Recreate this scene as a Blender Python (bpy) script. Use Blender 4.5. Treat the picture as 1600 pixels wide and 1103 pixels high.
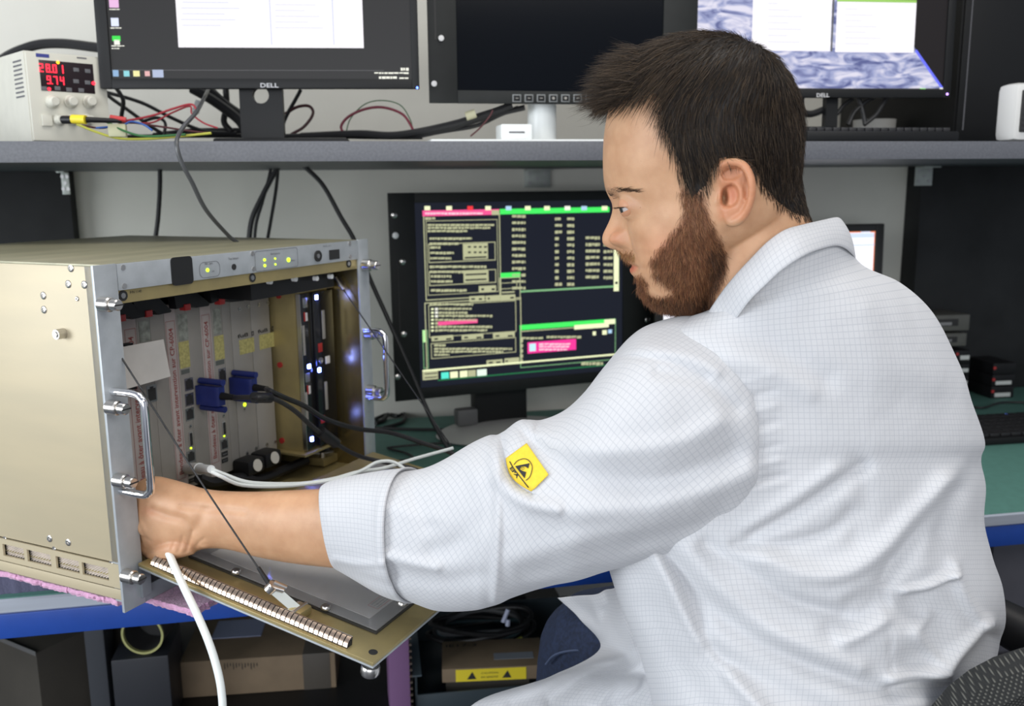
import bpy, bmesh, math, random
import numpy as np
from mathutils import Vector, Matrix, Quaternion
from mathutils.noise import noise as mnoise

S = bpy.context.scene
for o in list(bpy.data.objects): bpy.data.objects.remove(o)
COL = S.collection
random.seed(7); rng = np.random.default_rng(7)

# ------------------------------------------------------------------ camera
FPX = 1415.36; CH = 1.2553
CF = np.array([0.18389754, 0.96610071, -0.18119359]); CU = np.array([0.04291805, 0.17626973, 0.98340583]); CX = np.array([0.98200801, -0.18862239, -0.00904759])
C0 = np.array([0., 0., CH])
cd = bpy.data.cameras.new('camera'); cam = bpy.data.objects.new('camera', cd); COL.objects.link(cam)
cam.matrix_world = Matrix([[CX[0], CU[0], -CF[0], C0[0]], [CX[1], CU[1], -CF[1], C0[1]], [CX[2], CU[2], -CF[2], C0[2]], [0, 0, 0, 1]])
cd.sensor_width = 36; cd.lens = 36*FPX/1600; cd.clip_start = 0.02; cd.clip_end = 50
cd.dof.use_dof = True; cd.dof.focus_distance = 0.86; cd.dof.aperture_fstop = 8.0
S.camera = cam

# ------------------------------------------------------------------ light and exposure
w = bpy.data.worlds.new('world'); S.world = w; w.use_nodes = True
w.node_tree.nodes['Background'].inputs[0].default_value = (0.80, 0.86, 1.0, 1)
w.node_tree.nodes['Background'].inputs[1].default_value = 0.33
def area(name, loc, target, sx, sy, power, col):
    l = bpy.data.lights.new(name, 'AREA'); l.shape = 'RECTANGLE'; l.size = sx; l.size_y = sy; l.energy = power; l.color = col
    o = bpy.data.objects.new(name, l); COL.objects.link(o); o.location = loc
    d = Vector(target)-Vector(loc); o.rotation_euler = d.to_track_quat('-Z', 'Y').to_euler(); return o
area('ceiling_lamp_light', (0.3, 0.75, 2.6), (0.3, 1.0, 0), 1.6, 0.6, 15, (1.0, 0.96, 0.9))
area('window_light', (-2.6, 0.1, 1.40), (0.4, 1.7, 1.0), 1.6, 1.2, 56, (0.90, 0.95, 1.0))
area('rear_ceiling_lamp_light', (1.2, -1.4, 2.6), (0.4, 1.0, 0.9), 1.6, 0.8, 20, (1.0, 0.97, 0.92))
area('rear_room_fill', (-0.9, -2.6, 1.45), (0.2, 1.6, 1.0), 2.6, 1.5, 50, (0.93, 0.96, 1.0))  # added soft fill for the bright room behind the camera, no actual window
S.view_settings.view_transform = 'Standard'; S.view_settings.look = 'None'
S.view_settings.exposure = 0.26; S.view_settings.gamma = 1.0; S.view_settings.use_curve_mapping = False

# ------------------------------------------------------------------ pixel rays -> world points
def ray(px, py): return CF + CX*((px-800)/FPX) - CU*((py-551.5)/FPX)
def P(px, py, d): return C0 + ray(px, py)*d                     # d: distance along the viewing axis
def onpl(px, py, O, n):
    R = ray(px, py); return C0 + R*(((O-C0)@n)/(R@n))
def onz(px, py, z): return onpl(px, py, np.array([0, 0, z]), np.array([0, 0, 1.]))
def ony(px, py, y): return onpl(px, py, np.array([0, y, 0]), np.array([0, 1., 0]))
def proj(Q):
    D = np.asarray(Q)-C0; d = D@CF
    return 800+FPX*(D@CX)/d, 551.5-FPX*(D@CU)/d, d
class Frame:
    """local frame: x right, y back, z up"""
    def __init__(s, O, yaw, tilt=0):
        s.O = np.array(O, float)
        s.M = Matrix.Rotation(yaw, 3, 'Z') @ Matrix.Rotation(tilt, 3, 'X')
        s.A = np.array(s.M); s.a, s.b, s.k = s.A[:, 0], s.A[:, 1], s.A[:, 2]
    def Y(s, px, py, y=0.):
        q = onpl(px, py, s.O+s.b*y, s.b)-s.O; return float(q@s.a), float(q@s.k)
    def Xp(s, px, py, x=0.):
        q = onpl(px, py, s.O+s.a*x, s.a)-s.O; return float(q@s.b), float(q@s.k)
    def Zp(s, px, py, z=0.):
        q = onpl(px, py, s.O+s.k*z, s.k)-s.O; return float(q@s.a), float(q@s.b)
    def w(s, x, y, z): return s.O+s.a*x+s.b*y+s.k*z
    def loc(s, q): q = np.asarray(q)-s.O; return np.array([q@s.a, q@s.b, q@s.k])
    def empty(s, name, label, cat, group=None):
        o = bpy.data.objects.new(name, None); COL.objects.link(o); o.empty_display_size = .02
        o.matrix_world = Matrix.Translation(Vector(s.O)) @ s.M.to_4x4()
        return tag(o, label, cat, group)

def tag(o, label=None, cat=None, group=None, kind=None):
    if label: o['label'] = label
    if cat: o['category'] = cat
    if group: o['group'] = group
    if kind: o['kind'] = kind
    return o

# ------------------------------------------------------------------ materials
MATS = {}
def mat(name, col, rough=.5, metal=0., var=0., scale=40., bump=0., bscale=200., emit=0., ecol=None, spec=.5, alpha=1., trans=0., stretch=None, col2=None, coat=0., sheen=0.):
    if name in MATS: return MATS[name]
    m = bpy.data.materials.new(name); m.use_nodes = True; nt = m.node_tree; b = nt.nodes['Principled BSDF']
    b.inputs['Roughness'].default_value = rough; b.inputs['Metallic'].default_value = metal
    b.inputs['Specular IOR Level'].default_value = spec; b.inputs['Alpha'].default_value = alpha; b.inputs['Transmission Weight'].default_value = trans
    b.inputs['Coat Weight'].default_value = coat; b.inputs['Sheen Weight'].default_value = sheen
    c = (*col, 1)
    if var > 0 or col2:
        tc = nt.nodes.new('ShaderNodeTexCoord'); mp = nt.nodes.new('ShaderNodeMapping'); nt.links.new(tc.outputs['Object'], mp.inputs[0])
        if stretch: mp.inputs['Scale'].default_value = stretch
        n = nt.nodes.new('ShaderNodeTexNoise'); n.inputs['Scale'].default_value = scale; n.inputs['Detail'].default_value = 6; nt.links.new(mp.outputs[0], n.inputs['Vector'])
        r = nt.nodes.new('ShaderNodeValToRGB'); nt.links.new(n.outputs[0], r.inputs[0])
        c2 = (*col2, 1) if col2 else tuple(max(0, x*(1-var)) for x in col)+(1,)
        c1 = c if col2 else tuple(min(1, x*(1+var*.5)) for x in col)+(1,)
        r.color_ramp.elements[0].position = .35; r.color_ramp.elements[0].color = c2; r.color_ramp.elements[1].position = .65; r.color_ramp.elements[1].color = c1
        nt.links.new(r.outputs[0], b.inputs['Base Color'])
    b.inputs['Base Color'].default_value = c
    if bump > 0:
        tc = nt.nodes.new('ShaderNodeTexCoord'); n = nt.nodes.new('ShaderNodeTexNoise'); n.inputs['Scale'].default_value = bscale; nt.links.new(tc.outputs['Object'], n.inputs['Vector'])
        bp = nt.nodes.new('ShaderNodeBump'); bp.inputs['Strength'].default_value = bump; bp.inputs['Distance'].default_value = .001; nt.links.new(n.outputs[0], bp.inputs['Height']); nt.links.new(bp.outputs[0], b.inputs['Normal'])
    if emit > 0:
        b.inputs['Emission Color'].default_value = (*(ecol or col), 1); b.inputs['Emission Strength'].default_value = emit
    MATS[name] = m; return m

# ------------------------------------------------------------------ mesh building
class MB:
    def __init__(s): s.v = []; s.f = []; s.m = []; s.mats = []; s.sm = []
    def mi(s, m):
        if m is None: return 0
        if m not in s.mats: s.mats.append(m)
        return s.mats.index(m)
    def add(s, V, F, m=None, smooth=False):
        n = len(s.v); s.v.extend([tuple(map(float, x)) for x in V]); i = s.mi(m)
        for f in F: s.f.append(tuple(n+j for j in f)); s.m.append(i); s.sm.append(smooth)
        return s
    def box(s, x0, x1, y0, y1, z0, z1, m=None, r=0., T=None):
        bm = bmesh.new(); bmesh.ops.create_cube(bm, size=1)
        for v in bm.verts: v.co = ((x0+x1)/2+v.co.x*(x1-x0), (y0+y1)/2+v.co.y*(y1-y0), (z0+z1)/2+v.co.z*(z1-z0))
        if r > 0:
            r = min(r, .45*min(abs(x1-x0), abs(y1-y0), abs(z1-z0)))
            bmesh.ops.bevel(bm, geom=bm.edges[:], offset=r, segments=2, profile=.6, affect='EDGES')
        s.bm(bm, m, T); return s
    def bm(s, bm, m=None, T=None, smooth=False):
        bm.verts.index_update()
        V = [(T @ v.co if T is not None else v.co) for v in bm.verts]
        s.add([tuple(v) for v in V], [[v.index for v in f.verts] for f in bm.faces], m, smooth); bm.free()
    def cyl(s, p0, p1, r0, r1=None, n=20, m=None, cap=True, smooth=True, inner=None):
        p0 = np.array(p0, float); p1 = np.array(p1, float); r1 = r0 if r1 is None else r1
        ax = p1-p0; ax = ax/np.linalg.norm(ax); t = np.array([0, 0, 1.]) if abs(ax[2]) < .9 else np.array([1., 0, 0])
        u = np.cross(ax, t); u /= np.linalg.norm(u); w_ = np.cross(ax, u)
        an = np.linspace(0, 2*np.pi, n, endpoint=False); ring = np.cos(an)[:, None]*u+np.sin(an)[:, None]*w_
        V = np.vstack([p0+ring*r0, p1+ring*r1]); s.add(V, [(i, (i+1) % n, n+(i+1) % n, n+i) for i in range(n)], m, smooth)
        if cap: s.add(V, [tuple(range(n))[::-1], tuple(range(n, 2*n))], m)
        return s
    def tube(s, pts, r, n=10, m=None, sub=8, closed=False, cap=True):
        c = catmull(pts, sub, closed); N = len(c)
        r = np.interp(np.linspace(0, 1, N), np.linspace(0, 1, len(r)), r) if hasattr(r, '__len__') else np.full(N, r)
        T = np.gradient(c, axis=0) if not closed else np.roll(c, -1, 0)-np.roll(c, 1, 0)
        T /= np.linalg.norm(T, axis=1)[:, None]+1e-12
        u = np.cross(T[0], [0, 0, 1.]) if abs(T[0][2]) < .9 else np.cross(T[0], [1., 0, 0]); u /= np.linalg.norm(u)
        V = []; an = np.linspace(0, 2*np.pi, n, endpoint=False)
        for i in range(N):
            u = u-T[i]*(u@T[i]); u /= np.linalg.norm(u); w_ = np.cross(T[i], u)
            V.append(c[i]+r[i]*(np.cos(an)[:, None]*u+np.sin(an)[:, None]*w_))
        F = []; K = N if closed else N-1
        for i in range(K):
            j = (i+1) % N
            for k in range(n): F.append((i*n+k, i*n+(k+1) % n, j*n+(k+1) % n, j*n+k))
        if cap and not closed: F += [tuple(range(n))[::-1], tuple(range((N-1)*n, N*n))]
        s.add(np.vstack(V), F, m, True); return s
    def poly(s, pts2, y0, y1, m=None):
        """prism: outline in local x,z extruded from y0 to y1"""
        n = len(pts2); V = [(x, y0, z) for x, z in pts2]+[(x, y1, z) for x, z in pts2]
        s.add(V, [tuple(range(n)), tuple(range(n, 2*n))[::-1]]+[(i, n+i, n+(i+1) % n, (i+1) % n) for i in range(n)], m); return s
    def lathe(s, prof, p0, ax, n=24, m=None):
        """prof: (r, h) pairs along axis ax from p0"""
        p0 = np.array(p0, float); ax = np.array(ax, float); ax /= np.linalg.norm(ax); t = np.array([0, 0, 1.]) if abs(ax[2]) < .9 else np.array([1., 0, 0])
        u = np.cross(ax, t); u /= np.linalg.norm(u); w_ = np.cross(ax, u); an = np.linspace(0, 2*np.pi, n, endpoint=False); ring = np.cos(an)[:, None]*u+np.sin(an)[:, None]*w_
        V = np.vstack([p0+ax*h+ring*max(r, 1e-5) for r, h in prof]); F = [(i*n+k, i*n+(k+1) % n, (i+1)*n+(k+1) % n, (i+1)*n+k) for i in range(len(prof)-1) for k in range(n)]
        s.add(V, F, m, True); return s
    def build(s, name, m=None, parent=None, recentre=None):
        me = bpy.data.meshes.new(name); V = np.array(s.v, float)
        loc = np.zeros(3)
        if parent is None and recentre is not False and len(V):
            loc = np.array([(V[:, 0].min()+V[:, 0].max())/2, (V[:, 1].min()+V[:, 1].max())/2, V[:, 2].min()]); V = V-loc
        me.from_pydata(V.tolist(), [], s.f)
        ms = s.mats if s.mats else ([m] if m else [])
        for x in ms: me.materials.append(x if x else m)
        if s.mats: me.polygons.foreach_set('material_index', s.m)
        me.polygons.foreach_set('use_smooth', s.sm)
        bm = bmesh.new(); bm.from_mesh(me); bmesh.ops.recalc_face_normals(bm, faces=bm.faces[:]); bm.to_mesh(me); bm.free()
        me.update(); me.set_sharp_from_angle(angle=math.radians(38)); o = bpy.data.objects.new(name, me); COL.objects.link(o)
        if parent is not None: o.parent = parent
        else: o.location = loc
        return o
def catmull(pts, sub=8, closed=False):
    p = np.array(pts, float)
    if len(p) == 2: return np.array([p[0]+(p[1]-p[0])*t for t in np.linspace(0, 1, sub+1)])
    if closed: q = np.vstack([p[-1], p, p[0], p[1]])
    else: q = np.vstack([2*p[0]-p[1], p, 2*p[-1]-p[-2]])
    out = []
    for i in range(1, len(q)-2):
        for t in np.linspace(0, 1, sub, endpoint=False):
            out.append(.5*((2*q[i])+(-q[i-1]+q[i+1])*t+(2*q[i-1]-5*q[i]+4*q[i+1]-q[i+2])*t*t+(-q[i-1]+3*q[i]-3*q[i+1]+q[i+2])*t**3))
    if not closed: out.append(q[-2])
    return np.array(out)
def text_mb(mb, s, x, z, h, y, m, rot=0., width=None, depth=.0002, bold=0.):
    """flat print: letters in the local x,z plane at depth y, lower left corner at (x,z), rotated by rot"""
    cu = bpy.data.curves.new('t', 'FONT'); cu.body = s; cu.size = 1; cu.resolution_u = 2; cu.offset = bold
    ob = bpy.data.objects.new('t', cu); me = bpy.data.meshes.new_from_object(ob)
    V = np.array([v.co[:2] for v in me.vertices]); F = [tuple(p.vertices) for p in me.polygons]
    bpy.data.objects.remove(ob); bpy.data.curves.remove(cu); bpy.data.meshes.remove(me)
    if not len(V): return
    V[:, 0] -= V[:, 0].min(); sc = h/.73; sx = (width/max(V[:, 0].max(), 1e-6)) if width else sc
    X = V[:, 0]*sx; Z = V[:, 1]*sc; c, s_ = math.cos(rot), math.sin(rot)
    mb.add([(x+c*a-s_*b, y, z+s_*a+c*b) for a, b in zip(X, Z)], F, m)
def quad(mb, fr, pts, y, m):
    """flat print traced on a frame's plane"""
    q = [fr.Y(u, v, y) for u, v in pts]; mb.add([(a, y, b) for a, b in q], [tuple(range(len(q)))], m)

# common materials
M = dict(
 black=mat('black plastic', (.009, .009, .010), .45, var=.2, bump=.1, spec=.3), blackg=mat('glossy black plastic', (.008, .008, .009), .18),
 blackr=mat('black rubber cable', (.010, .010, .011), .5), dark=mat('dark grey plastic', (.03, .03, .032), .5, var=.2),
 chrome=mat('chrome', (.82, .82, .84), .12, 1.), steel=mat('nickel steel', (.62, .60, .57), .28, 1.), steeld=mat('dull zinc', (.42, .42, .42), .4, 1.),
 alu=mat('grey painted aluminium', (.40, .43, .45), .42, .25, var=.08, scale=60, bump=.08, bscale=900),
 alug=mat('dark grey painted aluminium', (.24, .26, .28), .45, .2, var=.06),
 gold=mat('chromated gold sheet', (.46, .37, .17), .38, .6, var=.2, scale=25, col2=(.38, .31, .15)),
 goldd=mat('dull chromated sheet', (.36, .29, .13), .42, .6, var=.25, scale=18),
 cream=mat('cream anodised side sheet', (.47, .40, .265), .45, .12, col2=(.43, .37, .25), scale=4, stretch=(1, 1, 6), bump=.05, bscale=300),
 creamt=mat('olive cream top sheet', (.33, .31, .205), .40, .2, col2=(.26, .25, .165), scale=7, stretch=(1, 5, 1)),
 white=mat('white plastic', (.80, .81, .80), .4), whitec=mat('white cable sheath', (.72, .76, .74), .45), paper=mat('paper', (.62, .60, .56), .8, var=.06),
 card=mat('card front panel', (.29, .275, .25), .55, .1, var=.06, scale=30), cardl=mat('card label strip', (.42, .37, .35), .7, var=.05), cardb=mat('brown strip', (.30, .21, .13), .6),
 red=mat('red print', (.27, .06, .055), .6), redl=mat('red latch button', (.35, .02, .02), .4), ink=mat('black print', (.02, .02, .02), .7),
 greyp=mat('grey print', (.12, .12, .13), .7), bluepl=mat('blue connector plastic', (.012, .022, .14), .4, var=.2), yell=mat('yellow tape', (.75, .60, .03), .5),
 ledg=mat('green led', (.45, .7, .05), .3, emit=1.7, ecol=(.6, 1, .02)), ledb=mat('blue led', (.15, .25, 1), .3, emit=90, ecol=(.10, .16, 1.)), ledw=mat('led core', (.7, .8, 1), .3, emit=8, ecol=(.6, .7, 1.)),
 ledr=mat('red led', (1, .05, .05), .3, emit=5, ecol=(1, .02, .04)),
)
# ------------------------------------------------------------------ setting
WALLY = 1.99
def struct(mb, name, m): return tag(mb.build(name, m), kind='structure')
struct(MB().box(-3.2, 3.6, WALLY, WALLY+.1, 0, 2.75), 'wall_back', mat('painted wall', (.62, .61, .55), .85, var=.04, scale=6, bump=.25, bscale=250))
struct(MB().box(-3.3, -3.2, -.2, WALLY+.1, 0, 2.75), 'wall_left', mat('painted wall left', (.55, .55, .53), .85, var=.04, scale=6))
struct(MB().box(-3.3, 3.7, -2.5, WALLY+.1, -.05, 0), 'floor', mat('dark blue grey floor', (.06, .065, .08), .6, var=.3, scale=30, bump=.2))

# desk
green = mat('green antistatic mat', (.095, .235, .195), .62, var=.07, scale=90, bump=.15, bscale=1200)
bluem = mat('blue desk frame paint', (.010, .055, .30), .4, var=.05, scale=50)
DF = Frame([0, 1.1664, 0], 0)
desk = DF.empty('workbench', 'long workbench with green antistatic top, aluminium edge and blue frame', 'workbench')
T = .75
MB().box(-1.9, 2.3, .0045, .80, T-.0208, T, r=.001).build('desktop', green, desk)
e = MB(); e.poly([(0, 0), (0, 0)], 0, 0) if False else None
pf = [(0.003, T-.0208), (0.0, T-.018), (0.0, T-.003), (.002, T-.0005), (.0042, T-.001), (.0042, T-.0208)]
V = [(x, y, z) for x in (-1.9, 2.3) for y, z in pf]; n = len(pf)
MB().add(V, [tuple(range(n)), tuple(range(n, 2*n))[::-1]]+[(i, (i+1) % n, n+(i+1) % n, n+i) for i in range(n)]).build('edge_profile', mat('anodised edge profile', (.52, .56, .62), .35, .5, var=.05, stretch=(.2, 4, 4)), desk)
MB().box(-1.9, 2.3, .003, .045, T-.055, T-.0213, r=.002).build('frame_beam', bluem, desk)
MB().box(-1.9, 2.3, .74, .79, T-.079, T-.0213, r=.002).build('frame_beam', bluem, desk)
for x in (-1.35, 1.5):
    MB().box(x-.03, x+.03, .10, .70, T-.079, T-.0213, r=.002).build('cross_beam', bluem, desk)
    MB().box(x-.03, x+.03, .35, .42, .02, T-.079, r=.003).build('leg', bluem, desk)
    MB().box(x-.035, x+.035, .05, .75, 0, .03, r=.004).build('foot', bluem, desk)
# grey post seen below the desk at left
LZ_ = .36
g = MB(); x0, _ = ony(131, 1000, 1.50)[0], 0; x1 = ony(163, 1000, 1.50)[0]
g.box(x0, x1, 1.50, 1.56, LZ_+.0005, T-.0795, r=.004)
tag(g.build('desk_post', mat('dark grey steel', (.055, .06, .07), .5, .3)), 'dark grey steel post standing under the bench between the dark carton and the tape roll', 'post')

# shelf
SY = 1.336; SZ = 1.32
sf = Frame([0, SY, 0], 0)
sh = sf.empty('wall_shelf', 'long grey speckled shelf carrying the upper monitors', 'shelf')
lam = mat('speckled grey laminate', (.115, .12, .135), .5, var=.14, scale=260, bump=.1)
MB().box(-2.2, 2.4, .002, WALLY-SY, SZ-.028, SZ).build('shelf_board', mat('grey laminate face', (.10, .105, .12), .5, var=.3, scale=200), sh)
MB().box(-2.2, 2.4, 0, .002, SZ-.028, SZ, r=.0006).build('edge_band', lam, sh)
# upright end boards under the shelf
dgb = mat('dark grey board', (.016, .017, .018), .6, var=.3, scale=8, bump=.1, spec=.25)
xL = ony(112, 330, 1.95)[0]; xR = ony(1424, 400, 1.95)[0]
o = MB().box(xL-.75, xL, 1.95, WALLY-.002, T+.0005, SZ-.028, r=.001).build('support_board', dgb); tag(o, 'dark grey upright board under the shelf behind the instrument rack', 'board', 'dark boards under the shelf')
o = MB().box(xR, xR+.95, 1.93, WALLY-.002, T+.0005, SZ-.028, r=.001).build('support_board', dgb); tag(o, 'dark grey upright board under the shelf at right behind the trays', 'board', 'dark boards under the shelf')
def bracket(px0, px1, py0, py1, y, lab, name='shelf_bracket'):
    a = ony(px0, py0, y); b = ony(px1, py1, y); fr = Frame([(a[0]+b[0])/2, y, b[2]], 0); t = fr.empty(name, lab, 'bracket', 'metal brackets under the shelf')
    w_ = (b[0]-a[0])/2; h = SZ-.0285-b[2]
    m = mat('zinc bracket', (.42, .45, .42), .45, .5, var=.15)
    MB().box(-w_, w_, 0, .003, 0, h, r=.001).build('plate', m, t); MB().box(-w_, w_, -.03, 0, h-.003, h, r=.001).build('flange', m, t)
    for sx, sz in ((-.6, .25), (.6, .25), (0, .5), (-.6, .78), (.6, .78)): MB().cyl((sx*w_, -.0015, sz*h), (sx*w_, .0, sz*h), .0035, n=10).build('screw', M['steeld'], t)
bracket(819, 860, 252, 293, 1.985, 'small zinc plate bracket on the wall above the green-lined monitor')
bracket(1432, 1456, 250, 290, 1.925, 'small zinc bracket at the top of the right dark board')
bracket(93, 110, 255, 304, 1.945, 'small zinc bracket at the top of the left dark board')

# low storage board under the bench
LZ = .36
lb = MB().box(-1.6, .45, 1.30, 1.97, LZ-.02, LZ, r=.002)
for x in (-1.5, -.6, .35):
    lb.box(x-.02, x+.02, 1.34, 1.38, 0, LZ-.02); lb.box(x-.02, x+.02, 1.90, 1.94, 0, LZ-.02)
tag(lb.build('storage_rack', mat('black storage rack', (.006, .006, .007), .5)), 'low black storage rack under the workbench holding boxes', 'rack')
# ------------------------------------------------------------------ the instrument chassis
R = Frame([-0.24167381, 0.96094101, 0.8126], .9454)
W, H, D = .4826, .3688, .455
Y = R.Y
rk = R.empty('rack_chassis', 'large cream and grey rack-mount electronics chassis with its front door folded down', 'electronics chassis')
xi = Y(177.7, 414)[0]; xo = Y(556, 374)[0]; bx0 = .018; bx1 = W-.018
# mounting ears
ear = MB(); zb = 0.; ear.box(0, xi, -.0035, 0, 0, H, r=.0006); ear.box(bx0, xi, 0, .03, .0, H-.001)
ear.build('mounting_ear', M['alu'], rk)
ear = MB(); ear.box(xo, W, -.0035, 0, 0, H, r=.0006); ear.build('mounting_ear', M['alu'], rk)
# bottom rail between ears with the sloping dark bracket
MB().box(xi, xo, -.003, .004, .0, .018, r=.0006).build('bottom_rail', M['alug'], rk)
q = [Y(u, v, -.006) for u, v in ((218, 884), (233, 885), (235, 925), (222, 934))]
MB().poly(q, -.008, -.003).build('hinge_bracket', M['alug'], rk)
MB().box(xi, xo, -.001, .004, .018, .028).build('dark_recess_strip', M['dark'], rk)
# body shell
MB().box(bx0, bx0+.003, 0.0005, D, .0450, H-.002, r=.0005).build('side_panel', M['cream'], rk)
MB().box(bx1-.003, bx1, 0.0005, D, .0, H-.002, r=.0005).build('side_panel', mat('polished chromated inner wall', (.30, .24, .11), .24, .85, var=.2, scale=12), rk)
MB().box(bx0-.001, bx1+.001, .004, D+.001, H-.003, H-.0005, r=.0004).build('top_panel', M['creamt'], rk)
MB().box(bx0, bx1, D-.004, D, .0, H-.003).build('rear_panel', M['goldd'], rk)
MB().box(bx0, bx1, .0045, D, .002, .0045).build('bottom_panel', M['goldd'], rk)
# lower side: strip with mesh windows
SX = bx0-.0015
def sp(px, py): return R.Xp(px, py, SX)
zt = .0725
MB().box(SX, bx0+.002, 0.0005, D, .003, .0150, r=.0004).build('skirt_strip', M['cream'], rk)
gf = MB(); ys = [sp(u, v)[0] for u, v in ((178, 900), (130, 890), (124, 888), (89, 880), (80, 878), (43, 869), (38, 868), (5, 860))]
z0g, z1g = .0162, .0438
gf.box(SX, bx0+.001, 0.004, D, z1g-.0065, z1g); gf.box(SX, bx0+.001, 0.004, D, z0g, z0g+.0065)
wins = []
bars = []
for u0, u1 in ((170, 129), (124, 88), (80, 43), (38, 5)): bars += [sp(u0, 903-(170-u0)*.25)[0], sp(u1, 903-(170-u1)*.25)[0]]
wv = bars[1]-bars[0]
for k in range(3): bars += [bars[-1]+(.012 if k % 2 == 0 else .005), 0]; bars[-1] = bars[-2]+wv
print('bars', bars)
gf.box(SX, bx0+.001, .0045, bars[0], z0g+.0065, z1g-.0065)
for i in range(0, len(bars)-1, 2):
    wins.append((bars[i], bars[i+1])); nx = bars[i+2] if i+2 < len(bars) else D
    gf.box(SX, bx0+.001, bars[i+1], nx, z0g+.0065, z1g-.0065)
gf.build('grille_frame', M['cream'], rk)
meshm = mat('expanded metal mesh', (.78, .70, .62), .35, .45, var=.2)
for k, (a, b) in enumerate(wins):
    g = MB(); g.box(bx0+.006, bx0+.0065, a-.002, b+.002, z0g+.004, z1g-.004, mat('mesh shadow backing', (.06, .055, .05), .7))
    p = .0044; h0, h1 = z0g+.0055, z1g-.0055; L = h1-h0
    for sgn in (1, -1):
        t = a-L
        while t < b+L:
            pts = [(t, h0 if sgn > 0 else h1), (t+L*1.6, h1 if sgn > 0 else h0)]
            (ya, za), (yb, zb_) = pts
            c0 = max(0, (a-ya)/(yb-ya)); c1 = min(1, (b-ya)/(yb-ya))
            if c1 > c0+.02:
                A = (ya+(yb-ya)*c0, za+(zb_-za)*c0); B = (ya+(yb-ya)*c1, za+(zb_-za)*c1)
                g.cyl((bx0+.004+.0005*sgn, *A), (bx0+.004+.0005*sgn, *B), .0010, n=4, cap=False, smooth=False, m=meshm)
            t += p
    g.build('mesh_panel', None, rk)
# side screws
def sscrew(px, py, r=.0042, name='screw', pro=.0012):
    yy, zz = sp(px, py)
    s = MB(); s.lathe([(r, 0), (r, pro*.5), (r*.8, pro), (r*.45, pro), (r*.4, pro*.3), (0, pro*.3)], (bx0, yy, zz), (-1, 0, 0), 14); s.build(name, M['steel'], rk)
for u, v in ((109, 419), (105, 444), (130, 445), (66, 462), (67, 484), (76, 842), (105, 848), (119, 467)): sscrew(u, v, .0042 if u != 119 else .0025)
for u, v in ((6, 842), (83, 858), (85, 885), (172, 881), (175, 908), (46, 890), (158, 918), (2, 868)): sscrew(u, v, .003)
yy, zz = sp(98, 521)
MB().cyl((bx0, yy+.000, zz), (bx0-.010, yy, zz), .0055, n=18).cyl((bx0-.010, yy, zz), (bx0-.011, yy, zz), .003, n=12, m=None).build('side_stud', M['steel'], rk)
# thumb screws on the ears
def thumb(px, py, big=1.):
    x, z = Y(px, py, -.004)
    s = MB(); s.lathe([(.0001, 0), (.0075*big, 0), (.0085*big, .001), (.0085*big, .013), (.0070*big, .0145), (.0050*big, .0145), (.0050*big, .0165), (.0066*big, .017), (.0066*big, .024), (.0055*big, .0252), (.0001, .0252)], (x, -.0035, z), (0, -1, 0), 22)
    for k in range(6): pass
    s.build('captive_screw', M['steel'], rk)
    MB().box(x-.0066*big, x+.0066*big, -.0292, -.0288, z-.0007, z+.0007).build('screw_slot', M['ink'], rk)
for u, v in ((158, 475), (170, 636), (182, 750), (195, 899)): thumb(u, v, .88)
for u, v in ((568, 414), (572, 521), (575, 610)): thumb(u, v)
# handles
def handle(pxt, pxb, y1=-.043, zt_=None):
    (xa, za), (xb, zb2) = Y(*pxt, -.004), Y(*pxb, -.004); x = (xa+xb)/2
    s = MB(); rr = .012
    s.tube([(x, -.0035, za), (x, y1+rr, za), (x, y1+rr*.3, za-rr*.3), (x, y1, za-rr), (x, y1, (za+zb2)/2), (x, y1, zb2+rr), (x, y1+rr*.3, zb2+rr*.3), (x, y1+rr, zb2), (x, -.0035, zb2)], .0042, 14, sub=10)
    s.build('pull_handle', M['chrome'], rk)
handle((176, 612), (191, 767), -.046); handle((569, 516), (573, 620), -.040)
# top control panel
def bx(pts, y0, y1, name, m, par=rk, r=0):
    q = [Y(u, v, y0) for u, v in pts]; xs = [a for a, b in q]; zs = [b for a, b in q]
    return MB().box(min(xs), max(xs), y0, y1, min(zs), max(zs), r=r).build(name, m, par)
zp = Y(179, 455, -.003)[1]
MB().box(xi+.0006, xo-.0006, -.0035, .0, zp, H-.0006, r=.0004).build('control_panel', M['alu'], rk)
def disc(px, py, r, y0, y1, name, m, n=18):
    x, z = Y(px, py, y0); return MB().cyl((x, y0, z), (x, y1, z), r, n=n).build(name, m, rk)
a, b = Y(266.5, 409, -.004), Y(302, 437, -.004); c = Y(284.5, 423, -.004)
bmx = MB(); hw, hh, cr = (b[0]-a[0])/2, .0155, .0045
rr = [(c[0]+sx*(hw-cr)+cr*math.cos(t), c[1]+sz*(hh-cr)+cr*math.sin(t)) for sx, sz, t0 in ((1, 1, 0), (-1, 1, 90), (-1, -1, 180), (1, -1, 270)) for t in [math.radians(t0+k*22.5) for k in range(5)]]
bmx.poly(rr, -.0046, -.0035).build('black_window', mat('black panel window', (.012, .012, .012), .4), rk)
for u, v in ((193, 418), (195, 447), (395, 396), (397, 420), (547, 380), (548, 401)): disc(u, v, .0028, -.0045, -.0035, 'screw', M['steel'], 12)
disc(366, 417, .0036, -.0042, -.0034, 'socket_hole', M['ink']); disc(498, 400, .0075, -.0055, -.0034, 'key_switch', M['ink']); disc(498, 400, .003, -.0065, -.005, 'key_barrel', M['steeld'])
bx(((515, 391), (531, 404)), -.0046, -.0034, 'rocker_switch', M['ink'])
for u, v, r in ((325, 422, .0022), (414, 406, .0018), (414.5, 415, .0018), (430.5, 404, .0012), (431, 413, .0012), (451.5, 406, .0028)): disc(u, v, r, -.0045, -.0034, 'led', M['ledg'], 12)
pr_ = MB()
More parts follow.
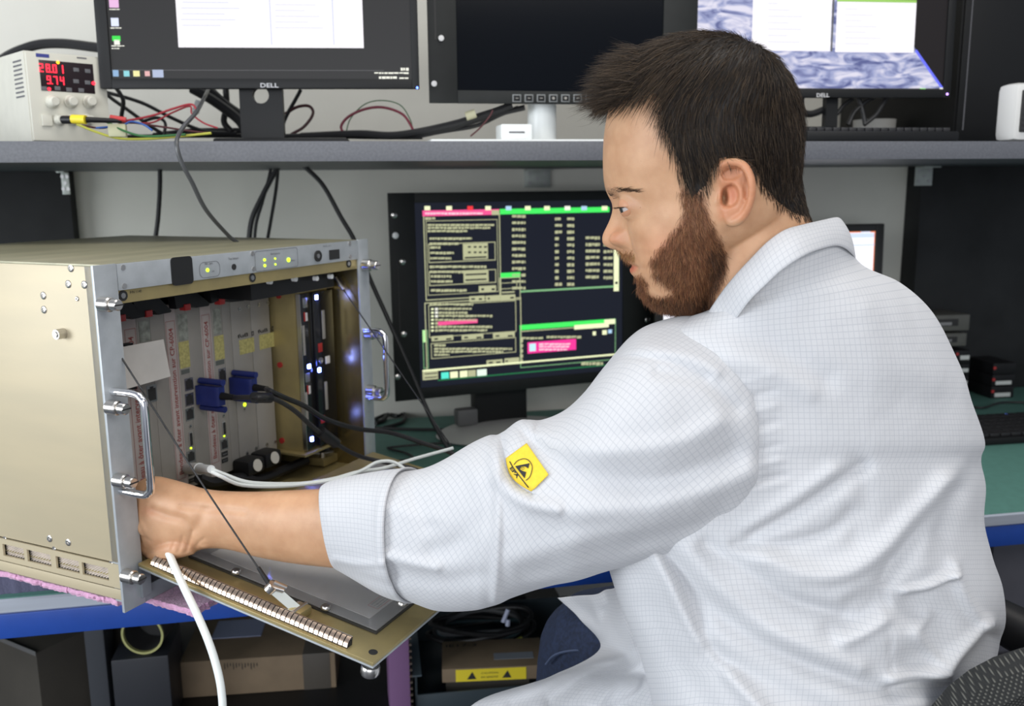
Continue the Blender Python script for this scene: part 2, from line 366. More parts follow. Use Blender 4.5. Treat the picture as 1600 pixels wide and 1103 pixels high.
def rrect(mb, cx, cz, hw, hh, r, t, m, y=-.0039):
    def pts(k): return [(cx+sx*(hw-r)+(r-k)*math.cos(a_), cz+sz*(hh-r)+(r-k)*math.sin(a_)) for sx, sz, t0 in ((1, 1, 0), (-1, 1, 90), (-1, -1, 180), (1, -1, 270)) for a_ in [math.radians(t0+q*22.5) for q in range(5)]]
    o_, i_ = pts(0), pts(t); n = len(o_)
    mb.add([(x, y, z) for x, z in o_+i_], [(i, (i+1) % n, n+(i+1) % n, n+i) for i in range(n)], m)
c1 = Y(328, 421, -.0039); rrect(pr_, c1[0], c1[1], .0165, .009, .007, .0005, M['greyp'])
c2 = Y(433, 405, -.0039); hw2 = (Y(467, 402, -.0039)[0]-Y(400.5, 408, -.0039)[0])/2; rrect(pr_, c2[0], c2[1], hw2, .0125, .004, .0005, M['greyp'])
for u, v, s, h, wd in ((320, 412.5, 'Alim. capot', .0028, .013), (357, 405, 'Test lampes', .0030, .017), (331, 424, 'ON', .002, .004), (423, 397, 'Etat systeme', .0026, .018), (505, 385, 'Marche / arret', .0024, .018), (455, 407, 'Défaut', .002, .008)):
    x, z = Y(u, v, -.004); text_mb(pr_, s, x, z-.001, h, -.004, M['greyp'], width=wd)
pr_.build('panel_print', None, rk)
# gold cross bar under the panel
zc0 = Y(182, 475, .002)[1]
cb = MB(); cb.box(xi, xo, .0, .003, zc0, zp); cb.box(xi, xo, .003, .05, zp-.004, zp-.001); cb.build('cross_bar', M['gold'], rk)
for u, v in ((193, 462), (395, 434), (545.5, 412)): disc(u, v, .0055, -.001, .001, 'quarter_turn_receptacle', M['ink']); disc(u, v, .003, -.0018, -.001, 'receptacle_stud', M['steeld'], 10)
pr2 = MB(); x, z = Y(203, 454.5, -.0005); text_mb(pr2, 'P/N 1140', x, z-.003, .003, -.0005, M['ink']); pr2.build('stamped_print', None, rk)
# card cage interior
yc = .093
MB().box(bx0+.004, bx1-.004, yc+.16, yc+.165, .01, H-.01).build('backplane', M['black'], rk)
MB().box(xi, xo, .05, .25, H-.050, H-.047).build('card_guide_rail', M['black'], rk)
def strip(pa, pb, name, m, ytop, ybot, y0=yc, y1=None, pv=700):
    """a card front between two pixel columns"""
    xa = Y(pa, pv, y0)[0]; xb = Y(pb, pv, y0)[0]; zt_ = Y((pa+pb)/2, ytop, y0)[1]; zb_ = Y((pa+pb)/2, ybot, y0)[1]
    return xa, xb, zt_, zb_, MB().box(xa+.0003, xb-.0003, y0, y1 or (y0+.15), zb_, zt_, r=.0003).build(name, m, rk)
ztc = Y(300, 470, yc)[1]; zbc = Y(345, 742, yc)[1]
def card(cols, y0=yc):
    """one plug-in card: cols list of (px0, px1, material); one object"""
    mb = MB(); xs = []
    for a_, b_, m in cols:
        xa = Y(a_, 700, y0)[0]; xb = Y(b_, 700, y0)[0]; xs.append((xa, xb)); mb.box(xa+.0002, xb-.0002, y0, y0+.012, zbc, ztc, m, r=.0002)
    mb.box(xs[0][0]+.001, xs[0][0]+.003, y0+.012, y0+.15, zbc+.005, ztc-.005, mat('circuit board', (.02, .12, .05), .5))
    o = mb.build('card', None, rk); return o, xs
cards = []
for k, cols in enumerate((((180, 204, M['cardb']),), ((204.5, 229, M['cardl']), (229, 250, M['card']), (250, 272, M['card'])),
             ((272.5, 290, M['cardl']), (290, 305, M['card']), (305, 327, M['card'])), ((327.5, 344, M['cardl']), (344, 361, M['card']), (361, 373.5, M['card'])),
             ((374, 404, M['card']),), ((404.5, 433, M['card']),))):
    o, xs = card(cols); cards.append((o, xs))
LBL = 'Bandeau à ôter avant intervention sur CP-6004'
def labelstrip(ci, f0, f1, v0, v1):
    o, xs = cards[ci]; xa = Y(f0, 700, yc)[0]; xb = Y(f1, 700, yc)[0]
    zt_ = Y((f0+f1)/2-6, v0, yc)[1]; zb_ = Y((f0+f1)/2+4, v1, yc)[1]; mb = MB(); y = yc-.0004; t = .0005
    for a_ in ((xa, xa+t, zb_, zt_), (xb-t, xb, zb_, zt_), (xa, xb, zb_, zb_+t), (xa, xb, zt_-t, zt_)):
        mb.add([(a_[0], y, a_[2]), (a_[1], y, a_[2]), (a_[1], y, a_[3]), (a_[0], y, a_[3])], [(0, 1, 2, 3)], M['red'])
    L = (zt_-zb_)*.965-.008
    text_mb(mb, LBL, xb-(xb-xa)*.26, zb_+.006, (xb-xa)*.50, y, M['red'], rot=math.pi/2, width=L, bold=.012)
    mb.build('warning_label_print', None, o)
labelstrip(1, 210, 227, 512, 780); labelstrip(2, 273.5, 287.5, 500, 748); labelstrip(3, 329, 341, 490, 722)
lp = MB()
xa, xb = Y(186, 560, yc)[0], Y(188.5, 560, yc)[0]
def port(ci, u, v, w_, h, kind='rj'):
    o, xs = cards[ci]; x, z = Y(u, v, yc); mb = MB(); s = .00096*.5
    hw, hh = w_/2*.00095*1.18, h/2*.00095
    if kind == 'rj':
        mb.box(x-hw, x+hw, yc-.0006, yc+.001, z-hh, z+hh, M['steeld']); mb.box(x-hw*.75, x+hw*.75, yc-.0009, yc+.001, z-hh*.78, z+hh*.62, M['ink']); mb.box(x-hw*.35, x+hw*.35, yc-.0009, yc+.001, z+hh*.6, z+hh*.85, M['ink'])
    elif kind == 'usb': mb.box(x-hw, x+hw, yc-.0008, yc+.001, z-hh, z+hh, M['ink']); mb.box(x-hw*.7, x+hw*.7, yc-.0012, yc-.0008, z-hh*.2, z+hh*.2, M['steeld'])
    elif kind == 'db': mb.box(x-hw, x+hw, yc-.0014, yc+.001, z-hh, z+hh, M['steel'], r=.0008); mb.box(x-hw*.6, x+hw*.6, yc-.0018, yc, z-hh*.85, z+hh*.85, M['ink'])
    elif kind == 'led': mb.cyl((x, yc-.001, z), (x, yc, z), w_*.00045, n=10, m=M['ledg'])
    elif kind == 'scr': mb.cyl((x, yc-.0012, z), (x, yc, z), w_*.00048, n=10, m=M['steeld']); mb.cyl((x, yc-.0014, z), (x, yc-.0011, z), w_*.0002, n=8, m=M['ink'])
    mb.build({'rj': 'network_port', 'usb': 'usb_port', 'db': 'display_port', 'led': 'led', 'scr': 'screw'}[kind], None, o)
for ci, u, ps in ((1, 238, (('rj', 615, 14, 22),)), (2, 296.5, (('rj', 600, 13, 17), ('rj', 624, 13, 17), ('rj', 647, 13, 17), ('scr', 666, 4, 4), ('db', 686, 6, 20), ('led', 700, 3, 3), ('rj', 713, 13, 16), ('usb', 739, 9, 7), ('usb', 750, 9, 6))),
                  (3, 349, (('rj', 586, 12, 20), ('scr', 649, 4, 4), ('db', 669, 6, 20), ('led', 681, 3, 3), ('rj', 694, 12, 15), ('usb', 709, 10, 7), ('usb', 719, 10, 6)))):
    for kind, v, w_, h in ps: port(ci, u+(v-650)*.03, v, w_, h, kind)
for u, v in ((374, 483), (387.5, 479)): port(4, u, v, 5, 5, 'scr')
for u, v in ((404, 476), (418, 473)): port(5, u, v, 5, 5, 'scr')
for u, v in ((386, 708), (400, 700)): port(4, u, v, 5, 5, 'scr')
for u, v in ((417, 694), (430, 690)): port(5, u, v, 5, 5, 'scr')
port(4, 382, 639, 2.5, 2, 'scr'); port(4, 382, 632, 6, 6, 'led')
# stickers: grey and yellow labels of the cards
stg = mat('grey scuffed sticker', (.30, .31, .27), .45, .3, var=.4, scale=120); sty = mat('faded yellow sticker', (.44, .40, .15), .6, var=.25, scale=300); stk = mat('dark sticker', (.10, .11, .10), .6)
def sticker(ci, u0, u1, v0, v1, m, yo=.0005):
    o, xs = cards[ci]; xa = Y(u0, (v0+v1)/2, yc)[0]; xb = Y(u1, (v0+v1)/2, yc)[0]; za = Y((u0+u1)/2, v0, yc)[1]; zb_ = Y((u0+u1)/2, v1, yc)[1]
    MB().box(xa, xb, yc-yo, yc+.0001, zb_, za).build('sticker', m, o)
sticker(1, 217, 234, 501, 534, stg); sticker(2, 278, 293, 490, 532, stg); sticker(2, 280, 296, 533, 575, sty); sticker(2, 283, 296, 577, 584, stk)
sticker(3, 333, 345, 482, 522, stg); sticker(3, 335, 350, 524, 562, sty); sticker(3, 337, 350, 563, 570, stk); sticker(4, 374, 397, 529, 552, sty); sticker(5, 405, 428, 521, 544, sty)
for ci, u, v in ((4, 371, 528.5), (5, 402.5, 521)):
    o, xs = cards[ci]; mb = MB(); x, z = Y(u, v, yc); text_mb(mb, 'fuß', x, z, .0052, yc-.0005, M['ink'], width=.021, bold=.02)
    x, z = Y(u+22, v-5, yc); s = .0042
    for a_ in ((x, x+s, z-.001, z), (x, x+s, z+s, z+s+.001), (x, x+.001, z, z+s), (x+s-.001, x+s, z, z+s)): mb.box(a_[0], a_[1], yc-.0006, yc-.0002, a_[2], a_[3], M['ink'])
    mb.build('logo_print', None, o)
# ejector latches and red buttons
def latch(pts, y0, th=.012):
    MB().poly([Y(u, v, y0) for u, v in pts], y0, y0+th).build('ejector_latch', M['black'], rk)
def rbut(u, v, y0=yc-.022):
    x, z = Y(u, v, y0); MB().box(x-.0048, x+.0048, y0, y0+.010, z-.004, z+.004, r=.001).build('latch_button', M['redl'], rk)
yl = yc-.020
latch(((175, 476), (205, 473), (228, 490), (226, 495), (207, 499), (200, 493), (175, 495)), yl); rbut(192, 497)
latch(((208, 470), (247, 464), (268, 485), (267, 488), (247, 492), (242, 486), (232, 487), (214, 491)), yl); rbut(234, 490)
latch(((272, 461), (305, 455), (328, 474), (326, 478), (306, 481), (298, 476), (276, 483)), yl); rbut(294, 480)
latch(((328, 456), (358, 450), (384, 464), (381, 470), (362, 472), (352, 466), (331, 474)), yl); rbut(348, 471)
latch(((375, 452), (398, 449), (413, 460), (412, 465), (395, 466), (378, 464)), yl); latch(((402, 448), (425, 445), (432, 456), (430, 462), (404, 464)), yl)
# paper tag on a black spring clip
pt = MB(); fr_pts = [(191, 542), (255, 530), (266, 588), (197, 608)]
q = [Y(u, v, yc-.03) for u, v in fr_pts]; pt.poly(q, yc-.0305, yc-.030).build('paper_tag', M['paper'], rk)
MB().poly([Y(u, v, yc-.02) for u, v in ((182, 538), (200, 535), (200, 540), (191, 543), (196, 604), (206, 603), (206, 607), (186, 609))], yc-.028, yc-.02).build('tag_clip', M['black'], rk)
# drive module: gold box, black face with leds
ym = .050; xm0 = Y(467, 560, ym)[0]; xm1 = Y(515, 560, ym)[0]; zmt = Y(470, 455, ym)[1]; zmb = Y(500, 696, ym)[1]
dm = MB(); dm.box(xm0, xm1, ym, yc+.15, zmb, zmt); dmo = dm.build('drive_module', M['gold'], rk)
MB().box(xm0-.012, xm1+.002, ym-.012, yc+.1, zmb-.003, zmb).build('module_tray', M['gold'], dmo)
MB().box(xm0-.012, xm1+.002, ym-.012, yc+.1, zmt, zmt+.002).build('module_tray', M['gold'], dmo)
xmid = (xm0*.62+xm1*.38)
MB().box(xm0+.001, xmid-.001, ym-.006, ym, zmb+.003, zmt-.003, r=.001).build('drive_face', M['blackg'], dmo)
MB().box(xmid, xm1, ym-.010, ym, zmb+.003, zmt-.003, r=.001).build('drive_face', M['blackg'], dmo)
MB().box(xm0, xm0+.001, ym-.0065, ym+.002, zmb+.003, zmt-.003).build('drive_edge', M['steel'], dmo)
def dmp(u, v, w_, h, m, y0, name, r=0.):
    x, z = Y(u, v, y0); MB().box(x-w_/2, x+w_/2, y0-.0012, y0+.0008, z-h/2, z+h/2, r=r).build(name, m, dmo)
for u, v, y0 in ((494, 464.5, ym-.010), (482.5, 572.5, ym-.006), (498.5, 578, ym-.010), (487, 686, ym-.006)):
    dmp(u, v, .0052, .0060, M['ledb'], y0, 'blue_led'); dmp(u, v, .0026, .0030, M['ledw'], y0-.0008, 'blue_led_core')
for u, v, w_, h, m in ((476, 473, .009, .014, M['steeld']), (480, 590, .010, .013, M['steeld']), (478, 495, .005, .012, M['paper']), (475.5, 495, .0025, .013, M['redl']), (483, 609, .005, .012, M['paper']), (480.5, 609, .0025, .013, M['redl']), (474.5, 532, .0045, .043, M['card']), (479, 636, .0045, .043, M['card'])): dmp(u, v, w_, h, m, ym-.006, 'drive_label', .0004)
for u, v, w_, h, m in ((505, 507, .006, .042, M['card']), (500, 543, .009, .013, M['redl']), (511.5, 562, .010, .011, M['paper']), (509.5, 618, .0055, .042, M['card']), (504, 655, .009, .011, M['redl'])): dmp(u, v, w_, h, m, ym-.010, 'drive_label', .0004)
x, z = Y(500, 563, ym-.010); MB().lathe([(.0045, 0), (.0045, .002), (.003, .0022), (.0015, .001), (0, .001)], (x, ym-.0105, z), (0, -1, 0), 16).build('key_lock', M['steeld'], dmo)
for u, v in ((438, 570), (441, 688), (436, 462)):
    yy, zz = R.Xp(u, v, xm0); MB().cyl((xm0, yy, zz), (xm0-.002, yy, zz), .0042, n=12).build('red_screw', M['redl'], dmo)
# top black fan unit and white standoffs
MB().box(Y(470, 440, .02)[0]-.10, xo-.03, .02, .2, zmt+.004, zc0+.004).build('fan_unit', M['black'], rk)
for u, v in ((424, 440), (463, 436), (496, 435), (519, 432)): x, z = Y(u, v, .01); MB().cyl((x, .010, z), (x, .016, z), .0035, n=10).build('standoff', M['white'], rk)
# floor of the cage, fans and knobs
zf = .030
MB().box(bx0+.003, bx1-.003, .006, yc+.15, zf-.004, zf-.002).build('cage_floor', M['goldd'], rk)
def rf(px, py, z=zf): return R.Zp(px, py, z)
xa, ya = rf(515, 690); 
fx, fy = rf(512, 712)
MB().box(fx-.05, fx+.055, fy-.03, fy+.06, zf, zf+.012, r=.001).build('fan_plate', M['goldd'], rk)
fn = MB(); fn.lathe([(.036, 0), (.036, .006), (.030, .012), (.022, .020), (.0001, .022)], (fx, fy+.015, zf+.012), (0, 0, 1), 28); fn.build('fan_cap', M['black'], rk)
MB().lathe([(.037, 0), (.042, .001), (.042, .003), (.037, .004)], (fx, fy+.015, zf+.012), (0, 0, 1), 28).build('fan_ring', M['steeld'], rk)
for dx, dy in ((-.042, -.022), (.042, -.022), (.045, .045)):
    MB().cyl((fx+dx, fy+dy, zf+.012), (fx+dx, fy+dy, zf+.020), .0042, n=12).build('standoff', M['steel'], rk)
for u, v in ((402, 728), (429, 716)):
    x, z = Y(u, v, yc-.03)
    MB().box(x-.017, x+.017, yc-.03, yc, z-.012, z+.010, r=.006).build('ejector_foot', M['black'], rk)
    MB().lathe([(.0085, 0), (.0085, .001), (.0001, .0012)], (x, yc-.0302, z+.001), (0, -1, 0.25), 18).build('foot_cap', mat('pale cap', (.5, .48, .42), .5), rk)
MB().tube([Y(u, v, yc-.01)[:1]+(yc-.02,)+Y(u, v, yc-.01)[1:] for u, v in ((300, 745), (320, 752), (345, 748), (370, 745), (395, 748), (430, 735), (470, 718))], .007, 8).build('wiring_loom', M['black'], rk)
# folded-down door
yd0 = -.006; xl, zh = Y(216, 880, yd0); xr = Y(583, 706, yd0)[0]
yy, zz = R.Xp(583, 1036, xl); DL = math.hypot(yy-yd0, zz-zh); dth = math.atan2(zz-zh, -(yy-yd0))   # drop angle
print('DOOR', xl, zh, 'right', xr, 'len', DL, 'angle', math.degrees(dth))
du = np.array([0, -math.cos(dth), math.sin(dth)]); dn = np.array([0, math.sin(dth), math.cos(dth)])
DM = Matrix(((1, 0, 0, xl), (0, -du[1], dn[1], yd0), (0, -du[2], dn[2], zh), (0, 0, 0, 1)))   # door local: x across, y = -distance out, z normal up
dw = (W-2*xl) if xr < xl+.3 else xr-xl
DR = Frame(R.w(xl, yd0, zh), 0); DR.A = R.A @ np.array(DM.to_3x3()); DR.a, DR.b, DR.k = DR.A[:, 0], DR.A[:, 1], DR.A[:, 2]
door = bpy.data.objects.new('front_door', None); COL.objects.link(door); door.parent = rk; door.matrix_local = DM
bpy.data.objects.remove(door)
dpan = MB(); dpan.box(0, dw, -DL, 0, -.0035, 0, r=.0004)
# window opening is modelled by a raised frame over the sheet
door = dpan.build('front_door', M['gold'], rk); door.matrix_local = DM
dz = lambda u, v, z=.0: DR.Zp(u, v, z)
MB().box(-.001, dw+.001, -DL-.001, -.002, -.0055, -.0036, r=.0005).build('door_outer_skin', M['alu'], door)
# window: corner near (588,992), along front and left
wx0, wy0 = dz(588, 992); wxa, wya = dz(400, 905)
wx1 = dw-.035; wy1 = -.03
fx0 = min(wx0, wxa)
print('DW', wx0, wy0, wxa, wya, 'dw', dw)
MB().box(fx0, wx1, wy0, wy1, 0, .0022, r=.0006).build('window_frame', mat('smoked grey frame', (.045, .043, .038), .3, .2), door)
MB().box(fx0+.018, wx1-.018, wy0+.020, wy1-.015, .0022, .0028).build('paper_sheet', mat('grey paper sheet', (.30, .285, .265), .7, var=.05), door)
MB().box(fx0+.0015, wx1-.0015, wy0+.0015, wy1-.0015, .0030, .0046, r=.0004).build('window_pane', mat('clear pane', (.9, .9, .9), .03, alpha=.13, spec=1.), door)
pz = MB(); tx0, ty0 = dz(577, 928); tx1, ty1 = dz(592, 948)
t0 = np.array(dz(575, 944)); 
# red framed notice on the sheet near the outer edge
qa, qb, qc = dz(574.5, 945, .003), dz(590, 952, .003), dz(620, 931, .003); nx, ny, nw, nh = (qa[0]+qb[0])/2, qb[1], qc[0]-qb[0], max(qa[1]-qb[1], .012); print('notice', nx, ny, nw, nh)
for a_ in ((nx, nx+nw, ny, ny+.0007), (nx, nx+nw, ny+nh-.0007, ny+nh), (nx, nx+.0007, ny, ny+nh), (nx+nw-.0007, nx+nw, ny, ny+nh)):
    pz.add([(a_[0], a_[2], .0029), (a_[1], a_[2], .0029), (a_[1], a_[3], .0029), (a_[0], a_[3], .0029)], [(0, 1, 2, 3)], M['red'])
for k in range(3):
    m2 = MB(); text_mb(m2, ('ATTENTION : retirer', 'le bandeau avant', 'intervention')[k], 0, 0, nh*.16, 0, M['ink'], width=nw*.8)
    vv = np.array(m2.v); pz.add([(nx+nw*.08+a_, ny+nh*.70-k*nh*.27+c_, .0029) for a_, _, c_ in vv], m2.f, M['ink'])
pz.build('sheet_print', None, door)
for u, v in ((509, 951), (628, 944), (369, 895)):
    x, y = dz(u, v, .004); MB().lathe([(.0052, 0), (.0052, .002), (.004, .0035), (.0001, .0035)], (x, y, .0046), (0, 0, 1), 14).build('clear_screw', M['steel'], door)
# finger gasket strip
g0 = dz(236, 877, .004); g1 = dz(545, 1006, .004)
gl = abs(g1[1]-g0[1]); gx = (g0[0]+g1[0])/2; n = 44
gk = MB(); gk.box(gx+.006, gx+.007, g1[1], g0[1], 0, .009, m=M['steel']); gk.box(gx-.002, gx+.007, g1[1], g0[1], 0, .0006, m=M['ink']); gk.box(gx+.001, gx+.0055, g1[1], g0[1], .0006, .005, m=M['ink'])
go = gk.build('gasket_strip', None, door)
fg = MB()
pitch = gl/n
prof = [(.0058, .0085), (.004, .0095), (.0015, .008), (-.0015, .005), (-.0025, .0015), (-.001, .0006)]
V = []; 
for (x, z) in prof: V += [(x, 0, z), (x, pitch*.80, z)]
F = [(2*i, 2*i+1, 2*i+3, 2*i+2) for i in range(len(prof)-1)]
me0 = None
for k in range(n):
    if me0 is None:
        f1 = MB().add(V, F, None, True).build('gasket_finger', mat('beryllium copper', (.66, .50, .38), .26, 1.), go); me0 = f1.data
    else:
        f1 = bpy.data.objects.new('gasket_finger', me0); COL.objects.link(f1); f1.parent = go
    f1.location = (gx, g1[1]+k*pitch, 0)
# hole, corner thumb screw
hx, hy = dz(583, 1019); MB().cyl((hx, hy, 0), (hx, hy, .0004), .0045, n=16).build('hole', M['ink'], door)
hx, hy = dz(583, 1030); MB().lathe([(.0001, 0), (.004, 0), (.004, .004), (.0085, .005), (.0095, .007), (.0095, .013), (.0085, .015), (.0001, .015)], (hx+.004, hy+.004, -.005), (0, 0, -1), 20).build('captive_screw', M['steel'], door)
# stay bracket with lever, and wire lanyards
ax_, ay_ = dz(466, 963, .0); bxx, byy = dz(432, 925, .004)
lev = MB(); p0 = np.array([ax_, ay_, .006]); 
tip = DR.loc(R.w(*[0, 0, 0])) if False else None
tq = DR.loc(P(424, 918, proj(R.w(*(np.array(DM @ Vector((ax_, ay_, .03, 1)))[:3])))[2])); 
lev = MB(); lev.cyl(p0, p0+(tq-p0)*1.0, .0001) if False else None
d_ = tq-p0; L = np.linalg.norm(d_); d_ /= L; sx = np.cross(d_, CX@DR.A); sx /= np.linalg.norm(sx); vw = np.cross(sx, d_)
def bar(a0, a1, hw_, th, m, name, par):
    a0, a1 = np.array(a0), np.array(a1); d = (a1-a0)/np.linalg.norm(a1-a0); cv = (C0-DR.O)@DR.A; cv = cv/np.linalg.norm(cv)
    s1 = np.cross(d, cv); s1 /= np.linalg.norm(s1); s2 = np.cross(d, s1)
    V = [a_+s1*i*hw_+s2*j*th for a_ in (a0, a1) for i, j in ((-1, -1), (1, -1), (1, 1), (-1, 1))]
    return MB().add(V, [(0, 1, 2, 3), (4, 7, 6, 5), (0, 4, 5, 1), (1, 5, 6, 2), (2, 6, 7, 3), (3, 7, 4, 0)]).build(name, m, par)
lv = bar(p0, tq, .0048, .001, mat('light alloy lever', (.55, .58, .55), .35, .5), 'stay_lever', door)
MB().cyl(tq-vw*.004, tq+vw*.004, .0058, n=18).build('lever_eye', M['steel'], door)
MB().box(ax_-.008, ax_+.012, ay_-.008, ay_+.010, 0, .010, r=.003).build('stay_foot', M['gold'], door)
MB().cyl((ax_+.012, ay_, .009), (ax_-.010, ay_, .009), .0022, n=12).build('pivot_pin', M['steel'], door)
tw = DR.w(*tq); xs_, zs_ = Y(188, 556, -.001)
l0 = np.array([xs_, -.001, zs_]); l1 = R.loc(tw)
MB().tube([l0, (l0+l1)/2+np.array([0, 0, -.003]), l1], .00095, 8, sub=12).build('wire_lanyard', M['blackr'], rk)
MB().cyl(l1+(l0-l1)*.005, l1+(l0-l1)*.085, .0026, .002, n=10).build('lanyard_ferrule', M['black'], rk)
cl = MB(); cl.cyl(l1+np.array([.003, 0, .004]), l1+np.array([.012, -.008, -.004]), .0032, n=10); cl.cyl(l1+np.array([-.004, 0, .003]), l1+np.array([.006, -.01, -.004]), .0025, n=10); cl.build('clevis', M['steel'], rk)
mx = lambda p: np.array([W-p[0], p[1], p[2]])
x2, z2 = Y(528, 440, .03); r0 = np.array([x2, .03, z2]); r1 = mx(l1)
rp = proj(R.w(*r1)); print('lanyard2 end', rp)
r1 = R.loc(P(705, 697, 1.30))
MB().tube([r0, (r0+r1)/2, r1], .00095, 8, sub=12).build('wire_lanyard', M['blackr'], rk)
MB().cyl(r0+np.array([0, .004, .006]), r0+(r1-r0)*.05, .0028, n=10).build('lanyard_ferrule', M['steel'], rk)
# pink foam under the chassis on a block coloured as its shaded side
fm = mat('pink antistatic foam', (.62, .33, .50), .9, var=.2, scale=180, bump=.9, bscale=500, sheen=.4)
def foam(out, z0, z1, m, name, lab, rag=.0007):
    fo = MB(); ring = []
    for i in range(len(out)):
        a_, b_ = np.array(out[i]), np.array(out[(i+1) % len(out)]); K = max(2, int(np.linalg.norm(b_-a_)/.003))
        for k in range(K): ring.append(a_+(b_-a_)*k/K+rng.normal(0, rag, 2))
    lv_ = [(z0, 0), (z0+.002, .001), ((z0+z1)/2, .002), (z1-.002, .001), (z1, 0)]
    cen = np.mean(ring, 0); n = len(ring); V = []
    for z, e_ in lv_:
        for p in ring:
            dd = (p-cen)/np.linalg.norm(p-cen); q = p+dd*(e_+rng.normal(0, .0006)); V.append((q[0], q[1], z))
    F = [(i*n+k, i*n+(k+1) % n, (i+1)*n+(k+1) % n, (i+1)*n+k) for i in range(len(lv_)-1) for k in range(n)]+[tuple(range(n))[::-1], tuple(range(4*n, 5*n))]
    fo.add(V, F, None, True); return tag(fo.build(name, m), lab, 'foam')
zt_f = R.O[2]-.0005; zb_f = zt_f-.007
pA = onz(216, 938, zb_f)[:2]; pB = onz(303, 963, zb_f)[:2]; pC = pB+R.a[:2]*.30
foam([pA, pB, pC, R.w(.46, .42, 0)[:2], R.w(.020, .44, 0)[:2], R.w(.020, .03, 0)[:2]], zb_f, zt_f, fm, 'foam_sheet', 'pink antistatic foam sheet lying directly under the rack chassis')
p0_ = onz(222, 936, .783)[:2]; p1_ = onz(303, 964, .783)[:2]
foam([p0_, p1_, p1_+R.a[:2]*.22, R.w(.30, .02, 0)[:2], R.w(.06, .05, 0)[:2]], .783, zb_f-.0005, fm, 'foam_pad', 'thick pink foam pad sticking out under the open door hinge of the chassis', .0011)
foam([R.w(.02, .35, 0)[:2], [.0, 1.185], [.14, 1.185], R.w(.46, .10, 0)[:2], R.w(.44, .42, 0)[:2], R.w(.02, .43, 0)[:2]], T, .7825, mat('shade-toned foam', (.10, .10, .16), .95, bump=.5, bscale=400), 'foam_shade_block', 'shade-toned foam block on the green bench top under the pink foam as its shaded side', .0003)  # block coloured blue grey in place of shade on the foam side
# ------------------------------------------------------------------ things on the shelf, the bench and below it
def em(name, c, s=1.): return mat(name, (.005, .005, .006), .35, emit=s, ecol=c, spec=.12)
SCR_D = em('screen dark grey', (.030, .030, .030), 1.); SCR_W = em('screen white', (.93, .90, .95), .95); SCR_B = em('screen faint blue', (.55, .60, .80), .95); SCR_N = em('screen navy black', (.010, .012, .020), 1.)
UIO = em('screen olive line', (.44, .45, .27), 1.); UIG = em('screen green', (.06, .80, .12), 1.); UIP = em('screen pink', (.85, .09, .28), 1.); UIL = em('screen pale', (.85, .9, .55), 1.); UIM = em('screen mid green', (.20, .42, .20), 1.); UIW = em('screen icon white', (.85, .85, .75), 1.)
UIGR = em('screen grey line', (.12, .12, .125), 1.)
BEZ = mat('matt black bezel', (.008, .0085, .009), .45, bump=.05, spec=.25); BEZG = mat('dark green-black bezel', (.012, .0135, .013), .5, var=.1, spec=.25)
def pin(fr, pts, y): return [fr.Y(u, v, y) for u, v in pts]
class Ui:
    def __init__(s, fr, y, par): s.fr, s.y, s.par = fr, y, par; s.parts = {}
    def rect(s, x0, y0, x1, y1, m, part='windows', k=0, yr=None):
        """axis aligned on the panel: left pixel (x0,y0), bottom pixel y1 at the left, right pixel x1"""
        a = s.fr.Y(x0, y0, s.y); b = s.fr.Y(x0, y1, s.y); r = s.fr.Y(x1, yr if yr is not None else y0, s.y)
        mb = s.parts.setdefault(part, MB()); yy = s.y-.00015*(1+k)
        mb.add([(a[0], yy, b[1]), (r[0], yy, b[1]), (r[0], yy, a[1]), (a[0], yy, a[1])], [(0, 1, 2, 3)], m)
    def frame(s, x0, y0, x1, y1, t, m, k=0, part='windows'):
        a = s.fr.Y(x0, y0, s.y); b = s.fr.Y(x0, y1, s.y); r = s.fr.Y(x1, y0, s.y); t = t*.0011
        xa, xb, za, zb = a[0], r[0], b[1], a[1]; mb = s.parts.setdefault(part, MB()); yy = s.y-.00015*(1+k)
        for q in ((xa, xa+t, za, zb), (xb-t, xb, za, zb), (xa, xb, za, za+t), (xa, xb, zb-t, zb)): mb.add([(q[0], yy, q[2]), (q[1], yy, q[2]), (q[1], yy, q[3]), (q[0], yy, q[3])], [(0, 1, 2, 3)], m)
    def dashes(s, x0, y0, w_, m, h=3.0, seed=0, k=1, part='window_text'):
        r = random.Random(int(x0*7+y0*13+seed)); x = x0; e = x0+w_
        while x < e-1:
            l = min(r.uniform(2.5, 8), e-x); s.rect(x, y0, x+l, y0+h*r.uniform(.8, 1.1), m, part, k); x += l+r.uniform(.5, 1.2)
    def done(s):
        for n_, mb in s.parts.items(): o = mb.build(n_, None, s.par); o['kind'] = 'stuff'
# --- upper left monitor
FA_ = Frame([ony(404, 215, 1.47)[0], 1.47, SZ], -.10, -.03)
mo = FA_.empty('monitor', 'black monitor with a dark desktop and one white window, upper left on the shelf', 'monitor')
bl, br_ = FA_.Y(157, 136), FA_.Y(655.5, 140.5); x0, x1, z0 = bl[0], br_[0], (bl[1]+br_[1])/2; z1 = z0+.345
iL, iR = FA_.Y(173, 100)[0], FA_.Y(643, 100)[0]; iB = FA_.Y(300, 123)[1]
MB().box(x0+.004, x1-.004, .008, .045, z0+.004, z1-.004, r=.006).build('back_shell', BEZ, mo)
f_ = MB(); f_.box(x0, iL, -.002, .010, z0, z1, r=.001); f_.box(iR, x1, -.002, .010, z0, z1, r=.001); f_.box(iL, iR, -.002, .010, z0, iB, r=.001); f_.box(iL, iR, -.002, .010, z1-.014, z1, r=.001); f_.build('bezel', BEZ, mo)
MB().box(iL, iR, .002, .008, iB, z1-.014).build('screen', SCR_D, mo)
U1 = Ui(FA_, .0018, mo)
U1.rect(267, -110, 562, 74, SCR_W, 'open_window'); 
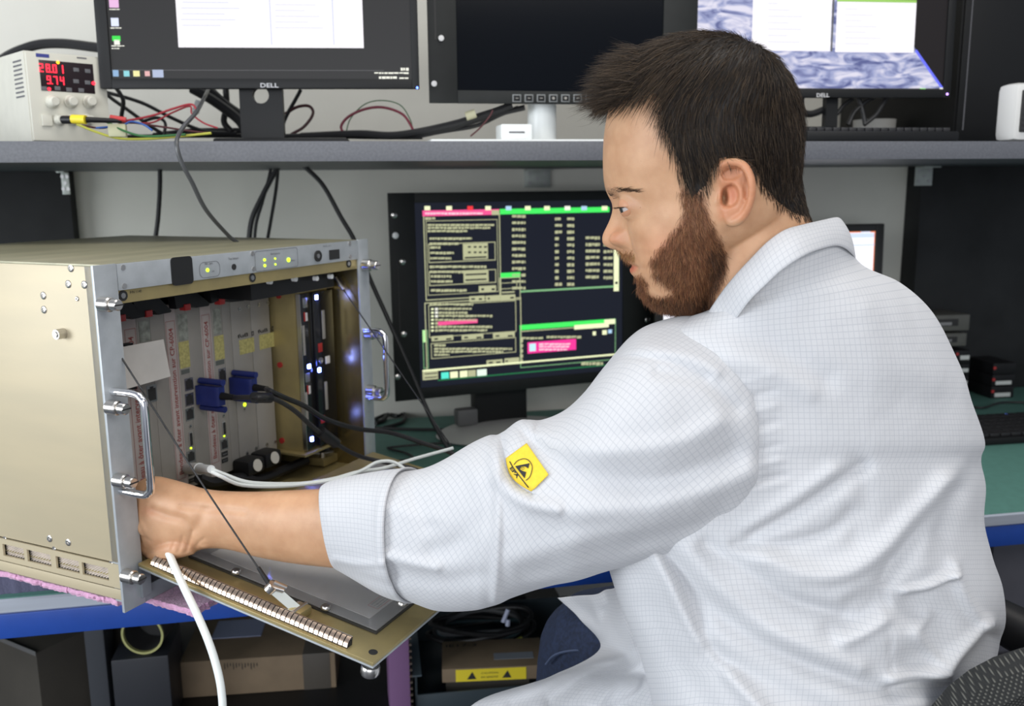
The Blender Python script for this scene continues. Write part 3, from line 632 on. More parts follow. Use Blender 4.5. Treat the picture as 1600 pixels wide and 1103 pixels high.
for xx in (415, 514): U1.rect(xx, -110, xx+1.4, 70, SCR_B, 'open_window', 1)
for k in range(6): U1.rect(285 if k % 2 else 283, -6+k*9, 340+(k*17) % 40, -5+k*9, SCR_B, 'open_window', 1); U1.rect(430, -2+k*9, 470+(k*23) % 40, -1.2+k*9, SCR_B, 'open_window', 1)
U1.rect(173, 109, 600, 109.8, UIGR, 'taskbar')
for x, y, w_, h, m in ((170, -2, 15, 14, em('icon pink', (.75, .45, .7))), (173, 28, 12, 13, em('icon pale blue', (.7, .75, .95))), (175, 56, 13, 8, em('icon green', (.05, .7, .08))), (178, 62, 9, 8, UIW),
                       (176, 109.5, 9, 10, em('icon blue', (.25, .4, .6))), (193, 110.5, 9, 9, em('icon cyan', (.25, .6, .65))), (208, 110.5, 10, 9, em('icon yellow', (.8, .75, .35))), (226, 111, 8, 8, em('icon rose', (.7, .4, .4))), (238, 109, 17, 12, em('icon slate', (.40, .46, .62)))): U1.rect(x, y, x+w_, y+h, m, 'icons', 1)
for y, w_ in ((14, 16), (43, 17), (71, 20), (75, 12)): U1.dashes(170+y*.06, y, w_, UIW, 1.6)
U1.dashes(585, 113, 54, UIW, 2.4); U1.dashes(626, 106, 13, UIW, 5); U1.dashes(592, 119.5, 28, UIW, 4); U1.dashes(624, 121, 14, UIW, 3.2)
U1.done()
lg = MB(); x, z = FA_.Y(407, 136.5, -.0022); text_mb(lg, 'DELL', x, z, .0065, -.0023, mat('silver print', (.35, .35, .36), .4, .5), width=.027, bold=.02); lg.build('logo', None, mo)
x, z = FA_.Y(652, 137, -.0022); MB().cyl((x, -.003, z), (x, -.001, z), .0016, n=10).build('power_led', em('led blue small', (.1, .2, 1.), 6), mo)
q = pin(FA_, ((375, 138), (442, 138), (444, 210), (378, 210)), .03); nk_ = MB(); hx, hz = FA_.Y(409, 150, .03); hr = .0125
# neck with the round cable hole
o_ = [(q[0][0], hz+.02), (q[1][0], hz+.02), (q[2][0], .004), (q[3][0], .004)]
nk_.box(q[0][0], hx-hr, .02, .035, .004, hz+.05); nk_.box(hx+hr, q[1][0], .02, .035, .004, hz+.05); nk_.box(hx-hr, hx+hr, .02, .035, .004, hz-hr); nk_.box(hx-hr, hx+hr, .02, .035, hz+hr, hz+.05)
for k in range(4):
    pts_ = []; c_ = (hx+hr*(1, -1, -1, 1)[k], hz+hr*(1, 1, -1, -1)[k])
    arc = [(hx+hr*math.cos(math.radians(90*k+t)), hz+hr*math.sin(math.radians(90*k+t))) for t in (0, 22, 45, 67, 90)]
    nk_.poly([c_]+arc, .02, .035)
nk_.build('stand_neck', BEZ, mo); MB().box(q[0][0]-.035, q[1][0]+.10, -.02, .13, 0.0005, .010, r=.004).build('stand_base', BEZ, mo)
# --- black rack monitor on the shelf
FB = Frame([ony(850, 216, 1.50)[0], 1.50, SZ], .01, .0)
mo = FB.empty('monitor', 'switched-off black rack monitor with a row of square buttons, top centre on a white stand', 'monitor')
a = FB.Y(671, 161); b = FB.Y(1086, 165); x0, x1, z0 = a[0], b[0], a[1]; z1 = z0+.30
iL, iR = FB.Y(714, 100)[0], FB.Y(1035, 100)[0]; iB = FB.Y(714, 141)[1]
f_ = MB(); f_.box(x0, iL, -.002, .004, z0, z1, r=.001); f_.box(iR, x1, -.002, .004, z0, z1, r=.001); f_.box(iL, iR, -.002, .004, z0, iB, r=.001); f_.box(iL, iR, -.002, .004, z1-.02, z1); f_.build('front_plate', BEZG, mo)
MB().box(iL, iR, .001, .004, iB, z1-.02).build('screen', mat('dark glass', (.003, .004, .006), .15, spec=.1), mo); MB().box(x0+.02, x1-.02, .004, .05, z0+.004, z1-.004, r=.004).build('back_shell', BEZ, mo)
for u, v in ((689, 60), (678, 131)): x, z = FB.Y(u, v, -.003); MB().lathe([(.0001, 0), (.0042, 0), (.0045, -.002), (.0001, -.0021)], (x, -.0045, z), (0, 1, 0), 14).build('screw', M['steeld'], mo)
x, z = FB.Y(682, 62, -.0025); MB().box(x-.003, x+.0, -.0026, -.0015, z, z1).build('slot', M['ink'], mo); x2, _ = FB.Y(688, 62); 
for k in range(7):
    x, z = FB.Y(807.5+k*19, 153.5, -.003); t = .0072
    bb = MB(); bb.box(x-t, x+t, -.0035, -.002, z-t*.85, z+t*.85, mat('button rim', (.18, .19, .19), .5), r=.001); bb.box(x-t*.76, x+t*.76, -.0040, -.0034, z-t*.62, z+t*.62, BEZ, r=.0004)
    (bb.box(x-t*.3, x+t*.3, -.0043, -.0039, z-t*.08, z+t*.08, M['card']) if k in (0, 1, 2, 5) else bb.cyl((x, -.0043, z), (x, -.0039, z), t*.32, n=8, m=M['card'])); bb.build('button', None, mo)
WH = mat('white stand plastic', (.74, .77, .76), .35)
x, z = FB.Y(851, 190, .03); r_ = (FB.Y(873, 190, .03)[0]-FB.Y(829, 190, .03)[0])/2
MB().lathe([(.0001, 0), (r_, 0), (r_, z0+.03)], (x, .05, 0.006), (0, 0, 1), 28).build('stand_column', WH, mo)
q0, q1 = FB.Y(672, 217, -.09)[0], FB.Y(944, 217, -.09)[0]; MB().box(q0, q1, -.095, .10, .0005, .0065, r=.003).build('stand_base', WH, mo)
# white power brick next to the column
fr = Frame([ony(783, 214, 1.44)[0], 1.44, SZ+.007], .0)
t = fr.empty('power_adapter', 'small white box adapter on the white stand base below the black monitor', 'adapter'); xx = fr.Y(832, 210)[0]; zz = fr.Y(783, 193)[1]
MB().box(0, xx, 0, .05, 0, zz*.98, r=.003).build('case', WH, t); MB().box(xx*.25, xx*.75, -.0008, .001, zz*.42, zz*.52, r=.0003).build('socket', M['greyp'], t)
# --- upper right monitor with the earth picture
FC = Frame([ony(1285, 214, 1.50)[0], 1.50, SZ], -.06, -.02)
mo = FC.empty('monitor', 'black monitor showing a blue and white cloud picture behind white windows, upper right', 'monitor')
a = FC.Y(1484, 153); x1 = a[0]; z0 = a[1]; x0 = FC.Y(1070, 150)[0]; z1 = z0+.33
iL, iR = FC.Y(1087, 100)[0], FC.Y(1476, 100)[0]; iB = FC.Y(1400, 139)[1]
f_ = MB(); f_.box(x0, iL, -.002, .01, z0, z1, r=.001); f_.box(iR, x1, -.002, .01, z0, z1, r=.001); f_.box(iL, iR, -.002, .01, z0, iB, r=.001); f_.box(iL, iR, -.002, .01, z1-.014, z1, r=.001); f_.build('bezel', BEZ, mo)
MB().box(x0+.004, x1-.004, .008, .045, z0+.004, z1-.004, r=.006).build('back_shell', BEZ, mo)
MB().box(iL, iR, .002, .008, iB, z1-.014).build('screen', em('screen near black', (.012, .010, .010), 1.), mo)
def clouds():
    m = bpy.data.materials.new('screen cloud picture'); m.use_nodes = True; nt = m.node_tree; L = nt.links.new; b = nt.nodes['Principled BSDF']; b.inputs['Base Color'].default_value = (.02, .02, .03, 1)
    tc = nt.nodes.new('ShaderNodeTexCoord'); mp = nt.nodes.new('ShaderNodeMapping'); mp.inputs['Rotation'].default_value = (0, -.85, 0); mp.inputs['Scale'].default_value = (12, 1, 34); L(tc.outputs['Object'], mp.inputs[0])
    n = nt.nodes.new('ShaderNodeTexNoise'); n.inputs['Scale'].default_value = 1.6; n.inputs['Detail'].default_value = 7; n.inputs['Distortion'].default_value = 1.1; L(mp.outputs[0], n.inputs['Vector'])
    r = nt.nodes.new('ShaderNodeValToRGB'); r.color_ramp.elements[0].position = .36; r.color_ramp.elements[0].color = (.06, .075, .22, 1); r.color_ramp.elements[1].position = .62; r.color_ramp.elements[1].color = (.62, .60, .70, 1); e_ = r.color_ramp.elements.new(.47); e_.color = (.26, .29, .48, 1); L(n.outputs[0], r.inputs[0])
    L(r.outputs[0], b.inputs['Emission Color']); b.inputs['Emission Strength'].default_value = 1.; return m
eb = MB(); eb.add([(x, .0017, z) for x, z in pin(FC, ((1087, 138), (1473, 138), (1426, 70), (1345, -60), (1250, -160), (1087, -160)), .0017)], [(0, 1, 2, 3, 4, 5)], clouds()); eb.build('desktop_picture', None, mo)
lb_ = MB(); lb_.add([(x, .0015, z) for x, z in pin(FC, ((1470, 138), (1474.5, 138), (1432, 77), (1430, 81)), .0015)], [(0, 1, 2, 3)], em('screen limb blue', (.12, .14, .85), 1.2)); lb_.build('blue_rim', None, mo)
U2 = Ui(FC, .0015, mo); U2.rect(1180, -120, 1305.5, 79, SCR_W, 'open_window', 1); U2.rect(1306, -120, 1309, 80.5, UIGR, 'open_window', 2); U2.rect(1308, 2.5, 1432, 81.5, SCR_W, 'open_window', 3); U2.rect(1308, -2, 1432, 2.5, em('screen olive bar', (.30, .55, .12), 1.), 'open_window', 4)
U2.rect(1087, 137, 1476, 139, UIGR, 'taskbar', 3)
for k in range(7): U2.rect(1200, 5+k*10, 1215+(k*19) % 40, 5.8+k*10, SCR_B, 'open_window', 2); U2.rect(1320, 14+k*9, 1340+(k*23) % 40, 14.7+k*9, SCR_B, 'open_window', 5)
U2.rect(1437, 138, 1446, 142, em('icon green dot', (.3, .8, .2)), 'icons', 4); U2.rect(1468, 137, 1475, 142, UIW, 'icons', 4); U2.done()
lg = MB(); x, z = FC.Y(1276, 151.5, -.0022); text_mb(lg, 'DELL', x, z, .0065, -.0023, mat('silver print bright', (.6, .6, .6), .4, .3), width=.023, bold=.02); lg.build('logo', None, mo)
x, z = FC.Y(1480, 147, -.0022); MB().cyl((x, -.003, z), (x, -.001, z), .0018, n=10).build('power_led', em('led violet', (.45, .25, .9), 4), mo)
q = pin(FC, ((1238, 150), (1306, 150)), .03); MB().box(q[0][0], q[0][0]+.018, .02, .035, .004, z0+.03).box(q[1][0]-.022, q[1][0], .02, .035, .004, z0+.03).box(q[0][0], q[1][0], .02, .035, .004, z0*.42).build('stand_neck', BEZ, mo)
MB().box(q[0][0]-.07, q[1][0]+.07, -.03, .12, .0005, .010, r=.004).build('stand_base', BEZ, mo)
# white cup behind the cables
fr = Frame([ony(1366, 196, 1.72)[0], 1.72, SZ+.0005], 0); r_ = fr.Y(1396, 180)[0]
cup = MB(); cup.lathe([(.0001, 0), (r_*.9, 0), (r_, .06), (r_*.96, .06), (r_*.86, .003), (.0001, .003)], (0, 0, 0), (0, 0, 1), 28)
cup.v = [tuple(np.array(v)+fr.O) for v in cup.v]; tag(cup.build('white_tub', mat('grey white plastic', (.42, .41, .38), .6)), 'pale plastic tub on the shelf behind the cables under the right monitor', 'tub')
# keyboard on the shelf
def keyboard(fr, w_, d_, name, lab, h=.018, group=None):
    t = fr.empty(name, lab, 'keyboard', group); MB().box(0, w_, 0, d_, 0, h*.7, r=.003).build('case', BEZ, t); n1, n2 = 18, 6; km = None
    for i in range(n1):
        for j_ in range(n2):
            kw = (w_-.016)/n1; kd = (d_-.02)/n2
            if km is None:
                k0 = MB().box(0, kw*.86, 0, kd*.84, 0, .006, r=.0012).build('key', mat('key cap', (.016, .016, .017), .5), t); km = k0.data
            else: k0 = bpy.data.objects.new('key', km); COL.objects.link(k0); k0.parent = t
            k0.location = (.008+i*kw, .01+j_*kd, h*.7)
    return t
p0 = onz(1262, 218, SZ+.001); fr = Frame([ony(1262, 200, 1.345)[0], 1.345, SZ+.0008], -.01); keyboard(fr, fr.Y(1500, 200)[0], .13, 'keyboard', 'dark keyboard lying on the shelf in front of the right monitor', .022)
# computer tower and white framed grille unit at the right end of the shelf
fr = Frame([ony(1488, 218, 1.56)[0], 1.56, SZ+.0008], 0); t = fr.empty('computer_tower', 'black computer tower at the right end of the shelf', 'computer')
xx = fr.Y(1588, 100)[0]; MB().box(0, xx+.09, 0, .40, .0, .44, r=.003).build('case', mat('black tower case', (.005, .0052, .0055), .45, spec=.2), t); MB().box(.004, xx+.086, -.004, 0, .004, .416, r=.002).build('front_panel', BEZ, t)
MB().box(.016, .018, -.0048, -.0038, .03, .4).build('groove', M['greyp'], t); MB().box(fr.Y(1558, 190)[0], fr.Y(1571, 190)[0], -.0050, -.0039, fr.Y(1560, 192)[1], fr.Y(1560, 181)[1]).build('port', M['dark'], t)
fr = Frame([ony(1583, 216, 1.345)[0], 1.345, SZ+.0008], .05); t = fr.empty('grille_unit', 'white framed unit with a black grille at the right edge of the shelf', 'speaker')
zt1 = fr.Y(1590, 128)[1]; MB().box(0, .16, .0, .045, 0, zt1, mat('white frame', (.62, .62, .60), .4), r=.012).build('frame', None, t); MB().box(.010, .15, -.003, .003, .014, zt1-.012, r=.003).build('grille', M['ink'], t)
for k in range(7):
    MB().box(.012, .148, -.0042, -.0028, .018+k*(zt1-.04)/6.4, .022+k*(zt1-.04)/6.4).build('slat', M['dark'], t)
# --- bench power supply
FP = Frame([ony(50, 213, 1.44)[0], 1.44, SZ+.004], .62)
t = FP.empty('bench_power_supply', 'cream bench power supply reading 28.01 and 9.74 in red digits', 'power supply')
PC = mat('cream instrument case', (.56, .55, .48), .5, var=.04); PFm = mat('cream instrument face', (.60, .59, .51), .5)
zt1 = FP.Y(51, 79)[1]; wx = .115
MB().box(0, wx, .003, .24, 0, zt1, r=.003).build('case', PC, t); MB().box(.002, wx-.002, -.001, .004, .002, zt1-.002, r=.0015).build('front_face', PFm, t)
for sx in (.012, wx-.012): MB().cyl((sx, .03, -.0038), (sx, .03, 0), .008).build('foot', M['black'], t)
d0, d1 = FP.Y(60, 93, -.001), FP.Y(148.5, 143, -.001); dtop = FP.Y(60, 93, -.001)[1]; dbot = FP.Y(60, 141, -.001)[1]
MB().box(d0[0], min(d1[0], wx-.004), -.0016, 0, dbot, dtop, r=.0004).build('display_panel', mat('display black', (.012, .004, .006), .3), t)
SEG = em('red digit', (1., .02, .04), 3.2)
def seg7(mb, s, x, z, w_, h, m, y=-.0020):
    tb = {'0': 'abcdef', '1': 'bc', '2': 'abged', '4': 'fgbc', '7': 'abc', '8': 'abcdefg', '9': 'abcdfg'}; th_ = h*.12; cx = x
    for c in s:
        if c == '.': mb.box(cx-w_*.30, cx-w_*.16, y, y+.0004, z, z+th_, m); continue
        for k in tb[c]:
            q = dict(a=(0, w_*.66, h-th_, h), g=(0, w_*.66, h/2-th_/2, h/2+th_/2), d=(0, w_*.66, 0, th_), f=(0, th_, h/2, h), e=(0, th_, 0, h/2), b=(w_*.66-th_, w_*.66, h/2, h), c=(w_*.66-th_, w_*.66, 0, h/2))[k]
            mb.box(cx+q[0], cx+q[1], y, y+.0004, z+q[2], z+q[3], m)
        cx += w_*1.08
dg = MB(); a = FP.Y(62, 112, -.002); b = FP.Y(104, 112, -.002); hh = FP.Y(62, 99, -.002)[1]-a[1]; seg7(dg, '28.01', a[0], a[1], (b[0]-a[0])/4.4, hh, SEG)
a2 = FP.Y(74, 131, -.002); seg7(dg, '9.74', a2[0], a2[1], (b[0]-a[0])/4.4, hh, SEG); dg.build('red_digits', None, t)
for u, v, m, r in ((90.5, 97.5, em('led orange', (1, .4, .02), 3), .0022), (77, 139, SEG, .0024), (146, 130, SEG, .0026)): x, z = FP.Y(u, v, -.002); MB().cyl((x, -.0024, z), (x, -.0015, z), r, n=10).build('led', m, t)
for u, v in ((119, 109), (137, 111), (119, 127), (137, 129), (69, 138), (90, 138), (108, 140), (127, 141)): x, z = FP.Y(u, v, -.002); MB().box(x-.0040, x+.0040, -.0024, -.0015, z-.0028, z+.0028, r=.0004).build('display_button', M['greyp'], t)
for u in (81, 110, 139): x, z = FP.Y(u, 159, -.002); MB().lathe([(.0092, 0), (.0092, .003), (.0078, .004), (.0070, .014), (.0055, .0155), (.0001, .0155)], (x, -.001, z), (0, -1, 0), 22).build('knob', PFm, t)
x, z = FP.Y(73, 188, -.002); MB().box(x-.007, x+.007, -.005, -.001, z-.008, z+.008, r=.001).build('power_switch', PFm, t)
for u in (92, 113, 136): x, z = FP.Y(u, 187, -.002); MB().lathe([(.0085, 0), (.0080, .004), (.006, .006), (.006, .016), (.0001, .016)], (x, -.001, z), (0, -1, 0), 20).build('terminal', PFm, t)
pp = MB(); x, z = FP.Y(56, 86.5, -.0012); text_mb(pp, 'SELF', x, z-.001, .0045, -.0013, mat('blue print', (.04, .05, .25), .6), width=.017, bold=.03); x, z = FP.Y(120, 90, -.0012); 
pp2 = MB(); pp2.box(x, x+.014, -.0013, -.0010, z-.001, z+.001, M['greyp']); pp2.build('model_print', None, t)
MB().box(FP.Y(56, 86, -.0012)[0], FP.Y(56, 86, -.0012)[0]+.018, -.0013, -.0010, z-.004, z+.001, mat('blue print', (.04, .05, .25), .6)).build('maker_print', None, t)
for k in range(9):
    a = FP.Xp(40, 92+k*7.2, 0); MB().box(-.0006, .001, .012, .045, a[1]-.0012, a[1]+.0012).build('vent_slot', M['greyp'], t)
# --- lower rack monitor with the windows
FD = Frame([ony(800, 660, 1.80)[0], 1.80, T], .19, -.02)
mo = FD.empty('monitor', 'black rack-mount monitor on the bench full of olive and green outlined windows', 'monitor')
a = FD.Y(605.5, 301.5); b = FD.Y(1033, 300); c = FD.Y(612, 628); x0, x1, z1, z0 = a[0], b[0], a[1], c[1]
iL, iR = FD.Y(652, 450)[0], FD.Y(973, 430)[0]; iT = FD.Y(655, 317)[1]; iB = FD.Y(660, 606)[1]
f_ = MB(); f_.box(x0, iL, -.002, .004, z0, z1, r=.001); f_.box(iR, x1, -.002, .004, z0, z1, r=.001); f_.box(iL, iR, -.002, .004, z0, iB, r=.001); f_.box(iL, iR, -.002, .004, iT, z1, r=.001); f_.build('front_plate', BEZG, mo)
MB().box(iL, iR, .001, .004, iB, iT).build('screen', SCR_N, mo); MB().box(x0+.03, x1-.03, .004, .05, z0+.004, z1-.004, r=.004).build('back_shell', BEZ, mo)
for u, v in ((616, 336), (618, 368), (629, 409), (631, 522), (621, 589), (1012, 500)):
    x, z = FD.Y(u, v, -.003); MB().lathe([(.0001, 0), (.0050, .0005), (.0062, .0015), (.0062, .0025)], (x, -.0045, z), (0, 1, 0), 16).build('screw', M['steel'] if v != 368 else M['white'], mo)
for v0, v1 in ((409, 520),): a_ = FD.Y(621, v0); b_ = FD.Y(622, v1); MB().box(a_[0]-.002, a_[0]+.001, -.0026, -.0015, b_[1], a_[1]).build('slot', M['ink'], mo)
U = Ui(FD, .0008, mo)
U.frame(661, 336, 781, 470, 1.8, UIO); U.frame(665, 345, 777, 462, 1.1, UIO, 1); U.rect(660, 329, 780, 338, UIP, 'title_bars', 1); U.rect(768, 328.5, 780, 336, UIO, 'title_bars', 2); U.dashes(664, 332, 90, em('screen pink white', (.95, .55, .65)), 3.2, k=2)
U.rect(781, 326.5, 952, 335, UIG, 'title_bars', 1)
for x, m in ((663, UIL), (697, UIL), (730, em('screen red', (.8, .04, .05))), (758, UIL), (790, em('screen light blue', (.4, .6, .8))), (820, UIL), (850, UIL), (882, UIW), (908, em('screen light blue', (.4, .6, .8))), (940, UIL)): U.rect(x, 322, x+9, 328.5, m, 'icons', 2)
U.dashes(664, 339.5, 16, UIO, 4); 
for i, (y, w_) in enumerate(((350, 104), (354.5, 98), (359.5, 62))): U.dashes(668, y, w_, UIO, 3.4)
for y, w_ in ((371, 66), (379, 46)): U.dashes(671, y, w_, UIO, 3.8)
U.frame(669, 381, 774, 411, 1.5, UIO); 
for y, w_ in ((385, 16), (393.5, 37), (402, 33)): U.dashes(672, y, w_, UIO, 3.8)
U.rect(723, 381, 762, 406, UIO, 'fields', 1)
for y in (384.5, 393): 
    for x in (731, 740, 748, 756): U.rect(x, y, x+4.5, y+2.6, SCR_N, 'fields', 3)
U.rect(726, 401.5, 760, 404, SCR_N, 'fields', 3)
for y, w_ in ((415, 90), (423, 66)): U.dashes(671, y, w_, UIO, 3.8)
U.frame(670, 425, 775, 447, 1.5, UIO)
for y, w_ in ((430, 32), (438, 34)): U.dashes(673, y, w_, UIO, 3.8)
U.rect(724, 424, 763, 442, UIO, 'fields', 1); U.rect(727, 428, 760, 430.5, SCR_N, 'fields', 3); U.rect(727, 436.5, 760, 439, SCR_N, 'fields', 3)
U.dashes(673, 452, 56, UIO, 4); U.rect(748, 447, 775, 457, UIO, 'fields', 1); U.rect(752, 450.5, 756, 453.5, SCR_N, 'fields', 3); U.rect(768, 450.5, 773, 453.5, SCR_N, 'fields', 3)
U.rect(733, 463, 757, 472, UIO, 'fields', 1); U.rect(736, 466, 742, 468.5, SCR_N, 'fields', 3); U.rect(748, 466, 753, 468.5, SCR_N, 'fields', 3); U.rect(759, 462, 781, 471, UIO, 'fields', 1); U.rect(762, 465, 765, 468, SCR_N, 'fields', 3)
U.rect(782, 426.5, 813, 434, UIG, 'title_bars', 1); U.frame(780, 434, 813, 470, 1.6, UIO); U.frame(782, 442, 808, 452, 1.2, UIO, 1); U.rect(784, 456, 804, 458, UIO, 'fields', 2); U.rect(782, 461, 805, 469, UIO, 'fields', 1); U.rect(797, 464, 803, 466.5, SCR_N, 'fields', 3)
U.frame(663, 473, 814, 581, 1.8, UIO, 2); U.frame(669, 477, 806, 528, 1.3, UIO, 3); U.dashes(671, 474, 68, UIO, 3.4)
for i, (y, w_) in enumerate(((481, 52), (487, 46), (492, 84), (498.5, 60), (509, 84), (514.5, 76))): U.dashes(685, y, w_, UIO, 3.4, k=4); 
for i in range(7): U.rect(673.5, 481.5+i*5.6, 677.5, 484.5+i*5.6, UIL, 'icons', 3); U.rect(679.5, 481+i*5.6, 684, 484.8+i*5.6, UIW if i < 3 else UIO, 'icons', 3)
U.rect(684, 502.5, 746, 508.5, UIP, 'title_bars', 4)
for x in (674, 721, 770): U.rect(x, 525.5-(x-674)*.05, x+34, 533.5-(x-674)*.05, UIO, 'fields', 4); U.rect(x+4, 528.5-(x-674)*.05, x+10, 531-(x-674)*.05, SCR_N, 'fields', 6); U.rect(x+23, 528.5-(x-674)*.05, x+31, 531-(x-674)*.05, SCR_N, 'fields', 6)
U.frame(673, 536.5, 806, 561, 1.3, UIO, 3)
for i, (y, w_) in enumerate(((538, 20), (543.5, 122), (548, 108), (553, 24))): U.dashes(678, y, w_, UIO, 3.3, k=4)
U.rect(760, 563, 785, 570, UIO, 'fields', 4); U.rect(763, 565.5, 770, 568, SCR_N, 'fields', 6); U.rect(775, 565, 782, 567.5, SCR_N, 'fields', 6); U.rect(788, 560, 811, 567.5, UIO, 'fields', 4); U.rect(790, 563, 793, 565.5, SCR_N, 'fields', 6)
U.frame(660, 516, 668, 576, 1.2, UIM, 0); U.rect(660, 516, 666, 535, em('screen pale green', (.45, .8, .35)), 'title_bars', 1)
U.rect(660, 578, 962, 580.8, UIL, 'taskbar', 5, yr=None)
# start button and task bar icons
U.rect(660, 581, 684, 594, UIO, 'taskbar', 6); U.rect(663, 583.5, 683, 585, SCR_N, 'taskbar', 8); U.rect(663, 589.5, 683, 591, SCR_N, 'taskbar', 8)
for x, m in ((689, em('icon teal', (.10, .75, .60))), (703, UIL), (718, UIL), (731, UIO), (745, em('icon pale', (.75, .9, .75)))): U.rect(x, 582-(x-689)*.08, x+(12 if x < 740 else 15), 592-(x-689)*.08, m, 'taskbar', 7)
U.rect(684, 593, 962, 595, em('screen deep green', (.02, .16, .06)), 'taskbar', 5)
# list window on the right
for i in range(12): U.dashes(800, 336+i*10.2, 21, UIO, 4.4, seed=i)
for i in range(11):
    y = 340+i*10.2; U.dashes(867, y, 11 if i < 3 or i == 10 else 6, UIO, 4.6, seed=i); U.dashes(886, y, 11, UIO, 4.6, seed=i)
    if i > 2 and i < 10: U.dashes(915, y-1, 22, UIO, 4.6, seed=i); U.dashes(943, y, 14, UIO, 4.6, seed=i)
U.rect(959, 383, 967, 455, UIL, 'fields', 1); U.rect(813, 454, 967, 457, UIM, 'windows', 1); U.rect(961, 440, 965, 444, SCR_N, 'fields', 3)
U.rect(812, 508, 946, 516, UIG, 'title_bars', 1); U.rect(944, 499.5, 961, 507, UIL, 'title_bars', 2); U.rect(897, 508, 951, 515, UIL, 'title_bars', 3); U.frame(812, 508, 962, 575, 1.4, UIM, 0)
U.rect(815, 517, 950, 518.5, UIO, 'windows', 1); U.dashes(813, 527, 36, UIO, 3.6); U.dashes(854, 525, 55, UIO, 3.6); U.rect(926, 518, 931, 524, UIL, 'icons', 2); U.rect(941, 516, 948, 523, UIL, 'icons', 2); U.rect(950, 515, 956, 521, em('screen light blue', (.4, .6, .8)), 'icons', 2)
U.rect(824, 535, 900, 552.5, em('screen magenta', (.85, .04, .30)), 'banner', 2); U.rect(827, 537, 837, 549, em('icon shield', (.5, .8, .9)), 'banner', 4)
for i, y in enumerate((536.5, 540.5, 545)): U.dashes(842, y, 50-i*3, em('screen pink white', (.95, .55, .65)), 2.8, k=5)
for i in range(5): U.rect(812.5, 530+i*8, 817, 535+i*8, UIO, 'icons', 2)
U.dashes(908, 566, 34, UIO, 5, k=3); U.done()
q = pin(FD, ((742, 620), (822, 620)), .03); MB().box(q[0][0], q[1][0], .025, .06, .012, z0+.03, r=.003).build('stand_neck', BEZ, mo)
cx_ = (q[0][0]+q[1][0])/2; bs = MB(); V = []
for r_, z in ((.145, 0.0005), (.150, .004), (.140, .010), (.09, .018), (.05, .022), (.0001, .023)):
    for k in range(40): a_ = 2*math.pi*k/40; V.append((cx_+r_*math.cos(a_), .0+r_*.72*math.sin(a_), z))
bs.add(V, grid_faces_(6, 40) if 'grid_faces_' in globals() else [(i*40+k, i*40+(k+1) % 40, (i+1)*40+(k+1) % 40, (i+1)*40+k) for i in range(5) for k in range(40)], None, True); bs.build('stand_base', mat('silver stand base', (.55, .55, .53), .4, .1), mo)
MB().box(q[0][0]-.045, q[0][0]+.0, .01, .04, .02, .055, r=.006).build('stand_cover', mat('grey stand cover', (.10, .10, .10), .5), mo)
# --- fourth screen behind the head
FE = Frame([ony(1200, 600, 1.80)[0], 1.80, T], .0, -.03); mo = FE.empty('monitor', 'small black monitor with a white page, mostly hidden behind the man on the bench', 'monitor')
a = FE.Y(1382, 349); b = FE.Y(1024, 349); x1, x0, z1 = a[0], b[0], a[1]; iR, iT = FE.Y(1368, 362)[0], FE.Y(1340, 362)[1]; iL = FE.Y(1037, 490)[0]; z0 = .055; iB = z0+.02
f_ = MB(); f_.box(x0, iL, -.002, .008, z0, z1, r=.003); f_.box(iR, x1, -.002, .008, z0, z1, r=.003); f_.box(iL, iR, -.002, .008, z0, iB, r=.002); f_.box(iL, iR, -.002, .008, iT, z1, r=.003); f_.build('bezel', mat('dark brown-black bezel', (.018, .017, .015), .4), mo)
MB().box(iL, iR, .002, .01, iB, iT).build('screen', em('screen page', (.93, .92, 1.), 1.05), mo); MB().box(x0+.01, x1-.01, .01, .03, z0+.01, z1-.01, r=.004).build('back_shell', BEZ, mo)
U3 = Ui(FE, .0015, mo); U3.rect(1320, 360.5, 1368, 364, em('screen orange', (.85, .25, .12)), 'window_edge', 1); U3.rect(1345, 360, 1360, 363.5, em('screen lilac', (.7, .7, .85)), 'window_edge', 2); U3.rect(1320, 365, 1366, 372, em('screen sky', (.60, .70, .95)), 'window_edge', 1); U3.rect(1366, 362, 1368, 520, em('screen orange', (.85, .25, .12)), 'window_edge', 1)
U3.rect(1332, 382, 1366, 384.5, em('screen sky', (.60, .70, .95)), 'window_edge', 1); U3.done()
MB().box(-.03, .03, .01, .04, .01, z0+.02, r=.003).build('stand_neck', BEZ, mo); MB().box(-.11, .11, -.05, .10, .0005, .010, r=.004).build('stand_base', BEZ, mo)
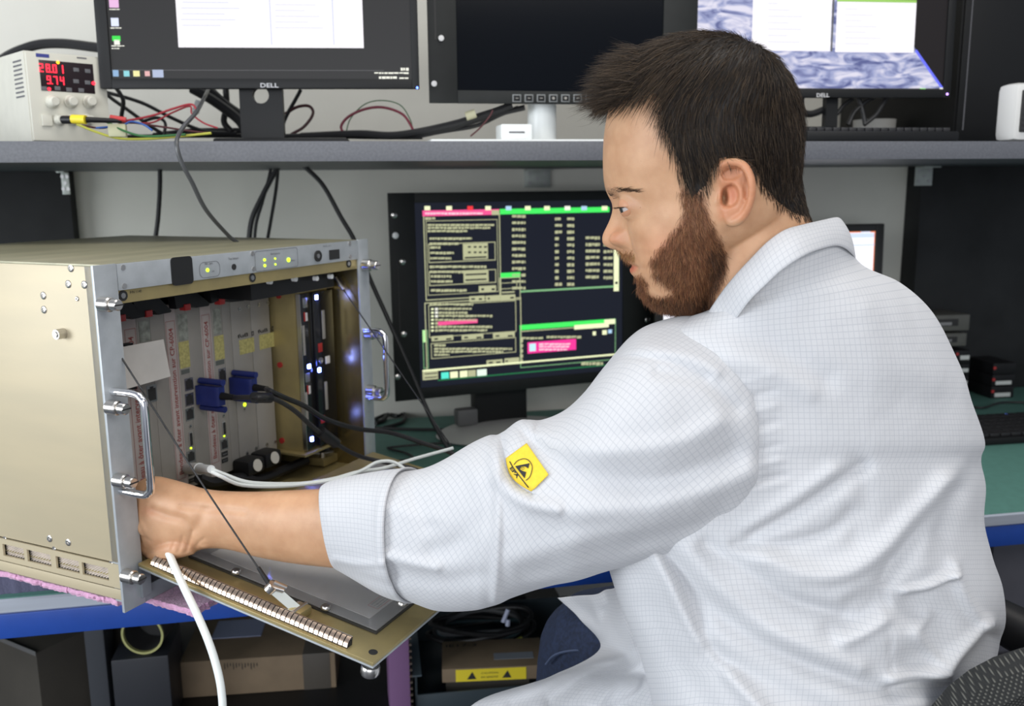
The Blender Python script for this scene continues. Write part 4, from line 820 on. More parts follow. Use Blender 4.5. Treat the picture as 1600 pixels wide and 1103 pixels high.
# --- caddies and boxes on the right of the bench
LBW = mat('white label', (.50, .52, .50), .6)
def stack(fr, xs0, xs1, vs, name, labs, m, cat, group, deep=.14, led=True, labu=None):
    w_ = fr.Y(xs1, vs[0])[0]
    for k in range(len(vs)-1):
        za, zb_ = fr.Y(xs0, vs[k+1])[1], fr.Y(xs0, vs[k])[1]; f2 = Frame(fr.w(0, 0, max(za, .0)+.0006), .0); f2.M = fr.M; f2.A = fr.A; f2.a, f2.b, f2.k = fr.a, fr.b, fr.k
        t = f2.empty(name, labs[k], cat, group); h = zb_-max(za, 0)-.0012
        MB().box(0, w_, 0, deep, 0, h, r=.0015).build('case', m, t); yield t, w_, h, k
p0 = onz(1486, 627, T); fr = Frame(p0, -.05)
names = ('bottom', 'second from the bottom', 'third from the bottom', 'topmost')
vs = [548, 569, 588, 608, 627]
for t, w_, h, k in stack(fr, 1486, 1517, vs, 'drive_caddy', ['black drive caddy beside the man\'s back, topmost under the grey units', 'black drive caddy in the left stack, second from the top', 'black drive caddy in the left stack, third from the top', 'black drive caddy at the bottom of the left stack'], M['black'], 'drive caddy', 'black drive caddies on the bench'):
    pass
    MB().box(w_*.35, w_*.93, -.0008, .0, h*.30, h*.62).build('label_strip', LBW, t); MB().cyl((-.0+.006, -.0015, h*.75), (.006, 0, h*.75), .0035, n=10).build('red_button', mat('red dot', (.35, .03, .03), .4), t)
p0 = onz(1548, 623, T); fr = Frame(p0, -.05)
for t, w_, h, k in stack(fr, 1548, 1588, [568, 586, 604, 623], 'drive_caddy', ['black drive caddy on top of the right stack', 'black drive caddy in the middle of the right stack', 'black drive caddy at the bottom of the right stack'], M['black'], 'drive caddy', 'black drive caddies on the bench'):
    if k: MB().box(w_*.15, w_*.85, -.0008, .0, h*.12, h*.45).build('label_strip', LBW, t)
    MB().cyl((.003, -.0015, h*.6), (.003, 0, h*.6), .004, n=10).build('red_button', mat('red dot', (.35, .03, .03), .4), t)
GU = mat('grey unit case', (.085, .085, .075), .5, var=.1)
zz0 = fr.Y(1548, 568)[1]
p0 = onz(1486, 627, T); f1 = Frame(p0, -.05); zc = f1.Y(1486, 548)[1]
for k, (u0, u1, v0, v1, lab) in enumerate(((1448, 1511, 521, 543, 'lower of two grey slotted units stacked on the black caddies'), (1440, 1516, 492, 519, 'upper of two grey slotted units stacked on the black caddies'))):
    a, b = f1.Y(u0, v1, -.0), f1.Y(u1, v0, -.0); f2 = Frame(f1.w(a[0], 0, a[1]+.001+(zc-f1.Y(1448, 543)[1])*0), -.05); t = f2.empty('slotted_unit', lab, 'unit', 'grey slotted units'); w_, h = b[0]-a[0], b[1]-a[1]
    MB().box(0, w_, 0, .12, 0, h, r=.0015).build('case', GU, t); MB().box(w_*.14, w_*.76, -.0006, .001, h*.30, h*.75, r=.0004).build('slot', M['ink'], t); MB().box(w_*.2, w_*.62, -.0009, .0, h*.36, h*.55).build('slot_light', mat('grey inner', (.2, .2, .2), .4), t)
b_ = MB(); b_.box(0, .001, 0, .001, 0, .001) if False else None
sup = Frame(f1.w(-.035, .01, .0008), -.05); t = sup.empty('dark_case', 'dark case carrying the grey slotted units beside the black caddies', 'case'); MB().box(0, .032, 0, .12, 0, f1.Y(1448, 543)[1]-.002, r=.002).build('case', M['black'], t)
# keyboard and its cable on the bench
p0 = onz(1512, 698, T+.001); fr = Frame(p0, -.02); kb = keyboard(fr, .44, fr.Zp(1530, 648, .015)[1], 'keyboard', 'black keyboard with a blue light on the green bench at right', .02)
x, y = fr.Zp(1569, 646, .018); MB().cyl((x, y-.004, .014), (x, y-.004, .0185), .002, n=10).build('blue_led', em('led blue small', (.1, .2, 1.), 6), kb)
# --- cables
def cable(pts, r, name, lab, m=None, group=None, sub=10, cat='cable', n=8):
    mb = MB(); mb.tube(pts, r, n, sub=sub); return tag(mb.build(name, m or M['blackr']), lab, cat, group)
def pc(l, d=None): return [P(*(q if len(q) == 3 else (*q, d))) for q in l]
BR = M['blackr']; GR = mat('grey cable sheath', (.055, .058, .062), .4); RD = mat('red wire', (.28, .02, .03), .5); GN = mat('green wire', (.03, .13, .04), .5); YG = mat('yellow green wire', (.42, .42, .06), .5); BN = mat('dark red brown wire', (.06, .012, .014), .5); BLW = mat('blue wire', (.03, .10, .35), .5)
SB = 1.56  # depth of the wiring behind the shelf monitors
cable(pc([(-40, 128), (5, 93), (50, 72), (95, 68), (150, 74), (200, 80)], 1.62), .0085, 'power_cable', 'thick black cable arching over the bench power supply', BR)
cable(pc([(-40, 122), (15, 83), (60, 69), (110, 70), (160, 78), (210, 90)], 1.64), .006, 'power_cable', 'second black cable running along the arching thick cable', BR)
cable(pc([(158, 138), (172, 152), (200, 172), (235, 197), (262, 211), (300, 211)], SB), .0032, 'cable', 'black cable sloping down to the right from behind the power supply', BR)
cable(pc([(158, 142), (220, 160), (270, 185), (320, 205), (370, 208)], 1.6), .0032, 'cable', 'black cable sloping under the upper left monitor', BR)
cable(pc([(176, 130), (192, 155), (190, 180), (187, 205)], 1.52), .0035, 'cable', 'black cable hanging behind the left corner of the upper left monitor', BR)
cable(pc([(222, 190), (245, 184), (258, 192), (256, 212)], 1.5), .0026, 'cable', 'small black cable loop right of the power supply leads', BR)
cable(pc([(330, 130, 1.50), (318, 155, 1.38), (306, 176, 1.27), (286, 199, 1.20), (276, 222, 1.172), (283, 252, 1.175), (300, 285, 1.19), (322, 328, 1.22), (355, 366, 1.27), (372, 380, 1.29)]), .0029, 'grey_cable', 'dark grey cable hanging over the shelf edge towards the chassis', GR)
cable(pc([(395, 142), (390, 170), (384, 200)], 1.62), .004, 'cable', 'black cable dropping behind the stand of the upper left monitor', BR)
for i, (l, r_) in enumerate(((((300, 138), (322, 150), (345, 165), (372, 186), (385, 205)), .009), (((318, 130), (350, 160), (378, 180)), .007), (((352, 130), (354, 165), (350, 190), (362, 206)), .0055), (((240, 212), (300, 205), (380, 204)), .005), (((200, 214), (300, 212), (385, 212)), .004))):
    cable(pc(l, 1.58+i*.01), r_, 'cable_bundle', ('thick black plug cable beside the monitor stand', 'black cable crossing behind the monitor stand', 'black cable falling vertically beside the monitor stand', 'flat black cable run on the shelf by the stand', 'lowest black cable along the shelf top')[i], BR, 'black cables heaped at the stand of the upper left monitor')
pl = MB(); pl.cyl(P(311, 158, 1.52), P(305, 176, 1.52), .006, n=10); tag(pl.build('cable_plug', WH), 'small white connector on the wires right of the power supply', 'connector')
cable(pc([(155, 190), (200, 188), (240, 180), (270, 170), (298, 163), (308, 172)], 1.31), .0016, 'red_wire', 'thin red wire running from the power supply leads', RD)
cable(pc([(190, 190), (235, 192), (265, 178), (296, 166), (300, 178), (318, 192), (340, 200)], 1.32), .0013, 'red_wire', 'second thin red wire bending round the white connector', RD)
cable(pc([(120, 194), (150, 206), (185, 216), (230, 217), (280, 213), (330, 208)], 1.29), .0018, 'yellow_green_wire', 'yellow green wire sagging over the shelf edge', YG)
cable(pc([(135, 184), (165, 190), (195, 205), (230, 213), (290, 210)], 1.285), .0016, 'green_wire', 'green wire among the power supply leads', GN)
cable(pc([(150, 200), (190, 196), (205, 190), (225, 195), (238, 204)], 1.29), .0014, 'blue_wire', 'thin blue wire among the power supply leads', BLW)
cable(pc([(128, 196), (160, 200), (200, 192), (238, 196), (300, 205), (330, 208)], 1.30), .0014, 'red_wire', 'dark red wire lying low among the leads', BN)
pl = MB(); pl.cyl(P(98, 187, 1.255), P(115, 187, 1.25), .0055, n=12, m=M['black']); pl.cyl(P(113, 186, 1.25), P(134, 187, 1.248), .0062, n=12, m=M['yell']); pl.cyl(P(134, 187, 1.248), P(190, 189, 1.27), .004, .003, n=12, m=M['black']); tag(pl.build('banana_plug', None), 'black and yellow banana plug in the power supply', 'plug')
pl = MB(); pl.cyl(P(172, 183, 1.265), P(197, 187, 1.27), .0035, n=10); tag(pl.build('banana_plug', mat('red plug', (.45, .03, .03), .4)), 'red banana plug among the leads', 'plug')
b0 = P(184, 204, 1.29); bx_ = MB().box(-.012, .012, -.006, .006, -.009, .009, r=.002, T=Matrix.Translation(Vector(b0))); tag(bx_.build('terminal_block', mat('cream block', (.50, .50, .32), .6)), 'small cream terminal block among the coloured leads', 'terminal')
cable(pc([(470, 140), (462, 155), (448, 180), (440, 200)], SB), .0032, 'cable', 'black cable right of the upper left monitor stand', BR)
cable(pc([(445, 178), (465, 167), (483, 166), (489, 178), (475, 198), (455, 210)], SB), .0026, 'cable', 'brown-black cable loop right of the upper left monitor stand', BN)
cable(pc([(540, 212), (533, 198), (545, 182), (572, 170), (600, 168), (628, 178), (642, 196), (648, 212)], 1.50), .0022, 'red_cable', 'dark red cable arch between the two upper monitors', mat('crimson cable', (.16, .012, .03), .5))
cable(pc([(540, 210), (548, 185), (570, 163), (597, 157), (625, 164), (640, 185), (646, 205)], 1.52), .0009, 'green_wire', 'thin green wire arching above the dark red cable', GN)
for i, (l, r_) in enumerate(((((470, 213), (560, 209), (620, 211), (700, 196), (768, 176), (800, 164)), .0060), (((490, 216), (580, 211), (650, 212), (710, 198), (770, 180), (820, 168)), .0045), (((560, 213), (640, 213), (700, 204), (745, 196), (780, 180), (810, 168)), .0035), (((440, 214), (520, 212), (600, 213), (660, 213)), .005))):
    cable(pc(l, 1.50+i*.008), r_, 'cable_run', ('thickest black cable rising right to the centre monitor', 'second black cable rising right to the centre monitor', 'thin black cable rising right to the centre monitor', 'black cable lying flat on the shelf between the upper monitors')[i], BR, 'black cables between the upper monitors')
pl = MB(); pl.cyl(P(728, 182, 1.49), P(743, 177, 1.49), .0072, n=12); tag(pl.build('cable_tag', mat('cream tape', (.50, .48, .32), .7)), 'cream tape band round the thick rising cable', 'tape')
cable(pc([(770, 172), (765, 182), (750, 200), (735, 213)], 1.47), .0014, 'red_wire', 'dark red wire dropping beside the cream tape', BN)
for i, (l, r_) in enumerate(((((249, 236), (250, 285), (247, 340), (241, 385)), .0042), (((452, 236), (432, 265), (408, 310), (393, 345), (388, 390)), .0048), (((424, 236), (422, 270), (410, 315), (400, 350), (397, 390)), .0032), (((436, 236), (432, 290), (424, 340), (416, 385)), .0032), (((455, 240), (478, 262), (505, 290), (532, 338), (555, 378), (580, 440), (606, 498), (640, 575), (672, 650), (700, 700), (716, 716)), .0042))):
    cable(pc(l, (1.70, 1.70, 1.72, 1.74, 1.62)[i]), r_, 'hanging_cable', ('black cable hanging alone at the left on the wall', 'thick black cable curving down behind the chassis', 'middle thin black cable hanging behind the chassis', 'right thin black cable hanging behind the chassis', 'long black cable falling diagonally past the rack monitor')[i], BR, 'black cables hanging below the shelf')
for i, l in enumerate((((1238, 165), (1262, 178), (1285, 172), (1305, 160)), ((1325, 195), (1335, 175), (1352, 160), (1366, 152)), ((1350, 195), (1368, 180), (1378, 165), (1388, 150)), ((1340, 150), (1347, 170), (1352, 195)), ((1308, 178), (1318, 165), (1332, 155)))):
    cable(pc(l, 1.62), .004 if i else .006, 'cable', ('thick black cable curling in the right monitor stand', 'black cable curving up behind the right monitor', 'black cable nearest the pale tub', 'straight black cable in front of the pale tub', 'short black cable beside the right monitor stand')[i], BR, 'black cables under the upper right monitor')
# bench cables
tz = T+.004
def oz(l, z=tz): return [onz(u, v, z) for u, v in l]
for i, (l, r_) in enumerate(((((575, 668), (600, 669), (650, 671), (700, 672), (745, 678), (790, 676)), .0034), (((590, 645), (615, 640), (632, 648), (628, 660), (600, 668)), .004), (((585, 655), (640, 632), (665, 622)), .004), (((605, 700), (618, 698), (660, 694), (710, 690), (745, 680)), .0022), (((608, 701), (635, 708), (645, 716), (620, 720)), .0022), (((590, 630), (620, 650), (650, 628), (700, 616)), .0034), (((584, 640), (610, 634), (600, 655), (586, 662)), .005))):
    cable(oz(l), r_, 'bench_cable', ('long black cable lying straight across the green bench', 'black cable loop beside the right handle of the chassis', 'black cable running back under the rack monitor', 'thin black cable crossing the bench above the sleeve', 'thin black cable bent like a hook on the bench', 'black cable wandering to the rack monitor stand', 'tangled black cable end by the chassis')[i], BR, 'black cables tangled on the green bench')
cable(oz([(1500, 632), (1535, 637), (1565, 629), (1610, 630), (1660, 640)]), .0025, 'bench_cable', 'black keyboard cable on the bench in front of the caddies', BR)
# VGA leads with blue plugs
VG = [(307, 612), (358, 600)]
def vga(u, v, lab, y_=yc-.002):
    x, z = Y(u, v, y_); q = R.w(x, y_, z); fr = Frame(q, .9454); t = fr.empty('vga_plug', lab, 'plug', 'blue vga plugs')
    pts = [(-.0085, -.0005), (.0085, -.0005), (.0085, -.030), (.0055, -.036), (-.0055, -.036), (-.0085, -.030)]
    mb = MB(); n_ = len(pts); V_ = [(x_, y2, s_*.0125) for s_ in (-1, 1) for x_, y2 in pts]; mb.add(V_, [tuple(range(n_))[::-1], tuple(range(n_, 2*n_))]+[(i, (i+1) % n_, n_+(i+1) % n_, n_+i) for i in range(n_)]); mb.build('plug_body', M['bluepl'], t)
    for s_ in (-1, 1): MB().cyl((0, -.001, s_*.0175), (0, -.040, s_*.0175), .0042, n=12).build('thumb_screw', M['bluepl'], t)
    MB().cyl((0, -.034, 0), (0, -.058, 0), .0052, .0035, n=12).build('strain_relief', M['black'], t); return fr.w(0, -.056, 0)
e1 = vga(313, 615, 'blue plug with black lead in the third card of the rack'); e2 = vga(365, 602, 'blue plug with black lead in the card next to the yellow-green led')
print('vga ends', proj(e1), proj(e2))
cable([e1]+pc([(398, 621, 1.02), (425, 622, 1.05), (458, 640, 1.10), (490, 668, 1.15), (520, 690, 1.2), (560, 712, 1.24), (600, 722, 1.26), (650, 734, 1.27), (700, 760, 1.27)]), .0031, 'vga_cable', 'black video cable dipping low from the left blue plug', BR)
fe = MB(); fe.cyl(P(396, 621, 1.02), P(422, 621.5, 1.045), .0062, n=14); tag(fe.build('ferrite_bead', M['black']), 'black ferrite bead on the video cable near the blue plugs', 'ferrite')
fe = MB(); fe.cyl(P(500, 674, 1.168), P(524, 692, 1.205), .0075, n=14); tag(fe.build('ferrite_bead', M['black']), 'black ferrite bead on the lower video cable by the blue leds', 'ferrite')
cable([e2]+pc([(420, 610, 1.06), (444, 621, 1.09), (475, 634, 1.13), (510, 655, 1.18), (560, 670, 1.24), (610, 676, 1.28), (660, 692, 1.30), (705, 708, 1.31), (740, 735, 1.30)]), .0034, 'vga_cable', 'black video cable from the right blue plug across the bench', BR)
# white usb leads
x, z = Y(300, 733, yc-.01)
pl = MB(); p0 = R.w(x, yc-.003, z); p1 = P(330, 733, 1.00); d_ = (p1-p0); pl.cyl(p0, p0+d_*.55, .0072, n=12); pl.cyl(p0+d_*.55, p1, .0062, .0045, n=12); tag(pl.build('white_plug', mat('translucent white plug', (.5, .52, .52), .35)), 'white moulded plug in the third card above the wrist', 'plug')
cable([p1]+pc([(350, 741, 1.01), (385, 753, 1.03), (430, 756, 1.06), (475, 755, 1.09), (520, 748, 1.12), (560, 737, 1.15), (600, 731, 1.18), (650, 716, 1.21), (708, 700, 1.23)]), .0023, 'white_cable', 'white lead from the white plug, upper of the pair', M['whitec'])
cable([p1+np.array([0, 0, -.003])]+pc([(345, 744, 1.0), (375, 757, 1.02), (420, 760, 1.05), (470, 757, 1.08), (530, 748, 1.11), (565, 735, 1.14), (590, 722, 1.16), (615, 722, 1.17), (640, 738, 1.16)]), .0022, 'white_cable', 'white lead from the white plug, lower of the pair', M['whitec'])
# big white cable from the hand
cable(pc([(246, 838, 1.0), (256, 850, .985), (263, 863, .968), (276, 893, .945), (291, 925, .93), (308, 960, .92), (325, 1000, .912), (338, 1040, .908), (346, 1080, .905), (348, 1130, .905), (343, 1250, .915), (335, 1500, .95), (370, 1900, 1.0), (430, 2250, 1.02)]), .0040, 'white_cable', 'thick white cable held in the hand and hanging to the floor side', M['whitec'], n=14)
# --- below the bench
CBm = mat('brown cardboard', (.20, .145, .09), .8, var=.12, scale=18, bump=.1); CBd = mat('dark cardboard', (.05, .044, .035), .8, var=.15, scale=10); TPb = mat('brown packing tape', (.075, .066, .055), .3)
p0 = onz(240, 1094, LZ+.0005); fr = Frame(p0, -.075); w_ = fr.Y(526, 1078)[0]; h = fr.Y(238, 1038)[1]
t = fr.empty('carton', 'brown taped cardboard carton with a pale label lying under the bench', 'box'); dd_ = .24
MB().box(0, w_, 0, dd_, 0, h, r=.002).build('carton_body', CBm, t)
for a, b in ((-.001, w_*.155), (w_*.82, w_*.97)): MB().box(a, b, -.0008, dd_, -.0, h+.0008, r=.0004).build('tape_band', TPb, t)
la, lb2 = fr.Zp(330, 998, h+.001), fr.Zp(407, 996, h+.001); MB().box(la[0], lb2[0], la[1], la[1]+.07, h+.0002, h+.0014).build('paper_label', mat('pale blue paper', (.30, .34, .50), .7), t)
bc = MB()
for k in range(12): x, z = fr.Y(350+k*4.6, 1036, -.0009); bc.box(x, x+.0012, -.0012, -.0009, z-.012+(k % 3)*.003, z, M['ink'])
o_ = bc.build('tick_marks', None, t); o_['kind'] = 'stuff'
# roll with pale rim on a dark case
c_ = P(222, 992, 1.50); r_ = 33*1.5/FPX; n2 = np.array([CF[0], CF[1], 0]); n2 /= np.linalg.norm(n2)
rl = MB(); rl.lathe([(r_*.90, 0), (r_, 0), (r_, .004), (r_*.97, .006), (r_*.90, .006), (r_*.90, 0)], c_, n2, 36, m=mat('pale yellow rim', (.40, .40, .16), .5)); rl.lathe([(r_*.965, .006), (r_*.965, .06), (r_*.905, .06), (r_*.905, .006)], c_, n2, 36, m=M['dark']); rl.cyl(c_+n2*.058, c_+n2*.059, r_*.9, n=28, m=M['dark']); 
tag(rl.build('tape_roll', None), 'round tube with a pale yellow rim standing beside the brown carton', 'roll'); 
fz = c_[2]-r_-.0005; f2 = Frame([c_[0]-.05, c_[1]-.01, LZ+.0005], .0); t = f2.empty('dark_case', 'small dark case under the yellow rimmed roll', 'case'); MB().box(0, .09, 0, .12, 0, fz-LZ-.0005, r=.003).build('case', mat('dark blue grey case', (.018, .02, .026), .5), t)
MB().cyl(c_+n2*.012, c_+n2*.013, r_*.89, n=32)
# dark carton at the left with a turned-up flap
p0 = onz(60, 1150, LZ+.0005); fr = Frame(p0, -.72); t = fr.empty('carton', 'dark carton seen cornerwise at the bottom left under the bench', 'box'); MB().box(-.26, .02, 0, .22, 0, .155, r=.002).build('carton_body', CBd, t); MB().box(-.26, .02, -.001, .0, .150, .158).build('lid_edge', mat('grey board edge', (.10, .10, .10), .8), t)
p1_ = P(5, 1025, 1.62); f2 = Frame([p1_[0]-.02, p1_[1]+.03, LZ+.0005], .2); t = f2.empty('plastic_bag', 'pale blue packet behind the dark carton at far left', 'bag'); MB().box(-.12, .03, 0, .06, 0, .17, r=.02).build('packet', mat('pale blue film', (.28, .34, .55), .4), t)
# lilac strip, grey tray, ESD carton, coil
p0 = onz(611, 1130, LZ+.0005); fr = Frame(p0, .0); t = fr.empty('foam_strip', 'lilac antistatic foam upright between carton and grey tray', 'foam'); zt1 = fr.Y(612, 985)[1]; w_ = fr.Y(642, 1100)[0]; MB().box(0, w_, 0, .10, 0, zt1, r=.002).build('foam_body', mat('lilac foam', (.17, .085, .19), .8, bump=.3), t)
for k in range(13):
    z = .012+k*(zt1-.02)/13; MB().box(w_-.001, w_+.004, -.001, .004, z, z+.0035).build('notch', mat('brown tick', (.07, .05, .04), .8), t)
p0 = onz(650, 1120, LZ+.0005); fr = Frame(p0, -.04); t = fr.empty('plastic_tray', 'grey translucent plastic tray under the bench beside the lilac foam', 'tray'); trm = mat('smoke grey tray plastic', (.045, .060, .070), .25, alpha=.92)
w_ = .32; MB().box(0, w_, 0, .26, 0, .004, r=.001).build('tray_floor', trm, t)
for q in ((0, .004, 0, .26), (w_-.004, w_, 0, .26), (0, w_, 0, .004), (0, w_, .256, .26)): MB().box(q[0], q[1], q[2], q[3], .004, .040 if q[3] < .1 else .075, r=.001).build('tray_wall', trm, t)
MB().box(-.004, .012, 0, .26, .074, .077, r=.001).build('tray_rim', mat('tray rim', (.10, .13, .15), .2), t)
fr = Frame(onz(691, 1067, LZ+.05), -.12); t = fr.empty('carton', 'small brown carton with yellow antistatic tape lying in the grey tray', 'box'); w_ = fr.Y(852, 1052)[0]; h = fr.Y(690, 1046)[1]; dd_ = fr.Zp(700, 1002, h)[1]
MB().box(0, w_, 0, dd_, 0, h, r=.001).build('carton_body', CBm, t)
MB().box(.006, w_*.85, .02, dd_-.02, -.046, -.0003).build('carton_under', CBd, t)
yt0, yt1 = fr.Y(712, 1050)[0], fr.Y(822, 1040)[0]; MB().box(yt0, yt1, -.0008, .0, .001, h*.92).build('yellow_tape', M['yell'], t)
tp_ = MB()
for xx in (.22, .72): cx_ = yt0+(yt1-yt0)*xx; s_ = h*.30; tp_.poly([(cx_-s_, h*.2), (cx_+s_*1.1, h*.2), (cx_+s_*.25, h*.75)], -.0012, -.0009, M['ink'])
for k in range(2): text_mb(tp_, ('CAUTION', 'ESD SENSITIVE')[k], yt0+(yt1-yt0)*.36, h*(.55-k*.3), h*.14, -.0011, M['ink'], width=(yt1-yt0)*.24)
o_ = tp_.build('tape_print', None, t); o_['kind'] = 'stuff'
la, lb2 = fr.Zp(772, 1030, h+.001), fr.Zp(833, 1022, h+.001); MB().box(la[0], lb2[0], la[1], la[1]+.022, h, h+.0006).build('paper_label', mat('grey label', (.20, .22, .25), .7), t)
x, y = fr.Zp(697, 1006, h+.001); mk = MB(); text_mb(mk, 'IE17-3', 0, 0, .010, 0, M['ink'], width=.055); mk2 = MB(); mk2.add([(x+a_, y-.012+c2_, h+.0008) for a_, _, c2_ in mk.v], mk.f, M['ink']); mk2.build('handwriting', None, t)
cc = P(752, 975, 1.72)
for k in range(8):
    L_ = []; rx, ry = .088+rng.normal(0, .006), .05+rng.normal(0, .004)
    for a_ in np.linspace(0, 2*np.pi, 12, endpoint=False): L_.append(cc+np.array([rx*math.cos(a_), ry*math.sin(a_), .004*k-.02+.006*math.sin(2*a_+k)]))
    mb = MB(); mb.tube(L_, .0045, 8, sub=5, closed=True); tag(mb.build('coiled_cable', (BR, BR, mat('teal grey cable', (.04, .07, .08), .4), BR, BR, GR, BR, BR)[k]), 'dark cable coil heaped behind the small carton under the bench', 'cable', 'coiled dark cables under the bench')
cable([cc+np.array([-.06, -.05, -.02]), cc+np.array([0, -.062, -.022]), cc+np.array([.07, -.04, -.015])], .0028, 'yellow_wire', 'yellow wire lying at the foot of the cable coil', YG)
pl = MB(); pl.cyl(P(786, 972, 1.60), P(794, 952, 1.60), .004, n=8); pl.cyl(P(793, 978, 1.6), P(794, 968, 1.6), .004, n=8); tag(pl.build('cable_tie', mat('pale tie', (.35, .38, .5), .5)), 'pale cable tie end sticking out of the coil', 'cable tie')
cb_ = Frame([cc[0]-.10, max(cc[1]-.02, 1.735), LZ+.0005], 0); t = cb_.empty('dark_case', 'black case under the bench carrying the cable coil', 'case'); MB().box(0, .22, .0, .13, 0, cc[2]-.030-LZ, r=.003).build('case', M['black'], t)
# grey cabinet at the right below the bench
a = ony(1535, 900, 1.30); MB_ = MB().box(a[0], a[0]+.45, 1.30, 1.84, .0005, T-.085, r=.003); t = Frame([a[0], 1.30, .0005], 0).empty('drawer_cabinet', 'grey drawer cabinet under the right end of the bench', 'cabinet')
gm = mat('grey cabinet', (.085, .085, .10), .5, var=.05); MB().box(0, .45, 0, .54, 0, T-.0865, r=.003).build('cabinet_body', gm, t)
for k in range(3): MB().box(.006, .444, -.014, -.001, .02+k*.21, .22+k*.21, r=.003).build('drawer', gm, t)
# ------------------------------------------------------------------ the person
def grid_faces(nr, nc, closed=True):
    F = []; K = nc if closed else nc-1
    for i in range(nr-1):
        for k in range(K): F.append((i*nc+k, i*nc+(k+1) % nc, (i+1)*nc+(k+1) % nc, (i+1)*nc+k))
    return F
def cinterp(xs, ys, x):
    """smooth monotone-ish interpolation (Catmull-Rom on a table)"""
    xs = np.asarray(xs, float); ys = np.asarray(ys, float); x = np.asarray(x, float)
    m = np.gradient(ys, xs); i = np.clip(np.searchsorted(xs, x)-1, 0, len(xs)-2); h = xs[i+1]-xs[i]; t = np.clip((x-xs[i])/h, 0, 1)
    return (2*t**3-3*t**2+1)*ys[i]+(t**3-2*t**2+t)*h*m[i]+(-2*t**3+3*t**2)*ys[i+1]+(t**3-t**2)*h*m[i+1]
def remesh(mb, voxel, smooth=2, iters=1):
    me = bpy.data.meshes.new('tmp'); me.from_pydata(mb.v, [], mb.f)
    bm = bmesh.new(); bm.from_mesh(me); bmesh.ops.recalc_face_normals(bm, faces=bm.faces[:]); bm.to_mesh(me); bm.free()
    ob = bpy.data.objects.new('tmp', me); COL.objects.link(ob)
    r = ob.modifiers.new('r', 'REMESH'); r.mode = 'VOXEL'; r.voxel_size = voxel
    if smooth: s_ = ob.modifiers.new('s', 'SMOOTH'); s_.factor = .5; s_.iterations = smooth
    dg = bpy.context.evaluated_depsgraph_get(); out = bpy.data.meshes.new_from_object(ob.evaluated_get(dg))
    n = len(out.vertices); V = np.empty(n*3); out.vertices.foreach_get('co', V)
    F = [tuple(p.vertices) for p in out.polygons]
    bpy.data.objects.remove(ob); bpy.data.meshes.remove(me); bpy.data.meshes.remove(out)
    return V.reshape(-1, 3), F
def ellipsoid(mb, c, ax, n=24):
    """ax: three axis vectors (with lengths)"""
    th = np.linspace(0, np.pi, n//2+1); ph = np.linspace(0, 2*np.pi, n, endpoint=False); V = []
    for t in th:
        for p in ph: V.append(np.array(c)+np.sin(t)*np.cos(p)*ax[0]+np.sin(t)*np.sin(p)*ax[1]+np.cos(t)*ax[2])
    mb.add(V, grid_faces(n//2+1, n), None, True)

# head frame: fwd = image left, side = towards the camera, up = image up, unit: photo pixels at the head's depth
HD = .81; HS = HD/FPX
hc = P(1100, 300, HD); rdir = ray(1100, 300); rdir = rdir/np.linalg.norm(rdir)
h_up = CU - rdir*(CU@rdir); h_up /= np.linalg.norm(h_up); h_fw = np.cross(h_up, rdir); h_fw /= np.linalg.norm(h_fw)
if h_fw@CX > 0: h_fw = -h_fw
h_sd = -rdir
rv = proj(hc+h_up*.1); 
HT = math.radians(0)
def hp(u, v, y): return hc+h_fw*((1100-np.asarray(u))[..., None] if hasattr(u, '__len__') else (1100-u))*HS+h_up*((300-np.asarray(v))[..., None] if hasattr(v, '__len__') else (300-v))*HS+h_sd*(np.asarray(y)[..., None] if hasattr(y, '__len__') else y)
front = np.array([(72, 1096), (76, 1060), (84, 1030), (96, 1005), (112, 984), (130, 970), (150, 960), (175, 952), (200, 947), (230, 944), (260, 943.5), (278, 944.5), (292, 948), (302, 951), (312, 955), (320, 956), (330, 954.5), (340, 951), (350, 946), (360, 941), (368, 939), (375, 940), (380, 943.5), (384, 951), (387.5, 962), (391, 968), (397, 972), (403, 977), (408, 981.5), (411, 988), (413.5, 989), (416, 984), (420, 983), (425, 985), (430, 990), (436, 994), (441, 996), (447, 997), (454, 1000), (461, 1005), (468, 1012), (474, 1022), (479, 1036), (483, 1055), (486, 1090)])
backp = np.array([(72, 1104), (80, 1142), (90, 1166), (105, 1190), (125, 1209), (150, 1224), (180, 1235), (220, 1241), (260, 1242), (300, 1240), (330, 1236), (350, 1228), (370, 1205), (390, 1165), (410, 1142), (430, 1128), (450, 1116), (470, 1104), (486, 1092)])
widp = np.array([(72, 10), (76, 40), (84, 66), (96, 86), (115, 106), (140, 122), (170, 131), (200, 134), (230, 133), (260, 128), (285, 122), (310, 120), (335, 119), (360, 113), (385, 103), (405, 95), (425, 84), (445, 70), (465, 52), (478, 34), (486, 12)])
baseu = np.array([(72, 1096), (76, 1060), (84, 1030), (96, 1005), (112, 984), (130, 970), (150, 960), (175, 952), (200, 947), (230, 944), (260, 943.5), (285, 949), (305, 960), (325, 970), (345, 977), (365, 981), (385, 983), (405, 987), (425, 991), (441, 997), (454, 1000), (461, 1005), (468, 1012), (474, 1022), (479, 1036), (483, 1055), (486, 1090)])
sigp = np.array([(72, 60), (260, 60), (300, 26), (330, 15), (350, 17), (370, 23), (388, 20), (400, 34), (420, 36), (445, 40), (486, 40)])
NV, NT = 300, 300
vv = np.linspace(72.2, 485.8, NV); uF = cinterp(front[:, 0], front[:, 1], vv); uB = cinterp(backp[:, 0], backp[:, 1], vv); wd = cinterp(widp[:, 0], widp[:, 1], vv)
pro = cinterp(baseu[:, 0], baseu[:, 1], vv)-uF; sg = cinterp(sigp[:, 0], sigp[:, 1], vv)
th = np.linspace(0, 2*np.pi, NT, endpoint=False)
